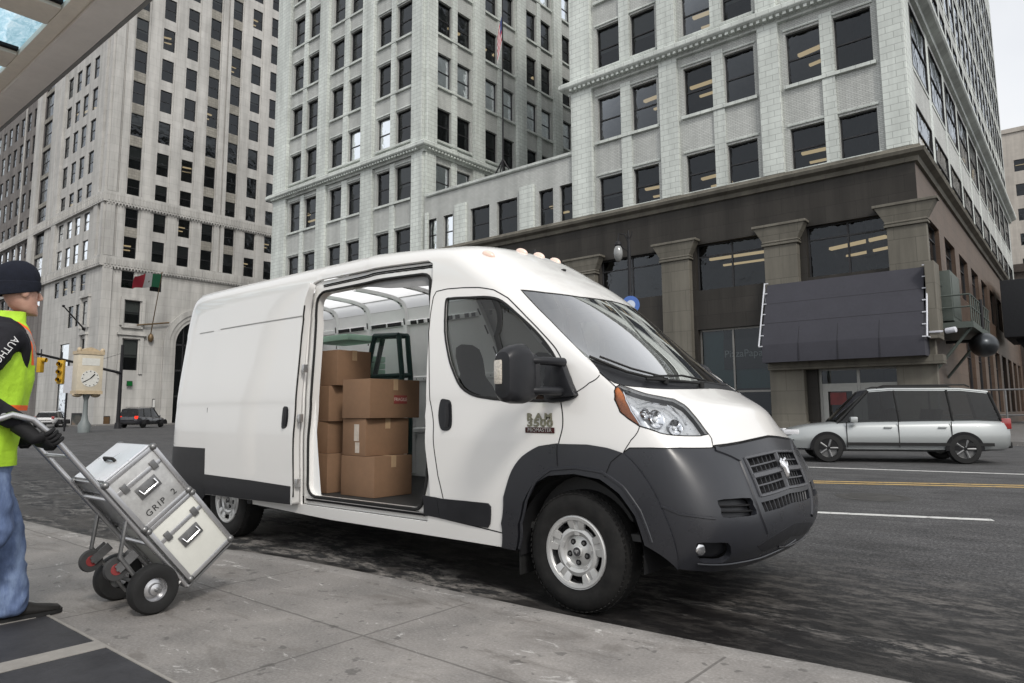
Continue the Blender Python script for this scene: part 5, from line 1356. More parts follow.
g.add([(x, y, 0) for y in ys for x in xs], [(j*len(xs)+i, j*len(xs)+i+1, (j+1)*len(xs)+i+1, (j+1)*len(xs)+i) for j in range(len(ys)-1) for i in range(len(xs)-1)])
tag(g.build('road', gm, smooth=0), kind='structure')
# near pavement with its rounded kerb edge
edge = [(-60, -1.6), (-20, -1.45), (-10, -1.25), (-7.3, -1.10), (-5.6, -1.02), (-4.6, -.96), (-3.9, -.84), (-3.2, -.52), (-2.4, -.38), (-1.3, -.31), (0, -.28), (1.0, -.23), (1.9, -.17), (5, -.1), (20, 0), (60, .4)]
def sm2(pl, n=6):
    out = []
    for i in range(len(pl)-1):
        p = [Vector(pl[min(max(i+k, 0), len(pl)-1)]) for k in (-1, 0, 1, 2)]
        for j in range(n):
            t = j/n; out.append(.5*((2*p[1])+(-p[0]+p[2])*t+(2*p[0]-5*p[1]+4*p[2]-p[3])*t*t+(-p[0]+3*p[1]-3*p[2]+p[3])*t**3))
    return out+[Vector(pl[-1])]
ed = sm2(edge)
pav = concrete_mat(); kerbm = concrete_mat('kerb_concrete', False, (.28, .26, .24))
m = MB(); k = len(ed)
vs = [(p.x, p.y-.17, .1) for p in ed]+[(p.x, -30, .1) for p in ed]; m.add(vs, [(i+1, i, k+i, k+i+1) for i in range(k-1)])
tag(m.build('sidewalk', pav, smooth=0), kind='structure')
m = MB(); m.loft([[Vector((p.x, p.y-.17, .0)), Vector((p.x, p.y-.168, .098)), Vector((p.x, p.y-.16, .103)), Vector((p.x, p.y-.03, .100)), Vector((p.x, p.y-.008, .09)), Vector((p.x, p.y, .07)), Vector((p.x, p.y+.015, -.01))] for p in ed], cap=False, closed=False)
tag(m.build('kerb', kerbm, smooth=40), kind='structure')
# dark slate inlays with pale dividing strips
slate = simple('slate_paving', (.040, .040, .044), .55, var=.35, vs=5, bmp=.3, bs=60)
strip = simple('pale_strip_paving', (.26, .245, .225), .7, var=.15, vs=9, bmp=.2, bs=80)
m = MB(); x = -.56-.84*6
m.b2(x, -.56, -5.2, -2.14, .09, .103)
tag(m.build('slate_paving', slate, smooth=0), kind='structure')
m = MB()
m.b2(-.56-.84*6, -.545, -2.15, -2.135, .09, .1065)
m.b2(-.56, -.545, -5.2, -2.15, .09, .1065)
for k in range(1, 6): xx = -.56-.84*k; m.b2(xx-.07+.05, xx+.07+.05, -5.2, -2.15, .09, .1065)
tag(m.build('paving_strips', strip, smooth=0), kind='structure')
# far pavement along the office building, side street beyond
m = MB(); m.b2(XL0-3, XR+3.2, YB-4.2, YB+.2, -.05, .14); m.b2(XR+.1, XR+3.2, YB+.2, YE+40, -.05, .14); tag(m.build('sidewalk', concrete_mat('far_pavement', False, (.15, .14, .13)), smooth=0, bevel=.03), kind='structure')
m = MB(); m.b2(-130, XT+4, YT-4.5, 90, -.05, .14); tag(m.build('sidewalk', concrete_mat('tower_pavement', False, (.2, .19, .18)), smooth=0, bevel=.03), kind='structure')
m = MB(); m.b2(14, 16, 24, 200, -.05, .14); tag(m.build('sidewalk', concrete_mat('side_pavement', False, (.2, .19, .18)), smooth=0), kind='structure')
# painted lines
def paintm(name, c):
    m, nt, out = NT(name); v = coord(nt); n1 = noise(nt, v, 9, 8, .8); w = ramp(nt, n1, [(.36, 0), (.48, 1)])
    col = mixc(nt, w, (.07, .07, .07), c); bsdf(nt, out, col, .6); return m
wp, yp_ = paintm('white_road_paint', (.62, .62, .60)), paintm('yellow_road_paint', (.50, .34, .12))
def line(name, mat, a, b, w, z=.004):
    a, b = Vector((*a, z)), Vector((*b, z)); d = (b-a).normalized(); s = Vector((-d.y, d.x, 0))*w/2; m = MB(); k = 12
    m.add([p for i in range(k+1) for p in (a+(b-a)*i/k-s, a+(b-a)*i/k+s)], [(2*i, 2*i+2, 2*i+3, 2*i+1) for i in range(k)]); tag(m.build(name, mat, smooth=0), kind='structure')
P2 = lambda px, py: tuple(ray_z(px, py, 0).xy)
a, b = Vector(P2(815, 512.5)), Vector(P2(993, 520.3)); line('lane_line', wp, a-(b-a)*.55, b, .15)
a, b = Vector(P2(815, 483)), Vector(P2(1024, 487.5)); d = (b-a); n_ = Vector((-d.y, d.x)).normalized()
line('centre_line', yp_, a-d*.6, b+d*3, .14); line('centre_line', yp_, a-d*.6+n_*.32, b+d*3+n_*.32, .14)
a, b = Vector(P2(815, 467.5)), Vector(P2(1024, 474.5)); line('lane_line', wp, a-(b-a)*.8, b+(b-a)*4, .16)
c = ray_z(873, 497, 0); m = MB(); m.lathe([(.0, .0055), (.33, .0055), (.335, .004), (.36, .004), (.37, .007), (.47, .006), (.49, .002)], (c.x, c.y, 0), (0, 0, 1), 40); mh = m.build('manhole_cover', simple('manhole_iron', (.075, .073, .07), .6, metal=.3, var=.4, vs=9, bmp=.5, bs=40), smooth=30); tag(mh, 'round iron manhole cover set in the asphalt between the lane lines', 'manhole cover')
m = MB()
# wet dark drain line and leaf grit by the kerb
# ================================================================ CARS
def loftring(x, pts): return [Vector((x, y, z)) for y, z in pts]
carglass = glassy('car_glass', (.28, .30, .30), 0, 1.45, boost=.9)
steel_w = simple('car_rim_grey', (.22, .22, .22), .4, metal=.6)
def car(name, label, loc, rz, paint, suv=True, tail=False, cat='car', group=None, dark_trim=True):
    o = empty(name, loc, label, cat, group, rz)
    Lh = 2.4; H = 1.70 if suv else 1.45
    def ring(x, w, z0, z1, c=.10):
        y = w
        half = [(0, z0), (w*.80, z0), (w*.94, z0+.05), (w, z0+.22), (w*1.005, (z0+z1)/2), (w*.985, z1-.14), (w*.93, z1-.04), (w*.80, z1), (0, z1+.015)]
        return loftring(x, half+[(-a, b) for a, b in half[-2:0:-1]])
    bz = .98 if suv else .90
    st = [(-2.42, .60, .48, .78), (-2.38, .78, .36, bz-.06), (-2.25, .88, .30, bz), (-1.7, .925, .27, bz+.01), (-.8, .935, .26, bz), (.5, .935, .26, bz-.02), (1.15, .925, .26, bz-.05), (1.8, .89, .27, bz-.12), (2.15, .82, .28, bz-.20), (2.33, .72, .32, bz-.30), (2.42, .56, .40, .58)]
    m = MB(); m.loft([ring(*s) for s in st]); body = m.build('body', paint, o, smooth=45)
    m = MB()
    gh = [(-2.22 if suv else -1.75, .80, .80, bz-.02, bz+.02), (-2.05 if suv else -1.3, .80, .66, bz-.02, H-.09), (-1.5 if suv else -.9, .81, .66, bz-.02, H-.02), (.0, .82, .67, bz-.03, H), (.45, .82, .66, bz-.03, H-.03), (1.18, .80, .74, bz-.06, bz-.02)]
    m.loft([loftring(x, [(a, z0), (b, z1), (b*.8, z1+.025), (-b*.8, z1+.025), (-b, z1), (-a, z0)]) for x, a, b, z0, z1 in gh]); m.build('windows', carglass, body, smooth=20)
    m = MB(); m.loft([loftring(x, [(b*1.02, z1-.03), (b*.96, z1+.03), (b*.7, z1+.05), (-b*.7, z1+.05), (-b*.96, z1+.03), (-b*1.02, z1-.03)]) for x, a, b, z0, z1 in gh[1:-1]]); m.build('roof', paint, o, smooth=40)
    m = MB()
    for sg in (1, -1):
        for i, j, t in ((0, 1, None), (4, 5, None)):
            a, b = gh[i], gh[j]; p, q = (Vector((a[0], sg*a[1 if i else 1]*1.01, a[3])), Vector((b[0], sg*b[2]*1.02, b[4]))) if i == 0 else (Vector((a[0], sg*a[2]*1.02, a[4])), Vector((b[0], sg*b[1]*1.01, b[3])))
            m.tube([p, q], .028, 6)
        for x in (-1.25, -.15): m.tube([(x, sg*.83, bz-.02), (x+.05, sg*.675, H-.03)], .022, 6)
    pieces(m, 'pillar', rubber, body, smooth=40, weld=False)
    lm = simple('head_lamp_clear', (.7, .7, .72), .15, var=.2, coat=1); tm = bpy.data.materials.get('tail_on') or emit('tail_on', (1, .04, .02), 1.6)
    tr_ = simple('tail_red', (.25, .01, .01), .2, coat=1)
    for sg in (1, -1):
        m = MB(); m.box((2.16, sg*.64, .70), (.36, .30, .13), Matrix.Rotation(sg*-.35, 3, 'Z')); m.build('headlight', lm, o, bevel=.03)
        m = MB(); m.box((-2.30, sg*.72, .90), (.20, .22, .24)); m.build('tail_light', tm if tail else tr_, o, bevel=.02)
        m = MB(); m.box((.85, sg*1.0, 1.0), (.16, .18, .13)); m.build('wing_mirror', paint, o, bevel=.03)
        for x in (-1.42, 1.42):
            w_ = empty('wheel', (x, sg*.835, .335)); w_.parent = o; ax = Vector((0, sg, 0)); m = MB(); m.lathe([(.21, -.10), (.30, -.11), (.335, -.08), (.338, .06), (.315, .11), (.22, .115), (.21, .10)], (0, 0, 0), ax, 28); m.build('tyre', rubber, w_)
            m = MB(); m.lathe([(.215, .10), (.20, .05), (.05, .07), (0, .08)], (0, 0, 0), ax, 20)
            for k in range(5): a = 2*PI*k/5; fx, fy, fz = frame(ax); d_ = fx*math.cos(a)+fy*math.sin(a); m.tube([d_*.04+fz*.09, d_*.21+fz*.10], .026, 6)
            m.build('rim', steel_w, w_)
            m = MB(); n_ = 20; pts = [(.385*math.cos(PI*k/n_-.10+.2*k/n_), .385*math.sin(PI*k/n_-.10+.2*k/n_)) for k in range(n_+1)]
            m.prism(pts, (Vector((1, 0, 0)), Vector((0, 0, 1)), Vector((0, -1, 0))), (x, sg*.942+(0 if sg < 0 else 0), .335), -.30*sg if sg < 0 else .30); m.build('wheel_arch', darkin, body, smooth=0)
    m = MB()
    for sg in (1, -1):
        for x in (1.0, -.10, -1.18): m.b2(x-.008, x+.008, sg*.925, sg*.9445, .36, bz-.03)
        m.b2(-2.0, 1.0, sg*.93, sg*.9475, .40, .47)
    pieces(m, 'door_gap', rubber, body, smooth=0)
    m = MB()
    for sg in (1, -1):
        for x in (.12, -1.0): m.box((x, sg*.95, bz-.16), (.17, .03, .03))
    pieces(m, 'door_handle', paint, body, bevel=.006)
    m = MB()
    for y in (-.38, .38): m.box((-.1, y, .95), (.16, .46, .62), Matrix.Rotation(-.2, 3, 'Y')); m.box((-1.0, y, .95), (.16, .50, .58), Matrix.Rotation(-.2, 3, 'Y'))
    pieces(m, 'seat', simple('car_seat', (.05, .05, .05), .9), o, bevel=.05)
    m = MB(); m.box((2.37, 0, .56), (.08, .95, .16)); m.build('front_grille', darkin, o, bevel=.02)
    m = MB(); m.box((2.40, 0, .36), (.10, 1.3, .12)); m.box((-2.40, 0, .42), (.08, 1.4, .14)); pieces(m, 'bumper_trim', rubber, o, bevel=.03)
    if suv:
        m = MB()
        for sg in (1, -1): m.tube([(-1.7, sg*.60, H+.04), (-1.6, sg*.60, H+.09), (.1, sg*.60, H+.09), (.25, sg*.60, H+.04)], .02, 6)
        pieces(m, 'roof_rail', rubber, o, smooth=40)
    return o
silverp, _nt, _o = NT('car_silver_paint'); bsdf(_nt, _o, (.36, .38, .38), .35, .35, coat=.8)
darkp = simple('car_dark_paint', (.03, .03, .035), .3, var=.1, coat=.8); whitep, _nt, _o = NT('car_white_paint'); bsdf(_nt, _o, (.55, .55, .55), .3, coat=.8)
cxy = ray_z(905, 458, 0)
car('passing_suv', 'silver sport utility car driving left along the far lane past the awning', (-1.45, 15.35, 0), R(180+24), silverp)
f2 = Vector((Fv.x, Fv.y, 0)).normalized()
def gp(px, D):
    d = Fv+Rv*((px-512)/CAM_F); d.z = 0; d = d/d.dot(f2); p = CAM_P+d*D; return (p.x, p.y, 0)
car('distant_car', 'dark car with glowing red tail lights beyond the silver cases, near the tower', gp(148, 62), R(128), darkp, True, True)
car('distant_car', 'white sedan far down the side street behind the dolly handle', gp(57, 66), R(150), whitep, False)

# ================================================================ CARGO
card = simple('cardboard', (.195, .113, .064), .8, var=.14, vs=4, bmp=.12, bs=120)
tapem = simple('packing_tape', (.40, .28, .17), .35, var=.1, vs=20); stamp = simple('red_print', (.20, .035, .03), .7, var=.3, vs=40); whitel = simple('paper_label', (.48, .42, .36), .7, var=.2, vs=30)
def cbox(label, cx, cy, z0, dx, dy, dz, rz=0, st=None, group='cardboard boxes stacked in the van doorway'):
    """cx,cy = near corner side centre; local origin at bottom centre"""
    o = empty('cardboard_box', (cx, cy, z0), label, 'box', group, R(rz))
    m = MB(); m.box((0, 0, dz/2), (dx, dy, dz)); b = m.build('box_body', card, o, bevel=.006)
    m = MB(); m.box((0, 0, dz+.001), (dx+.001, .055, .003)); m.box((dx/2+.0015, 0, dz*.86), (.002, .055, dz*.28)); m.box((-dx/2-.0015, 0, dz*.86), (.002, .055, dz*.28)); m.build('tape', tapem, b, smooth=0)
    m = MB(); m.box((0, .0, dz+.0005), (dx-.01, .004, .0016)); m.build('flap_seam', darkin, b, smooth=0)
    if st == 'stamp':
        m = MB(); m.box((dx/2+.0015, .06, dz*.48), (.0025, .16, .075)); s_ = m.build('printed_mark', stamp, b, smooth=0)
        text_obj('mark_letters', 'FRAGILE', .042, whitel, s_, basis((dx/2+.0032, .06, dz*.48), (0, 1, 0), (0, 0, 1)), extrude=.0003)
    if st == 'labels':
        m = MB(); m.box((-.02+dx*.18, -dy/2-.0015, dz*.62), (.07, .002, dz*.45)); m.box((dx*.16, -dy/2-.0015, dz*.22), (.06, .002, dz*.28)); m.build('shipping_label', whitel, b, smooth=0)
    return o
FZ = .502
cbox('bottom box of the front stack, wide and plain', -2.49, .49, FZ, .46, .43, .345)
cbox('middle box of the front stack with taped paper labels', -2.545, .52, FZ+.347, .34, .48, .325, -2, 'labels')
cbox('top box of the front stack with a red printed mark', -2.52, .56, FZ+.674, .37, .60, .345, 2, 'stamp')
cbox('bottom box of the rear stack, at floor level by the door seal', -3.10, .50, FZ, .42, .50, .35)
cbox('small box second from the floor in the rear stack', -3.15, .50, FZ+.352, .36, .44, .29, 4)
cbox('third box up in the rear stack, below the top one', -3.12, .52, FZ+.644, .40, .46, .33, -3)
cbox('topmost box of the rear stack, under the green shelf', -3.05, .50, FZ+.976, .38, .40, .33, 2)
# green slab and dark framed case
seaf = simple('pale_green_board', (.42, .64, .50), .6, var=.06); dkg = simple('dark_green_frame', (.025, .05, .045), .45, var=.2); dgp = simple('grey_green_panel', (.10, .15, .135), .5, var=.1)
vy = 1.30; vw = lambda px, py, y=vy: ray_y(px, py, y)
pA, pB = vw(366, 374), vw(402, 374); zt_ = vw(380, 338).z; zb_ = vw(380, 372).z; sB = vw(319, 346, vy-.25)
o = empty('vending_case', (pA.x, vy, FZ), 'dark framed green vending case with sloped window and pale green counter board', 'case'); S = -Vector(o.location)
m = LB(S); m.b2(sB.x, pA.x+.12, vy-.35, vy+.10, zt_-.035, zt_+.03); m.build('counter_board', seaf, o, bevel=.008)
m = LB(S)
for k in range(3): m.b2(pA.x-.34, pA.x-.03, vy-.10, vy+.3, zb_-.02+.075*k, zb_+.045+.075*k)
pieces(m, 'green_tray', seaf, o, bevel=.006)
xa, xb = pA.x, pB.x; q = [(xa+.14, zt_+.03), (xb-.06, zt_+.01), (xb, zt_-.42), (xb, FZ+.1), (xa, FZ+.1), (xa, zt_-.42)]
m = LB(S)
for yy in (vy, vy+.12):
    pts = [Vector((x, yy, z)) for x, z in q]
    for i in range(len(pts)): m.cyl(pts[i], pts[(i+1) % len(pts)], .028, n=8)
    m.cyl(pts[2], pts[5], .024, n=8)
for x, z in q: m.cyl((x, vy, z), (x, vy+.12, z), .024, n=8)
m.build('case_frame', dkg, o, smooth=30, weld=False)
m = LB(S); m.b2(xa+.02, xb-.02, vy+.005, vy+.02, FZ+.1, zt_-.43); m.build('lower_panel', dgp, o, smooth=0)
m = LB(S); m.b2(xa-.02, xb+.02, vy-.02, vy+.14, FZ, FZ+.1); m.build('case_plinth', dgp, o, bevel=.02)
m = LB(S); m.add([(q[0][0], vy+.01, q[0][1]), (q[1][0], vy+.01, q[1][1]), (q[2][0], vy+.01, q[2][1]), (q[5][0], vy+.01, q[5][1])], [(0, 1, 2, 3)]); m.build('case_window', glassy('case_glass', (.75, .8, .78), 0), o, smooth=0)

# ================================================================ HAND TRUCK with two metal cases
UD = Vector((0, -.642, .767)); ND = Vector((0, .767, .642)); XD = Vector((1, 0, 0))
hx0, hx1 = -2.15, -1.74; B0 = Vector((0, -1.53, .225))
alu = simple('brushed_aluminium', (.55, .55, .56), .30, metal=.85, var=.04, vs=5); steel = simple('dull_steel', (.22, .22, .22), .4, metal=.8, var=.2, vs=20)
ht = empty('hand_truck', (-1.95, -1.75, .1), 'aluminium hand truck tipped back on black tyres, loaded with two cases', 'hand truck'); HS = Vector((1.95, 1.75, -.1))
def Q(x, u, n): return Vector((x, B0.y, B0.z))+UD*u+ND*n
m = LB(HS)
for x in (hx0, hx1): m.tube([Q(x, 0, -.02), Q(x, 1.18, -.02), Q(x, 1.30, -.035), Q(x, 1.38, -.09), Q(x, 1.40, -.15)], .0165, 10)
m.tube([Q(hx0, 1.395, -.12), Q(hx1, 1.395, -.12)], .0165, 10)
for u in (.06, .35, .70, 1.02, 1.16): m.tube([Q(hx0, u, -.02), Q(hx1, u, -.02)], .013, 8)
m.build('frame', alu, ht, smooth=40)
m = LB(HS); rt_ = Matrix((XD, UD, ND)).transposed(); m.box(Q((hx0+hx1)/2, -.005, .14), (.46, .012, .34), rt_); m.build('toe_plate', steel, ht, bevel=.003)
m = LB(HS)
for x in (hx0, hx1): m.tube([Q(x, .05, -.03), Q(x, .02, -.20), Q(x, .42, -.17), Q(x, .55, -.03)], .013, 8)
pieces(m, 'wheel_bracket', steel, ht, smooth=40)
# retractable rear casters part
wc = Vector((0, -1.755, .238))
m = LB(HS); m.cyl((hx0-.10, wc.y, wc.z), (hx1+.12, wc.y, wc.z), .012, n=10); m.build('axle', steel, ht)
for x, sg in ((hx1+.035, 1), (hx0-.035, -1)):
    m = LB(HS); m.lathe([(.062, -.035), (.10, -.046), (.125, -.040), (.137, -.020), (.138, .020), (.125, .040), (.10, .046), (.064, .035)], (x, wc.y, wc.z), (sg, 0, 0), 40); wt = m.build('tyre', rubber, ht)
    m = LB(HS); m.lathe([(.068, .034), (.066, .010), (.035, .020), (.030, .036), (.014, .042), (0, .043)], (x, wc.y, wc.z), (sg, 0, 0), 32); m.cyl((x+sg*.04, wc.y, wc.z), (x+sg*.055, wc.y, wc.z), .01, n=6); m.build('rim', alu, wt)
redh = simple('caster_red_hub', (.22, .03, .03), .5)
for x in (hx0+.02, hx1-.03):
    c = Q(x, .37, -.22)
    m = LB(HS); m.lathe([(.028, -.018), (.060, -.018), (.066, 0), (.060, .018), (.028, .018)], c, (1, 0, 0), 28); ca = m.build('caster_tyre', simple('grey_rubber', (.05, .05, .05), .6), ht)
    m = LB(HS); m.lathe([(0, .02), (.03, .02), (.036, .012), (.036, -.012), (.03, -.02), (0, -.02)], c, (1, 0, 0), 24); m.build('caster_hub', redh, ca)
    m = LB(HS); m.box(c+ND*.06+XD*.028, (.004, .05, .12), rt_); m.box(c+ND*.06-XD*.028, (.004, .05, .12), rt_); m.cyl(c-XD*.035, c+XD*.035, .008, n=8); m.build('caster_fork', steel, ca)
def case(label, u0, u1, n0, n1, x0, x1, face, txt=None, lidtop=True):
    o = empty('equipment_case', Q((x0+x1)/2, u0, n0), label, 'case', 'metal equipment cases strapped on the hand truck'); S = -Vector(o.location)
    m = LB(S); c = Q((x0+x1)/2, (u0+u1)/2, (n0+n1)/2); m.box(c, (x1-x0, u1-u0, n1-n0), rt_); b = m.build('case_shell', face, o, bevel=.012)
    m = LB(S); e = .016
    for uu in (u0+.01, u1-.01, u0+(u1-u0)*.73):
        for x in (x0, x1): m.box(Q(x, uu, (n0+n1)/2), (.008, .026, n1-n0+.006), rt_)
        for nn in (n0, n1): m.box(Q((x0+x1)/2, uu, nn), (x1-x0+.006, .026, .008), rt_)
    for x in (x0, x1):
        for nn in (n0, n1): m.box(Q(x, (u0+u1)/2, nn), (.026, u1-u0+.004, .026), rt_)
    m.build('edge_profile', alu, o, bevel=.003)
    m = LB(S)
    for x in (x0, x1):
        for uu in (u0+.01, u1-.01):
            for nn in (n0, n1): m.ell(Q(x, uu, nn), (.022, .022, .022), None, 10, 6)
    pieces(m, 'corner_cap', steel, o)
    m = LB(S); xc = x1+.006
    m.box(Q(xc, u0+(u1-u0)*.52, (n0+n1)/2), (.006, .075, .135), rt_); hp = m.build('handle_plate', steel, o, bevel=.003)
    m = LB(S); uu = u0+(u1-u0)*.52; nn = (n0+n1)/2; m.tube([Q(xc+.006, uu+.02, nn-.05), Q(xc+.022, uu-.01, nn-.048), Q(xc+.022, uu-.01, nn+.048), Q(xc+.006, uu+.02, nn+.05)], .007, 8); m.build('handle', chrome, hp)
    m = LB(S)
    for nn in (n0+.06, n1-.06): m.box(Q(xc, u0+(u1-u0)*.74, nn), (.010, .055, .035), rt_)
    pieces(m, 'latch', steel, o, bevel=.003)
    if txt: text_obj('stencil_letters', txt, .052, simple('stencil_black', (.04, .04, .04), .7), o, basis(Q(xc-.004, u0+.065, (n0+n1)/2+.0)+S, ND, UD), extrude=.0008, spacing=1.25)
    if lidtop:
        m = LB(S); m.box(Q((x0+x1)/2, u1+.008, (n0+n1)/2), (x1-x0-.02, .014, n1-n0-.02), rt_); lt = m.build('lid', simple('lid_pale_metal', (.74, .75, .78), .3, metal=.4, var=.08), o, bevel=.006)
        m = LB(S); m.tube([Q((x0+x1)/2-.07, u1+.016, (n0+n1)/2), Q((x0+x1)/2-.06, u1+.035, (n0+n1)/2), Q((x0+x1)/2+.06, u1+.035, (n0+n1)/2), Q((x0+x1)/2+.07, u1+.016, (n0+n1)/2)], .009, 8); m.build('lid_handle', rubber, lt)
    return o
casem = simple('scuffed_case_metal', (.56, .56, .55), .38, metal=.45, var=.22, vs=9, bmp=.1, bs=40); casew = simple('white_case_laminate', (.66, .66, .61), .4, var=.07)
case('lower case on the hand truck, plain off-white panels with metal edges', .012, .43, .012, .325, hx0-.02, hx1+.02, casew, None, False)
case('upper case on the hand truck, scuffed metal stencilled GRIP 2', .437, .80, .005, .320, hx0-.03, hx1+.02, casem, 'GRIP  2', True)

# ================================================================ PERSON
skinm, nt, out = NT('skin'); v = coord(nt); bsdf(nt, out, ramp(nt, noise(nt, v, 18, 4), [(.3, (.42, .23, .17)), (.7, (.55, .33, .25))]), .5)
black_cloth = simple('black_jacket', (.016, .016, .02), .85, var=.25, vs=12, bmp=.4, bs=60, bd=.004)
denim, nt, out = NT('denim'); v = coord(nt); mp = nt.nodes.new('ShaderNodeMapping'); mp.inputs['Scale'].default_value = (1, 1, .35); L(nt, v, mp.inputs['Vector'])
bsdf(nt, out, ramp(nt, noise(nt, mp.outputs[0], 9, 6, .7), [(.3, (.055, .085, .17)), (.52, (.12, .17, .30)), (.72, (.24, .32, .48))]), .85, 0, bump(nt, noise(nt, mp.outputs[0], 16, 5), .6, .012))
vest, nt, out = NT('hi_vis_vest'); tc = nt.nodes.new('ShaderNodeTexCoord'); sp_ = nt.nodes.new('ShaderNodeSeparateXYZ'); L(nt, tc.outputs['Object'], sp_.inputs[0])
z_ = sp_.outputs[2]; f = math_(nt, 'MULTIPLY', math_(nt, 'SUBTRACT', z_, .8), 1.25)
yel = (.40, .66, .03); ora = (.85, .13, .02); sil = (.30, .26, .24)
r_ = ramp(nt, f, [(0, yel), (.338, yel), (.34, ora), (.372, ora), (.374, sil), (.430, sil), (.432, ora), (.465, ora), (.467, yel), (.94, yel), (.942, ora), (.965, ora), (.967, yel)])
nt.nodes[-1]
for n_ in nt.nodes:
    if n_.bl_idname == 'ShaderNodeValToRGB': n_.color_ramp.interpolation = 'CONSTANT'
vx = math_(nt, 'ABSOLUTE', sp_.outputs[0]); vert = math_(nt, 'MULTIPLY', math_(nt, 'GREATER_THAN', vx, .088), math_(nt, 'LESS_THAN', vx, .142)); vin = math_(nt, 'MULTIPLY', math_(nt, 'GREATER_THAN', vx, .100), math_(nt, 'LESS_THAN', vx, .130)); up = math_(nt, 'GREATER_THAN', z_, 1.39)
r_ = mixc(nt, math_(nt, 'MULTIPLY', vert, up), r_, ora); r_ = mixc(nt, math_(nt, 'MULTIPLY', vin, up), r_, sil)
bsdf(nt, out, r_, .7, 0, bump(nt, noise(nt, tc.outputs['Object'], 11, 5), .6, .02))
PX, PY, PZ = -2.05, -2.49, .1
pr = empty('person', (PX, PY, PZ), 'person in black beanie and yellow hi-vis vest pushing the loaded hand truck', 'person')
# body (one mesh): trunk, limbs, neck and head; local coords, facing +Y, x = right hand side
hipz = .98
N_ = dict(pel=((0, -.05, hipz), (.12, .09)), ab=((0, -.03, 1.15), (.14, .10)), ch=((0, 0, 1.38), (.17, .115)), ut=((0, .0, 1.46), (.08, .06)), nk=((0, .03, 1.62), .050), nk2=((0, .055, 1.70), .056),
 rs=((.15, -.01, 1.47), .040), re=((.245, -.20, 1.24), .036), rw=((.235, .08, 1.06), .026), ls=((-.15, 0, 1.47), .040), le=((-.24, -.16, 1.24), .036), lw=((-.17, .10, 1.055), .026),
 rh=((.085, -.06, .88), .060), rk=((.105, .05, .53), .045), ra=((.10, -.33, .18), .035), lh=((-.085, -.06, .88), .060), lk=((-.10, .11, .52), .045), la=((-.12, .17, .10), .035))
keys = list(N_); idx = {k: i for i, k in enumerate(keys)}
E1 = [('pel', 'ab'), ('ab', 'ch'), ('ch', 'ut'), ('ut', 'nk'), ('nk', 'nk2'), ('ut', 'rs'), ('rs', 're'), ('re', 'rw'), ('ut', 'ls'), ('ls', 'le'), ('le', 'lw'), ('pel', 'rh'), ('rh', 'rk'), ('rk', 'ra'), ('pel', 'lh'), ('lh', 'lk'), ('lk', 'la')]
body = skin('body', [N_[k][0] for k in keys], [(idx[a], idx[b]) for a, b in E1], [N_[k][1] for k in keys], skinm, pr, 2, 0)
# head joined into the same mesh
hd_ = MB(); hc = Vector((0, .085, 1.80)); rings = []
for z, w, fr, bk, yo in ((-.125, .030, .030, .02, .055), (-.115, .045, .050, .045, .035), (-.085, .058, .066, .065, .015), (-.05, .066, .074, .078, .005), (-.01, .072, .078, .090, 0), (.03, .075, .080, .098, -.002), (.07, .073, .075, .096, -.006), (.10, .062, .062, .082, -.008), (.122, .040, .040, .055, -.008), (.13, .012, .012, .02, -.008)):
    rings.append([hc+Vector((w*math.cos(a), yo+(fr if math.sin(a) > 0 else bk)*math.sin(a), z)) for a in [2*PI*k/28 for k in range(28)]])
hd_.loft(rings)
hd_.loft([[hc+Vector((w*math.cos(a), y+d*math.sin(a), z)) for a in [2*PI*k/10 for k in range(10)]] for z, y, w, d in ((.022, .074, .008, .008), (.0, .084, .010, .012), (-.022, .094, .014, .016), (-.034, .090, .017, .014), (-.040, .080, .012, .008))])
for sg in (1, -1): hd_.ell(hc+Vector((sg*.076, -.005, -.005)), (.012, .022, .034), Matrix.Rotation(.3, 3, 'X'), 12, 8)
hd_.ell(hc+Vector((0, .073, -.068)), (.026, .012, .010)); hd_.ell(hc+Vector((0, .068, -.108)), (.024, .018, .018))
hme = hd_.mesh('h', skinm, smooth=60)
bm = bmesh.new(); bm.from_mesh(body.data); bm.from_mesh(hme)
for f_ in bm.faces: f_.smooth = True
bm.to_mesh(body.data); bm.free()
m = MB()
for sg in (1, -1): m.ell(hc+Vector((sg*.032, .072, .008)), (.012, .009, .008), None, 12, 8)
pieces(m, 'eye', simple('eye', (.12, .10, .09), .2), body)
m = MB(); rings = []
for z, s in ((-.012, 1.07), (-.010, 1.17), (.005, 1.20), (.035, 1.205), (.052, 1.18), (.056, 1.13), (.085, 1.14), (.115, 1.05), (.142, .88), (.162, .62), (.174, .35), (.178, .1)):
    rings.append([hc+Vector(((.079*s+.003*math.sin(a*23))*math.cos(a), -.008+((.085 if math.sin(a) > 0 else .108)*s+.003*math.sin(a*31))*math.sin(a), z+.022*math.sin(a)*max(0, .1-z)/.1)) for a in [2*PI*k/32 for k in range(32)]])
m.loft(rings, cap=False); m.build('beanie', simple('beanie_black', (.012, .014, .022), .95, var=.3, vs=40, bmp=.6, bs=90, bd=.004), pr)
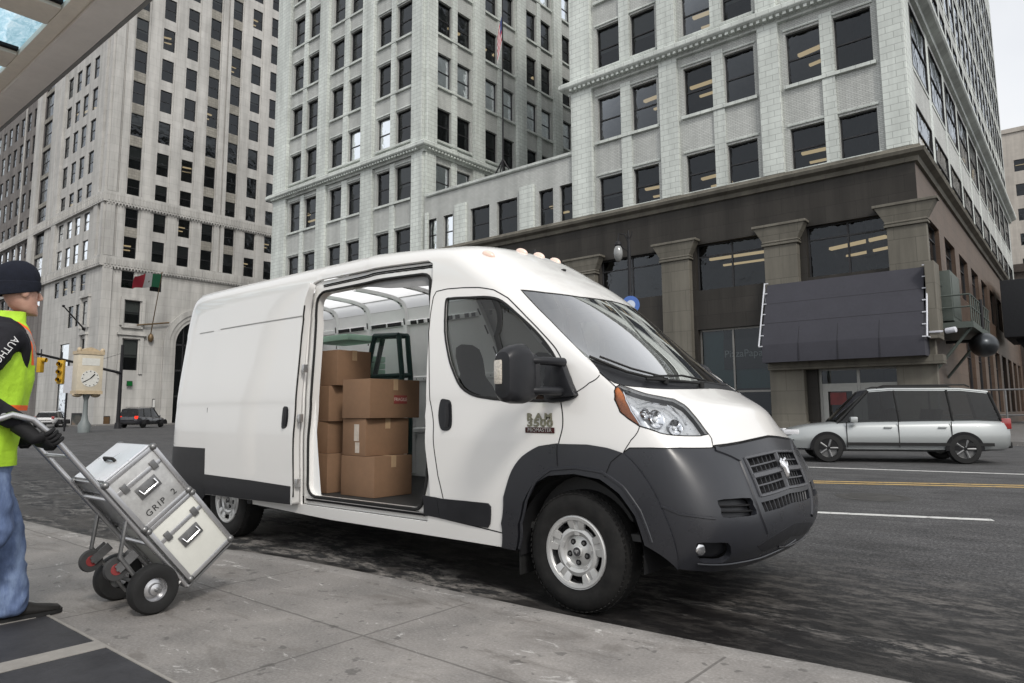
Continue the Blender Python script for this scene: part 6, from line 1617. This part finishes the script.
# jacket, vest, jeans, boots, gloves
J = dict(a=((0, -.05, .90), (.175, .135)), b=((0, -.04, 1.05), (.175, .135)), c=((0, -.01, 1.36), (.20, .145)), d=((0, .0, 1.52), (.14, .11)), e=((0, .034, 1.66), (.072, .070)),
 rs=((.195, -.01, 1.52), .085), rm=((.225, -.10, 1.39), .074), re=((.25, -.20, 1.24), .064), rf=((.245, -.05, 1.15), .056), rw=((.235, .085, 1.065), .044), ls=((-.195, 0, 1.52), .085), lm=((-.225, -.08, 1.38), .074), le=((-.245, -.16, 1.24), .064), lw=((-.175, .105, 1.06), .044))
jk = list(J); ji = {k: i for i, k in enumerate(jk)}
jacket = skin('jacket', [J[k][0] for k in jk], [(ji[a], ji[b]) for a, b in (('a', 'b'), ('b', 'c'), ('c', 'd'), ('d', 'e'), ('d', 'rs'), ('rs', 'rm'), ('rm', 're'), ('re', 'rf'), ('rf', 'rw'), ('d', 'ls'), ('ls', 'lm'), ('lm', 'le'), ('le', 'lw'))], [J[k][1] for k in jk], black_cloth, pr, 3, 0, post=lambda me: folds(me, .012, 11, (1, 1, .7)))
m = MB(); rings = []
for z, w, d, yo in ((.86, .205, .150, -.045), (.95, .208, .155, -.045), (1.05, .206, .158, -.035), (1.18, .206, .162, -.02), (1.32, .212, .165, -.01), (1.42, .205, .160, -.002), (1.50, .180, .148, .004), (1.555, .150, .128, .010), (1.60, .115, .105, .018), (1.625, .090, .090, .022), (1.655, .076, .080, .030), (1.685, .070, .074, .036)):
    rings.append([Vector((w*math.copysign(abs(math.cos(a))**.85, math.cos(a)), yo+d*math.copysign(abs(math.sin(a))**.9, math.sin(a))+.006*math.sin(7*a+z*9), z)) for a in [2*PI*k/48 for k in range(48)]])
m.loft(rings, cap=False); ve = m.build('hi_vis_vest', vest, pr)
bm = bmesh.new(); bm.from_mesh(ve.data); bmesh.ops.subdivide_edges(bm, edges=bm.edges[:], cuts=2, use_grid_fill=True, smooth=.3); bm.to_mesh(ve.data); bm.free(); folds(ve.data, .012, 7, (1, 1, .5), 9.1)
for p_ in ve.data.polygons: p_.use_smooth = True
JE = dict(p=((0, -.05, 1.0), (.185, .145)), q=((0, -.05, .88), (.19, .15)), rh=((.10, -.05, .78), .118), rk=((.105, .05, .53), .078), rc=((.10, -.14, .34), .072), ra=((.10, -.32, .17), .075), lh=((-.10, -.01, .78), .125), lk=((-.10, .12, .52), .090), lc=((-.11, .15, .30), .088), la=((-.12, .17, .095), .100), lb=((-.12, .17, .03), .106))
jk = list(JE); ji = {k: i for i, k in enumerate(jk)}
skin('jeans', [JE[k][0] for k in jk], [(ji[a], ji[b]) for a, b in (('p', 'q'), ('q', 'rh'), ('rh', 'rk'), ('rk', 'rc'), ('rc', 'ra'), ('q', 'lh'), ('lh', 'lk'), ('lk', 'lc'), ('lc', 'la'), ('la', 'lb'))], [JE[k][1] for k in jk], denim, pr, 3, 0, post=lambda me: folds(me, .016, 8, (1, 1, .9), 3.3))
bootm = simple('boot_leather', (.018, .017, .016), .5, var=.3)
def boot(x, y, z, pitch):
    rot = Matrix.Rotation(pitch, 3, 'X'); o_ = Vector((x, y, z)); m = MB(); rings = []
    for t, w, h in ((-.09, .028, .05), (-.07, .038, .085), (-.02, .042, .10), (.04, .044, .088), (.10, .050, .068), (.16, .050, .055), (.20, .038, .045), (.215, .015, .03)):
        rings.append([o_+rot @ Vector((w*math.cos(a), t, max(0, h*.5+h*.5*math.sin(a)))) for a in [2*PI*k/16 for k in range(16)]])
    m.loft(rings); b = m.build('boot', bootm, pr)
    m = MB(); m.loft([[o_+rot @ Vector((sx*w, t, zz)) for sx, zz in ((-1, 0), (1, 0), (1, .022), (-1, .022))] for t, w in ((-.095, .03), (-.07, .042), (0, .042), (.1, .052), (.17, .050), (.205, .036), (.222, .012))]); m.build('sole', rubber, b)
boot(-.12, .21, .003, 0); boot(.10, -.36, .10, -.75)
glove = simple('black_glove', (.012, .012, .013), .7, var=.3, vs=30, bmp=.4, bs=80)
def hand(c, bar, away, side):
    """glove closed round a bar; c = bar centre, bar = its direction, away = from bar towards the palm"""
    b = Vector(bar).normalized(); p = Vector(away); p = (p-b*p.dot(b)).normalized(); q = b.cross(p)*side; c = Vector(c); m = MB()
    m.loft([[c+b*(bb*w)+p*(pp+t*math.sin(a))+q*(s_+.0)+b*(w*.5*math.cos(a)) for a in [2*PI*k/14 for k in range(14)]] for s_, pp, w, t, bb in ((-.085, .050, .055, .022, 0), (-.055, .048, .075, .022, 0), (-.02, .042, .088, .020, 0), (.01, .036, .088, .016, 0), (.025, .030, .084, .011, 0))])
    for k, (off, ln) in enumerate(((-.033, .92), (-.011, 1.05), (.011, 1.0), (.033, .82))):
        r = .031; pts = []
        for a in (1.05, .45, -.25, -1.0, -1.8, -2.5):
            a2 = a if ln > .9 else a*.95+.04
            pts.append(c+b*off+p*(r*math.sin(a2+PI/2-.2)*1.0)+q*(r*math.cos(a2+PI/2-.2)*-1.0)*-1)
        ang = [1.2-(.62*ln)*j for j in range(6)]
        pts = [c+b*off+p*(r*math.cos(1.2-g_))+q*(r*math.sin(1.2-g_)) for g_ in ang]
        m.tube(pts, [.0115, .0115, .011, .0105, .0098, .008], 8)
    th = [c+b*-.040+p*.045+q*-.045, c+b*-.055+p*.030+q*-.030, c+b*-.052+p*.004+q*-.034, c+b*-.045+p*-.018+q*-.026, c+b*-.040+p*-.028+q*-.010]
    m.tube(th, [.016, .0145, .0125, .0115, .009], 8)
    m.ell(th[0], (.017,)*3, None, 10, 6)
    return m
lw_ = Vector((PX, PY, PZ))
hr = Q(hx1, 1.17, -.02)-lw_; hl_ = Q(hx0, 1.17, -.02)-lw_
for c_, wk, nm in ((hr, 1, 'r'), (hl_, -1, 'l')):
    m = hand(c_, UD, (0, -.8, -.1), 1); m.build('glove', glove, pr, smooth=60)
# forearms meet the gloves
m = MB(); m.tube([Vector(J['rw'][0])+Vector((0, -.03, .01)), hr+Vector((0, -.075, -.01)), hr+Vector((0, -.045, 0))], [.045, .034, .030], 12); m.tube([Vector(J['lw'][0])+Vector((0, -.03, .01)), hl_+Vector((0, -.075, -.01)), hl_+Vector((0, -.045, 0))], [.045, .034, .030], 12); pieces(m, 'glove_cuff', glove, pr, smooth=60, weld=False)
sl0 = Vector((.292, -.075, 1.40)); dn_ = (Vector((.25, -.20, 1.24))-Vector((.205, -.03, 1.49))).normalized()
text_obj('sleeve_letters', 'AUTHORIZED', .047, simple('sleeve_print', (.55, .55, .55), .6), jacket, basis(sl0+Vector((.018, 0, 0)), dn_, Vector((.1, .8, -.4))), extrude=.001)

# ================================================================ CANOPY overhead
cm = simple('canopy_painted_concrete', (.82, .77, .73), .6, var=.08, vs=1.5); cml = simple('canopy_pale_paint', (.82, .75, .66), .55, var=.10, vs=3); cdk = simple('canopy_drip_edge', (.20, .19, .185), .5, var=.1)
cg, nt, out = NT('canopy_glass'); v = coord(nt, (1, 2.2, 1)); tl = nt.nodes.new('ShaderNodeBsdfTranslucent'); L(nt, ramp(nt, noise(nt, v, 5, 6, .75, .6), [(.35, (.22, .42, .52)), (.52, (.45, .66, .76)), (.68, (.75, .86, .9))]), tl.inputs[0])
tp = nt.nodes.new('ShaderNodeBsdfTransparent'); tp.inputs[0].default_value = (.6, .8, .9, 1); gl = nt.nodes.new('ShaderNodeBsdfGlossy'); gl.inputs['Roughness'].default_value = .08; mx1 = nt.nodes.new('ShaderNodeMixShader'); mx1.inputs[0].default_value = .25; L(nt, tl.outputs[0], mx1.inputs[1]); L(nt, tp.outputs[0], mx1.inputs[2])
mx2 = nt.nodes.new('ShaderNodeMixShader'); mx2.inputs[0].default_value = .05; L(nt, mx1.outputs[0], mx2.inputs[1]); L(nt, gl.outputs[0], mx2.inputs[2]); L(nt, mx2.outputs[0], out.inputs[0])
ca = empty('entrance_canopy', (-7, -4.8, 0), 'overhead entrance canopy with a deep painted edge beam and blue glass roof panels', 'canopy'); S = Vector((7, 4.8, 0))
m = LB(S); m.b2(-16, -2.9, -1.42, -1.13, 5.0, 5.20); m.build('edge_beam', cm, ca, bevel=.01)
m = LB(S); m.loft([[Vector((x, -1.128, 5.0)), Vector((x, -1.05, 5.06)), Vector((x, -1.04, 5.22)), Vector((x, -1.128, 5.22))] for x in (-16, -2.9)]); m.build('drip_edge', cdk, ca)
m = LB(S)
for k in range(10):
    x = -4.71-1.32*(k-2)
    if x < -2.9: m.b2(x-.42, x, -3.3, -1.562, 5.025, 5.095)
pieces(m, 'cross_beam', cml, ca, bevel=.02)
m = LB(S); m.b2(-16, -2.9, -1.56, -1.421, 5.03, 5.10); m.b2(-16, -2.9, -3.5, -3.3, 5.0, 5.2); pieces(m, 'inner_ledge', cml, ca, bevel=.01)
m = LB(S); m.quad((-16, -3.3, 5.105), (-2.9, -3.3, 5.105), (-2.9, -1.45, 5.105), (-16, -1.45, 5.105)); m.build('roof_glass', cg, ca, smooth=0)
m = LB(S)
for x in [-4.71-1.32*(k-1) for k in range(9)]: m.b2(x+.002, x+.055, -3.3, -1.57, 5.065, 5.10)
pieces(m, 'glazing_bar', darkin, ca, smooth=0)
for x in (-15, -11, 1.0): pass
for x in (-15.5, -9.5): m = LB(S); m.cyl((x, -3.4, .1), (x, -3.4, 5.05), .16, n=20); m.build('column', cml, ca)

# ================================================================ STREET FURNITURE
blackmet = simple('black_cast_iron', (.018, .018, .02), .5, var=.2, vs=20)
def spot(px, D, z=0):
    """ground point under a photo column at a given distance ahead"""
    d = Fv*1+Rv*((px-512)/CAM_F); d.z = 0; f = Vector((Fv.x, Fv.y, 0)).normalized(); d = d/d.dot(f); p = CAM_P+d*D; return Vector((p.x, p.y, z))
def hz(py, D, px=512):
    d = Fv+Rv*((px-512)/CAM_F)-Uv*((py-PPY)/CAM_F); f = Vector((Fv.x, Fv.y, 0)).normalized(); return CAM_P.z+d.z/d.dot(f)*D
# ornate street lamp in front of the office building
p = spot(631, 26.5); zt = hz(240, 26.5, 625)
sl_ = empty('street_lamp', p, 'ornate black street lamp with hanging teardrop globes and a blue sign', 'street lamp')
m = MB(); m.lathe([(.22, 0), (.24, .3), (.16, .5), (.12, 1.0), (.08, 1.2), (.07, zt-.4), (.05, zt), (.02, zt+.35), (0, zt+.4)], (0, 0, 0), (0, 0, 1), 16); m.build('pole', blackmet, sl_)
rd = Vector((R0.x, R0.y, 0))
m = MB()
for sg in (-1,): 
    m.tube([Vector((0, 0, zt-.15)), rd*sg*.15+Vector((0, 0, zt+.22)), rd*sg*.38+Vector((0, 0, zt+.25)), rd*sg*.42+Vector((0, 0, zt-.05))], .03, 8)
    m.tube([Vector((0, 0, zt-.5)), rd*sg*.30+Vector((0, 0, zt-.25)), rd*sg*.42+Vector((0, 0, zt-.08))], .02, 6); m.lathe([(.03, .06), (.12, 0), (.14, -.10), (.10, -.16)], rd*sg*.42+Vector((0, 0, zt-.1)), (0, 0, 1), 14)
for k in range(5): a = k*1.26; m.tube([(0, 0, zt), (.12*math.cos(a), .12*math.sin(a), zt+.15), (.16*math.cos(a), .16*math.sin(a), zt+.32)], .014, 6)
m.build('scroll_arm', blackmet, sl_, smooth=40)
m = MB(); m.lathe([(.10, 0), (.17, -.14), (.185, -.30), (.15, -.48), (.08, -.60), (0, -.64)], rd*-.42+Vector((0, 0, zt-.24)), (0, 0, 1), 18); m.build('globe', simple('lamp_globe', (.22, .225, .22), .12, var=.15, coat=1), sl_)
zs = hz(305, 26.5, 633); m = MB(); dd = Vector((Fv.x, Fv.y, 0)).normalized(); m.cyl(Vector((0, 0, zs))-dd*.12, Vector((0, 0, zs))-dd*.09, .34, n=28); bs_ = m.build('blue_sign', simple('sign_blue', (.03, .10, .35), .4), sl_)
m = MB(); m.cyl(Vector((0, 0, zs))-dd*.125, Vector((0, 0, zs))-dd*.1205, .17, n=20); m.build('sign_emblem', simple('sign_pale', (.45, .5, .6), .5), bs_)
# traffic signal mast: pole with a long arm
pa = spot(123.5, 58); za = hz(373, 58, 120); zp = hz(345, 58, 123); pb = spot(-4, 44); zb = hz(344, 44, -4)
ms = empty('signal_mast', pa, 'black steel mast arm pole reaching across the side street above the clock', 'signal mast'); S = -Vector(ms.location)
m = LB(S); m.cyl(pa, pa+Vector((0, 0, zp)), .17, .11, n=14); m.cyl(pa, pa+Vector((0, 0, .5)), .30, .22, n=14); m.build('pole', blackmet, ms)
m = LB(S); A_, B_ = pa+Vector((0, 0, za)), pb+Vector((0, 0, zb)); m.cyl(A_, B_, .11, .075, n=10); m.cyl(pa+Vector((0, 0, zp*.9)), A_+(B_-A_)*.35, .015, n=6); m.build('arm', blackmet, ms)
yelm = simple('signal_yellow', (.50, .30, .02), .5, var=.1)
def signal(label, px, py, D, heads, h=1.15, side=False):
    b = spot(px, D); z = hz(py, D, px); o = empty('traffic_light', (b.x, b.y, z), label, 'traffic light', 'yellow traffic lights under the mast arm')
    f = -Vector((Fv.x, Fv.y, 0)).normalized() if not side else Vector((R0.x, R0.y, 0)); s_ = Vector((-f.y, f.x, 0)); rot = Matrix((s_, f, Vector((0, 0, 1)))).transposed()
    m = MB(); m.box((0, 0, 0), (.40, .26, h), rot); hs_ = m.build('housing', yelm, o, bevel=.03)
    for k in range(heads):
        z_ = h*(.33-.33*k); m = MB(); m.lathe([(.15, 0), (.15, .24)], f*.13+Vector((0, 0, z_)), f, 16, a0=0, a1=2*PI); m.build('visor', yelm, hs_, weld=False)
        m = MB(); m.cyl(f*.131+Vector((0, 0, z_)), f*.15+Vector((0, 0, z_)), .13, n=16); m.build('lens', emit('green_on', (.05, 1, .45), 2.5) if (k == 2 and px < 30) else darkin, hs_)
    m = MB(); m.cyl((0, 0, h/2), (0, 0, h/2+.55), .04, n=8); m.build('hanger', blackmet, o)
    return o
signal('yellow three-lamp traffic light hanging just left of the street clock', 64, 372, 47, 3, 1.6)
signal('yellow signal box seen side on beside the three-lamp light', 43, 365, 46, 1, 1.0, True)
signal('yellow traffic light with a lit green lamp behind the worker', 29, 362, 45, 3, 1.5)
# street clock on a post
D = 46; p = spot(90.5, D); z0, z1 = hz(391, D, 90), hz(355, D, 90); w_ = 23/CAM_F*D
ck = empty('street_clock', p, 'cream two-sided street clock with ornamental crest on a green-grey post', 'clock')
fdir = -(p-CAM_P); fdir.z = 0; fdir.normalize(); fdir = (Matrix.Rotation(.35, 3, 'Z') @ fdir); sdir = Vector((-fdir.y, fdir.x, 0)); rot = Matrix((sdir, -fdir, Vector((0, 0, 1)))).transposed()
cream = simple('clock_cream', (.55, .49, .38), .5, var=.1, vs=3); zc = (z0+z1)/2; hh = z1-z0
m = MB(); m.box((0, 0, zc), (w_, .9, hh), rot); m.build('clock_case', cream, ck, bevel=.05)
m = MB()
for z_, s_ in ((z1+.12, 1.05), (z0-.10, 1.05)): m.box((0, 0, z_), (w_*s_, .98, .22), rot)
m.loft([[rot @ Vector((sx*w_*.5*k, .3*sy, z)) for sx, sy in ((-1, -1), (1, -1), (1, 1), (-1, 1))] for z, k in ((z1+.2, .9), (z1+.34, .6), (z1+.45, .25), (z1+.5, .05))])
for sg in (-1, 1): m.ell(rot @ Vector((sg*w_*.46, -.35, 0))+Vector((0, 0, z1+.28)), (.14, .14, .18)); m.ell(rot @ Vector((sg*w_*.36, 0, 0))+Vector((0, 0, z0-.26)), (.25, .3, .16))
pieces(m, 'clock_crest', simple('clock_gilt', (.45, .36, .24), .5, var=.2), ck)
m = MB(); m.cyl(Vector((0, 0, zc-hh*.16))+fdir*.455, Vector((0, 0, zc-hh*.16))+fdir*.47, w_*.36, n=32); m.box(rot @ Vector((0, -.455, 0))+Vector((0, 0, zc+hh*.30)), (w_*.7, .02, hh*.2), rot); cf = m.build('clock_face', simple('clock_white', (.62, .62, .58), .4), ck)
m = MB(); c0 = Vector((0, 0, zc-hh*.16))+fdir*.48
for a, l_, t in ((2.3, .26, .06), (-.55, .34, .04)): e_ = sdir*(-math.cos(a)*l_*w_)+Vector((0, 0, math.sin(a)*l_*w_)); m.cyl(c0, c0+e_, t*.6, n=6)
for k in range(12): a = k*PI/6; e_ = sdir*math.cos(a)+Vector((0, 0, math.sin(a))); m.cyl(c0+e_*w_*.29, c0+e_*w_*.33, .025, n=5)
pieces(m, 'clock_hand', darkin, cf, weld=False)
m = MB(); m.lathe([(.35, 0), (.38, .5), (.22, .8), (.15, 1.2), (.13, z0-.6), (.22, z0-.3), (.3, z0-.15)], (0, 0, 0), (0, 0, 1), 16); m.build('post', simple('clock_post_grey', (.16, .18, .18), .5), ck)
# banner on a post, small street poles, news posters
p = spot(71, 50); o = empty('street_banner', p, 'narrow white banner hung on a thin post left of the clock', 'banner')
m = MB(); m.cyl((0, 0, 0), (0, 0, hz(366, 50, 71)+.3), .07, n=10); m.build('post', blackmet, o)
m = MB(); m.box(Vector((0, 0, (hz(366, 50, 71)+hz(393, 50, 71))/2))+fdir*.1, (.55, .03, hz(366, 50, 71)-hz(393, 50, 71)), rot); m.build('banner_cloth', simple('banner_white', (.55, .56, .6), .7, var=.1), o)
# flags
def flag(name, label, base, top, cols_, w, h, dirv, mat_pole, emblem=None, stripes='v'):
    o = empty(name, base, label, 'flag'); S = -Vector(o.location); m = LB(S); m.cyl(base, top, .06, .04, n=8); m.ell(top, (.09,)*3); m.build('flagpole', mat_pole, o)
    d = Vector(dirv).normalized(); n = 24; k = len(cols_)
    m = LB(S); vs = []; nn = d.cross(Vector((0, 0, 1)))
    a = Vector(top)-(Vector(top)-Vector(base)).normalized()*.15; dn = (Vector(base)-Vector(top)).normalized()
    for i in range(n+1):
        t = i/n
        for j in range(9):
            s = j/8; vs.append(a+dn*(h*s)+d*(w*t)+nn*(.10*w*math.sin(t*7+s*1.5)*t)+Vector((0, 0, -.22*w*t*t-.05*w*math.sin(t*9+s*3)*t)))
    fs = []; mi = []
    for i in range(n):
        for j in range(8): fs.append((i*9+j, (i+1)*9+j, (i+1)*9+j+1, i*9+j+1)); mi.append(min(k-1, int(i/n*k)) if stripes == 'v' else (k-1 if (i < n*.42 and j < 4) else j % 2))
    m.add(vs, fs); m.m = mi; m.build('flag_cloth', cols_, o, smooth=80, weld=False)
    return o
fg = simple('flag_green', (.02, .14, .07), .8); fw = simple('flag_white', (.55, .55, .55), .8); frd = simple('flag_red', (.40, .03, .05), .8); fb = simple('flag_blue', (.04, .06, .18), .8); bronze = simple('bronze_pole', (.16, .11, .06), .5, metal=.5)
b_ = ray_x(150, 338, XT+.1); t_ = ray_x(162, 273, XT+4.2)
fl = flag('striped_flag', 'green white and red flag on a leaning bronze pole on the stone tower', b_, t_, [fg, fw, frd], 2.9, 1.6, (0.15, -.95, 0), bronze)
m = LB(-Vector(fl.location)); ac = t_+(b_-t_).normalized()*.9+Vector((.12, -1.42, -.25)); m.ell(ac, (.15, .22, .22)); m.build('flag_emblem', simple('emblem_brown', (.15, .12, .08), .7), fl)
m = LB(-Vector(fl.location)); m.ell(b_+Vector((.2, 0, 0)), (.3, .3, .5)); m.cyl(b_+Vector((.3, -1.6, 1.3)), b_+Vector((.3, 1.9, 1.9)), .09, n=8); m.build('pole_bracket', bronze, fl)
p0 = ray_y(84, 329, YT-.1); p1 = ray_y(63.5, 306, YT-4.0)
o = empty('bare_flagpole', p0, 'bare dark flagpole leaning out from the left face of the stone tower', 'flagpole'); m = MB(); m.cyl((0, 0, 0), p1-p0, .09, .06, n=8); m.ell(p1-p0, (.14,)*3); m.build('pole', blackmet, o); m = MB(); m.lathe([(.22, 0), (.16, .2), (.1, .3)], (0, .1, 0), (0, -1, 0), 12); m.build('wall_socket', blackmet, o)
yb0 = ray_y(503, 168, YB+1.2); yt0 = Vector((yb0.x, yb0.y, ray_y(500, -60, YB+1.2).z)); yb0.z = 16.45
usf = flag('roof_flag', 'limp red and white striped flag on a tall dark roof mast in the light court', yb0, yt0, [frd, fw, fb], 1.5, 2.0, (-.30, -.25, -1.6), blackmet, stripes='h')
ac = ray_y(500, 30, YB+1.2)
for c_ in usf.children:
    if c_.name.startswith('flag_cloth'): c_.location = (0, 0, ac.z-yt0.z+1.3)
m = MB()
for k in range(4): a = k*PI/2+.4; m.cyl((.9*math.cos(a), .9*math.sin(a), 0), (0, 0, 1.6), .05, n=6)
pieces(m, 'mast_stay', blackmet, usf)
# utility cabinet and equipment on the flank of the office building
X1 = XR+.9
ca_, cb_ = ray_x(953.5, 318, X1), ray_x(977, 275, X1)
o = empty('utility_cabinet', (XR, ca_.y, ca_.z), 'grey-green metal cabinet on a railed steel platform on the dark building flank', 'cabinet'); S = -Vector(o.location)
ggm = simple('cabinet_grey_green', (.085, .10, .09), .5, var=.15)
y0_, y1_, z0_, z1_ = ca_.y, ca_.y+2.6, ray_x(953, 320, X1).z, ray_x(953, 273, X1).z
m = LB(S); m.b2(XR+.02, X1, y0_, y1_, z0_, z1_); m.build('cabinet_box', ggm, o, bevel=.03)
m = LB(S); m.b2(XR+.3, XR+.6, y0_-.03, y0_-.005, (z0_+z1_)/2+.4, (z0_+z1_)/2+.6); m.b2(X1, X1+.02, y0_+.2, y1_-.2, z0_+.2, z1_-.2); m.build('cabinet_door', ggm, o, bevel=.005)
m = LB(S); yy1 = y0_+6.5; m.b2(XR+.02, X1+.7, y0_-.3, yy1, z0_-.35, z0_-.1)
for z_ in (z0_+.5, z0_+1.0):
    m.cyl((X1+.65, y0_-.3, z_), (X1+.65, yy1, z_), .035, n=8); m.cyl((XR+.05, y0_-.3, z_), (X1+.65, y0_-.3, z_), .035, n=8)
y = y0_-.3
while y < yy1: m.cyl((X1+.65, y, z0_-.1), (X1+.65, y, z0_+1.0), .03, n=6); y += .7
m.cyl((XR, y0_, z0_-2.2), (X1+.6, y0_, z0_-.3), .06, n=8); m.cyl((XR, y0_+4, z0_-2.2), (X1+.6, y0_+4, z0_-.3), .06, n=8); m.build('platform', ggm, o, smooth=30, weld=False)
tk = ray_x(984, 345, XR+1.6); o = empty('round_tank', tk, 'glossy dark rounded tank hung under the steel platform', 'tank')
m = MB(); m.ell((0, 0, 0), (.55, .9, .52), None, 24, 14); m.build('tank_body', simple('tank_metal', (.06, .065, .07), .35, metal=.8), o); m = MB(); m.cyl((0, 0, .7), (0, 0, 2.0), .07, n=8); m.cyl((-1.4, 0, .2), (0, 0, .2), .07, n=8); m.build('tank_hanger', blackmet, o)
o = empty('elevated_structure', (XR+4, 60, 0), 'dark elevated steel walkway structure standing beyond the cabinet at the right edge', 'walkway'); S = -Vector(o.location)
m = LB(S); m.b2(XR+.5, 14, 58, 66, 6.4, 10.6); m.build('deck', simple('dark_steel', (.03, .032, .036), .6, var=.2), o, bevel=.05)
for x in (XR+2.6, XR+9, XR+14):
    m = LB(S); m.b2(x-.4, x+.4, 60, 60.8, 0, 6.4); m.prism([(-1.6, 6.4), (-.4, 4.6), (.4, 4.6), (1.6, 6.4)], (Vector((1, 0, 0)), Vector((0, 0, 1)), Vector((0, -1, 0))), (x, 60.8, 0), .7); m.build('leg', bpy.data.materials['dark_steel'], o, bevel=.03)
o = empty('security_camera', ray_y(946, 331, YB-1.0), 'small pale camera lamp sticking out right of the awning', 'camera'); m = MB(); m.tube([(0, 0, 0), (.35, -.1, .03)], .12, 10); m.box((-.35, 0, 0), (.5, .08, .08)); m.build('camera_body', brk, o, bevel=.02)
# thin pedestrian rail on the far pavement
q0, q1 = ray_y(938, 391, YB-3.6), ray_y(1030, 391, YB-3.6); o = empty('pavement_rail', (q0.x, YB-3.6, .14), 'thin grey pipe railing on the far pavement behind the passing car', 'railing'); m = MB(); zr = q0.z-.14; ln_ = q1.x-q0.x+6
m.cyl((0, 0, zr), (ln_, 0, zr), .03, n=8); m.cyl((0, 0, zr*.5), (ln_, 0, zr*.5), .025, n=8)
for k in range(int(ln_/2)+1): m.cyl((k*2, 0, 0), (k*2, 0, zr), .03, n=8)
m.build('rail', simple('rail_grey', (.16, .16, .16), .5, metal=.4), o, weld=False)
# small wall sign, posters by the tower, newspaper boxes
def poster(label, px0, py0, px1, py1, X, mat, cat='sign'):
    a, b = ray_x(px0, py1, X), ray_x(px1, py0, X); o = empty('wall_poster', ((a+b)/2).to_tuple(), label, cat); w2, h2 = abs(b.y-a.y)/2, abs(b.z-a.z)/2
    m = MB(); m.b2(-.06, .06, -w2, w2, -h2, h2); m.build('frame', framem, o, bevel=.02); m = MB(); m.b2(.061, .07, -w2*.9, w2*.9, -h2*.85, h2*.85); m.build('print', mat, o); return o
def mottled(name, stops, sc=1.5):
    m, nt, out = NT(name); v = coord(nt); bsdf(nt, out, ramp(nt, noise(nt, v, sc, 3, .6), stops), .5); return m
poster('long colourful poster board low on the tower wall', 125, 409, 144, 417, XT+2.2, mottled('poster_colours', [(.3, (.25, .18, .05)), (.45, (.05, .12, .3)), (.55, (.45, .4, .3)), (.7, (.3, .06, .04))]))
poster('small square framed notice in the tower wall left of the poster board', 99, 416, 110, 427, XT+.15, simple('notice_brown', (.10, .06, .03), .6))
poster('small green lit sign inside the lower tower window', 126.5, 381, 132.5, 386, XT+.3, emit('green_neon', (.04, .40, .10), .22))
poster('small white lamp box fixed to the tower wall', 152, 399, 155, 408, XT+.25, simple('lampbox_white', (.6, .6, .58), .5), 'lamp')
poster('dark shopfront panel at the foot of the tower, far left', 70, 413, 82, 436, XT+3.0, mottled('shop_dark', [(.3, (.02, .03, .03)), (.6, (.12, .11, .10)), (.75, (.3, .2, .12))]))
# ================================================================ light
world = bpy.data.worlds.new('World'); scene.world = world; world.use_nodes = True
wn = world.node_tree; bg = wn.nodes['Background']
sky = wn.nodes.new('ShaderNodeTexSky'); sky.sky_type = 'NISHITA'; sky.sun_disc = False
SUN_EL, SUN_AZ = R(42), R(-30)      # direction towards the sun, azimuth from +X
sd = Vector((math.cos(SUN_EL)*math.cos(SUN_AZ), math.cos(SUN_EL)*math.sin(SUN_AZ), math.sin(SUN_EL)))
sky.sun_elevation = SUN_EL; sky.sun_rotation = PI/2-SUN_AZ; sky.air_density = 1.0; sky.dust_density = 4.0; sky.ozone_density = 1.0; sky.altitude = 100
hs = wn.nodes.new('ShaderNodeHueSaturation'); hs.inputs['Saturation'].default_value = .22; hs.inputs['Value'].default_value = 1.2
wn.links.new(sky.outputs[0], hs.inputs['Color'])
_tc = wn.nodes.new('ShaderNodeTexCoord'); _nz = noise(wn, _tc.outputs['Generated'], 2.2, 5, .6, .4)
_cl = ramp(wn, _nz, [(.30, (.72, .75, .80)), (.50, (.92, .94, .97)), (.68, (1, 1, 1))])     # thin overcast
_sc = wn.nodes.new('ShaderNodeMix'); _sc.data_type = 'RGBA'; _sc.blend_type = 'MULTIPLY'; _sc.inputs[0].default_value = 1; wn.links.new(_cl, _sc.inputs[6]); _sc.inputs[7].default_value = (7.2, 7.2, 7.2, 1); _sc.clamp_result = False
wn.links.new(mixc(wn, .65, hs.outputs[0], _sc.outputs[2]), bg.inputs[0]); bg.inputs[1].default_value = .15
sun = bpy.data.lights.new('sun', 'SUN'); sun.energy = 1.5; sun.angle = R(10); sun.color = (1, .95, .88)
so = bpy.data.objects.new('sun', sun); COL.objects.link(so); so.rotation_euler = sd.to_track_quat('Z', 'Y').to_euler(); so.location = (0, 0, 60)
vs_ = scene.view_settings; vs_.view_transform = 'Standard'; vs_.look = 'None'; vs_.exposure = 0.10; vs_.gamma = 1
vs_.use_curve_mapping = False
scene.cycles.max_bounces = 8; scene.cycles.diffuse_bounces = 4; scene.cycles.glossy_bounces = 4; scene.cycles.transparent_max_bounces = 12
scene.cycles.sample_clamp_indirect = 6; scene.cycles.caustics_reflective = False; scene.cycles.caustics_refractive = False
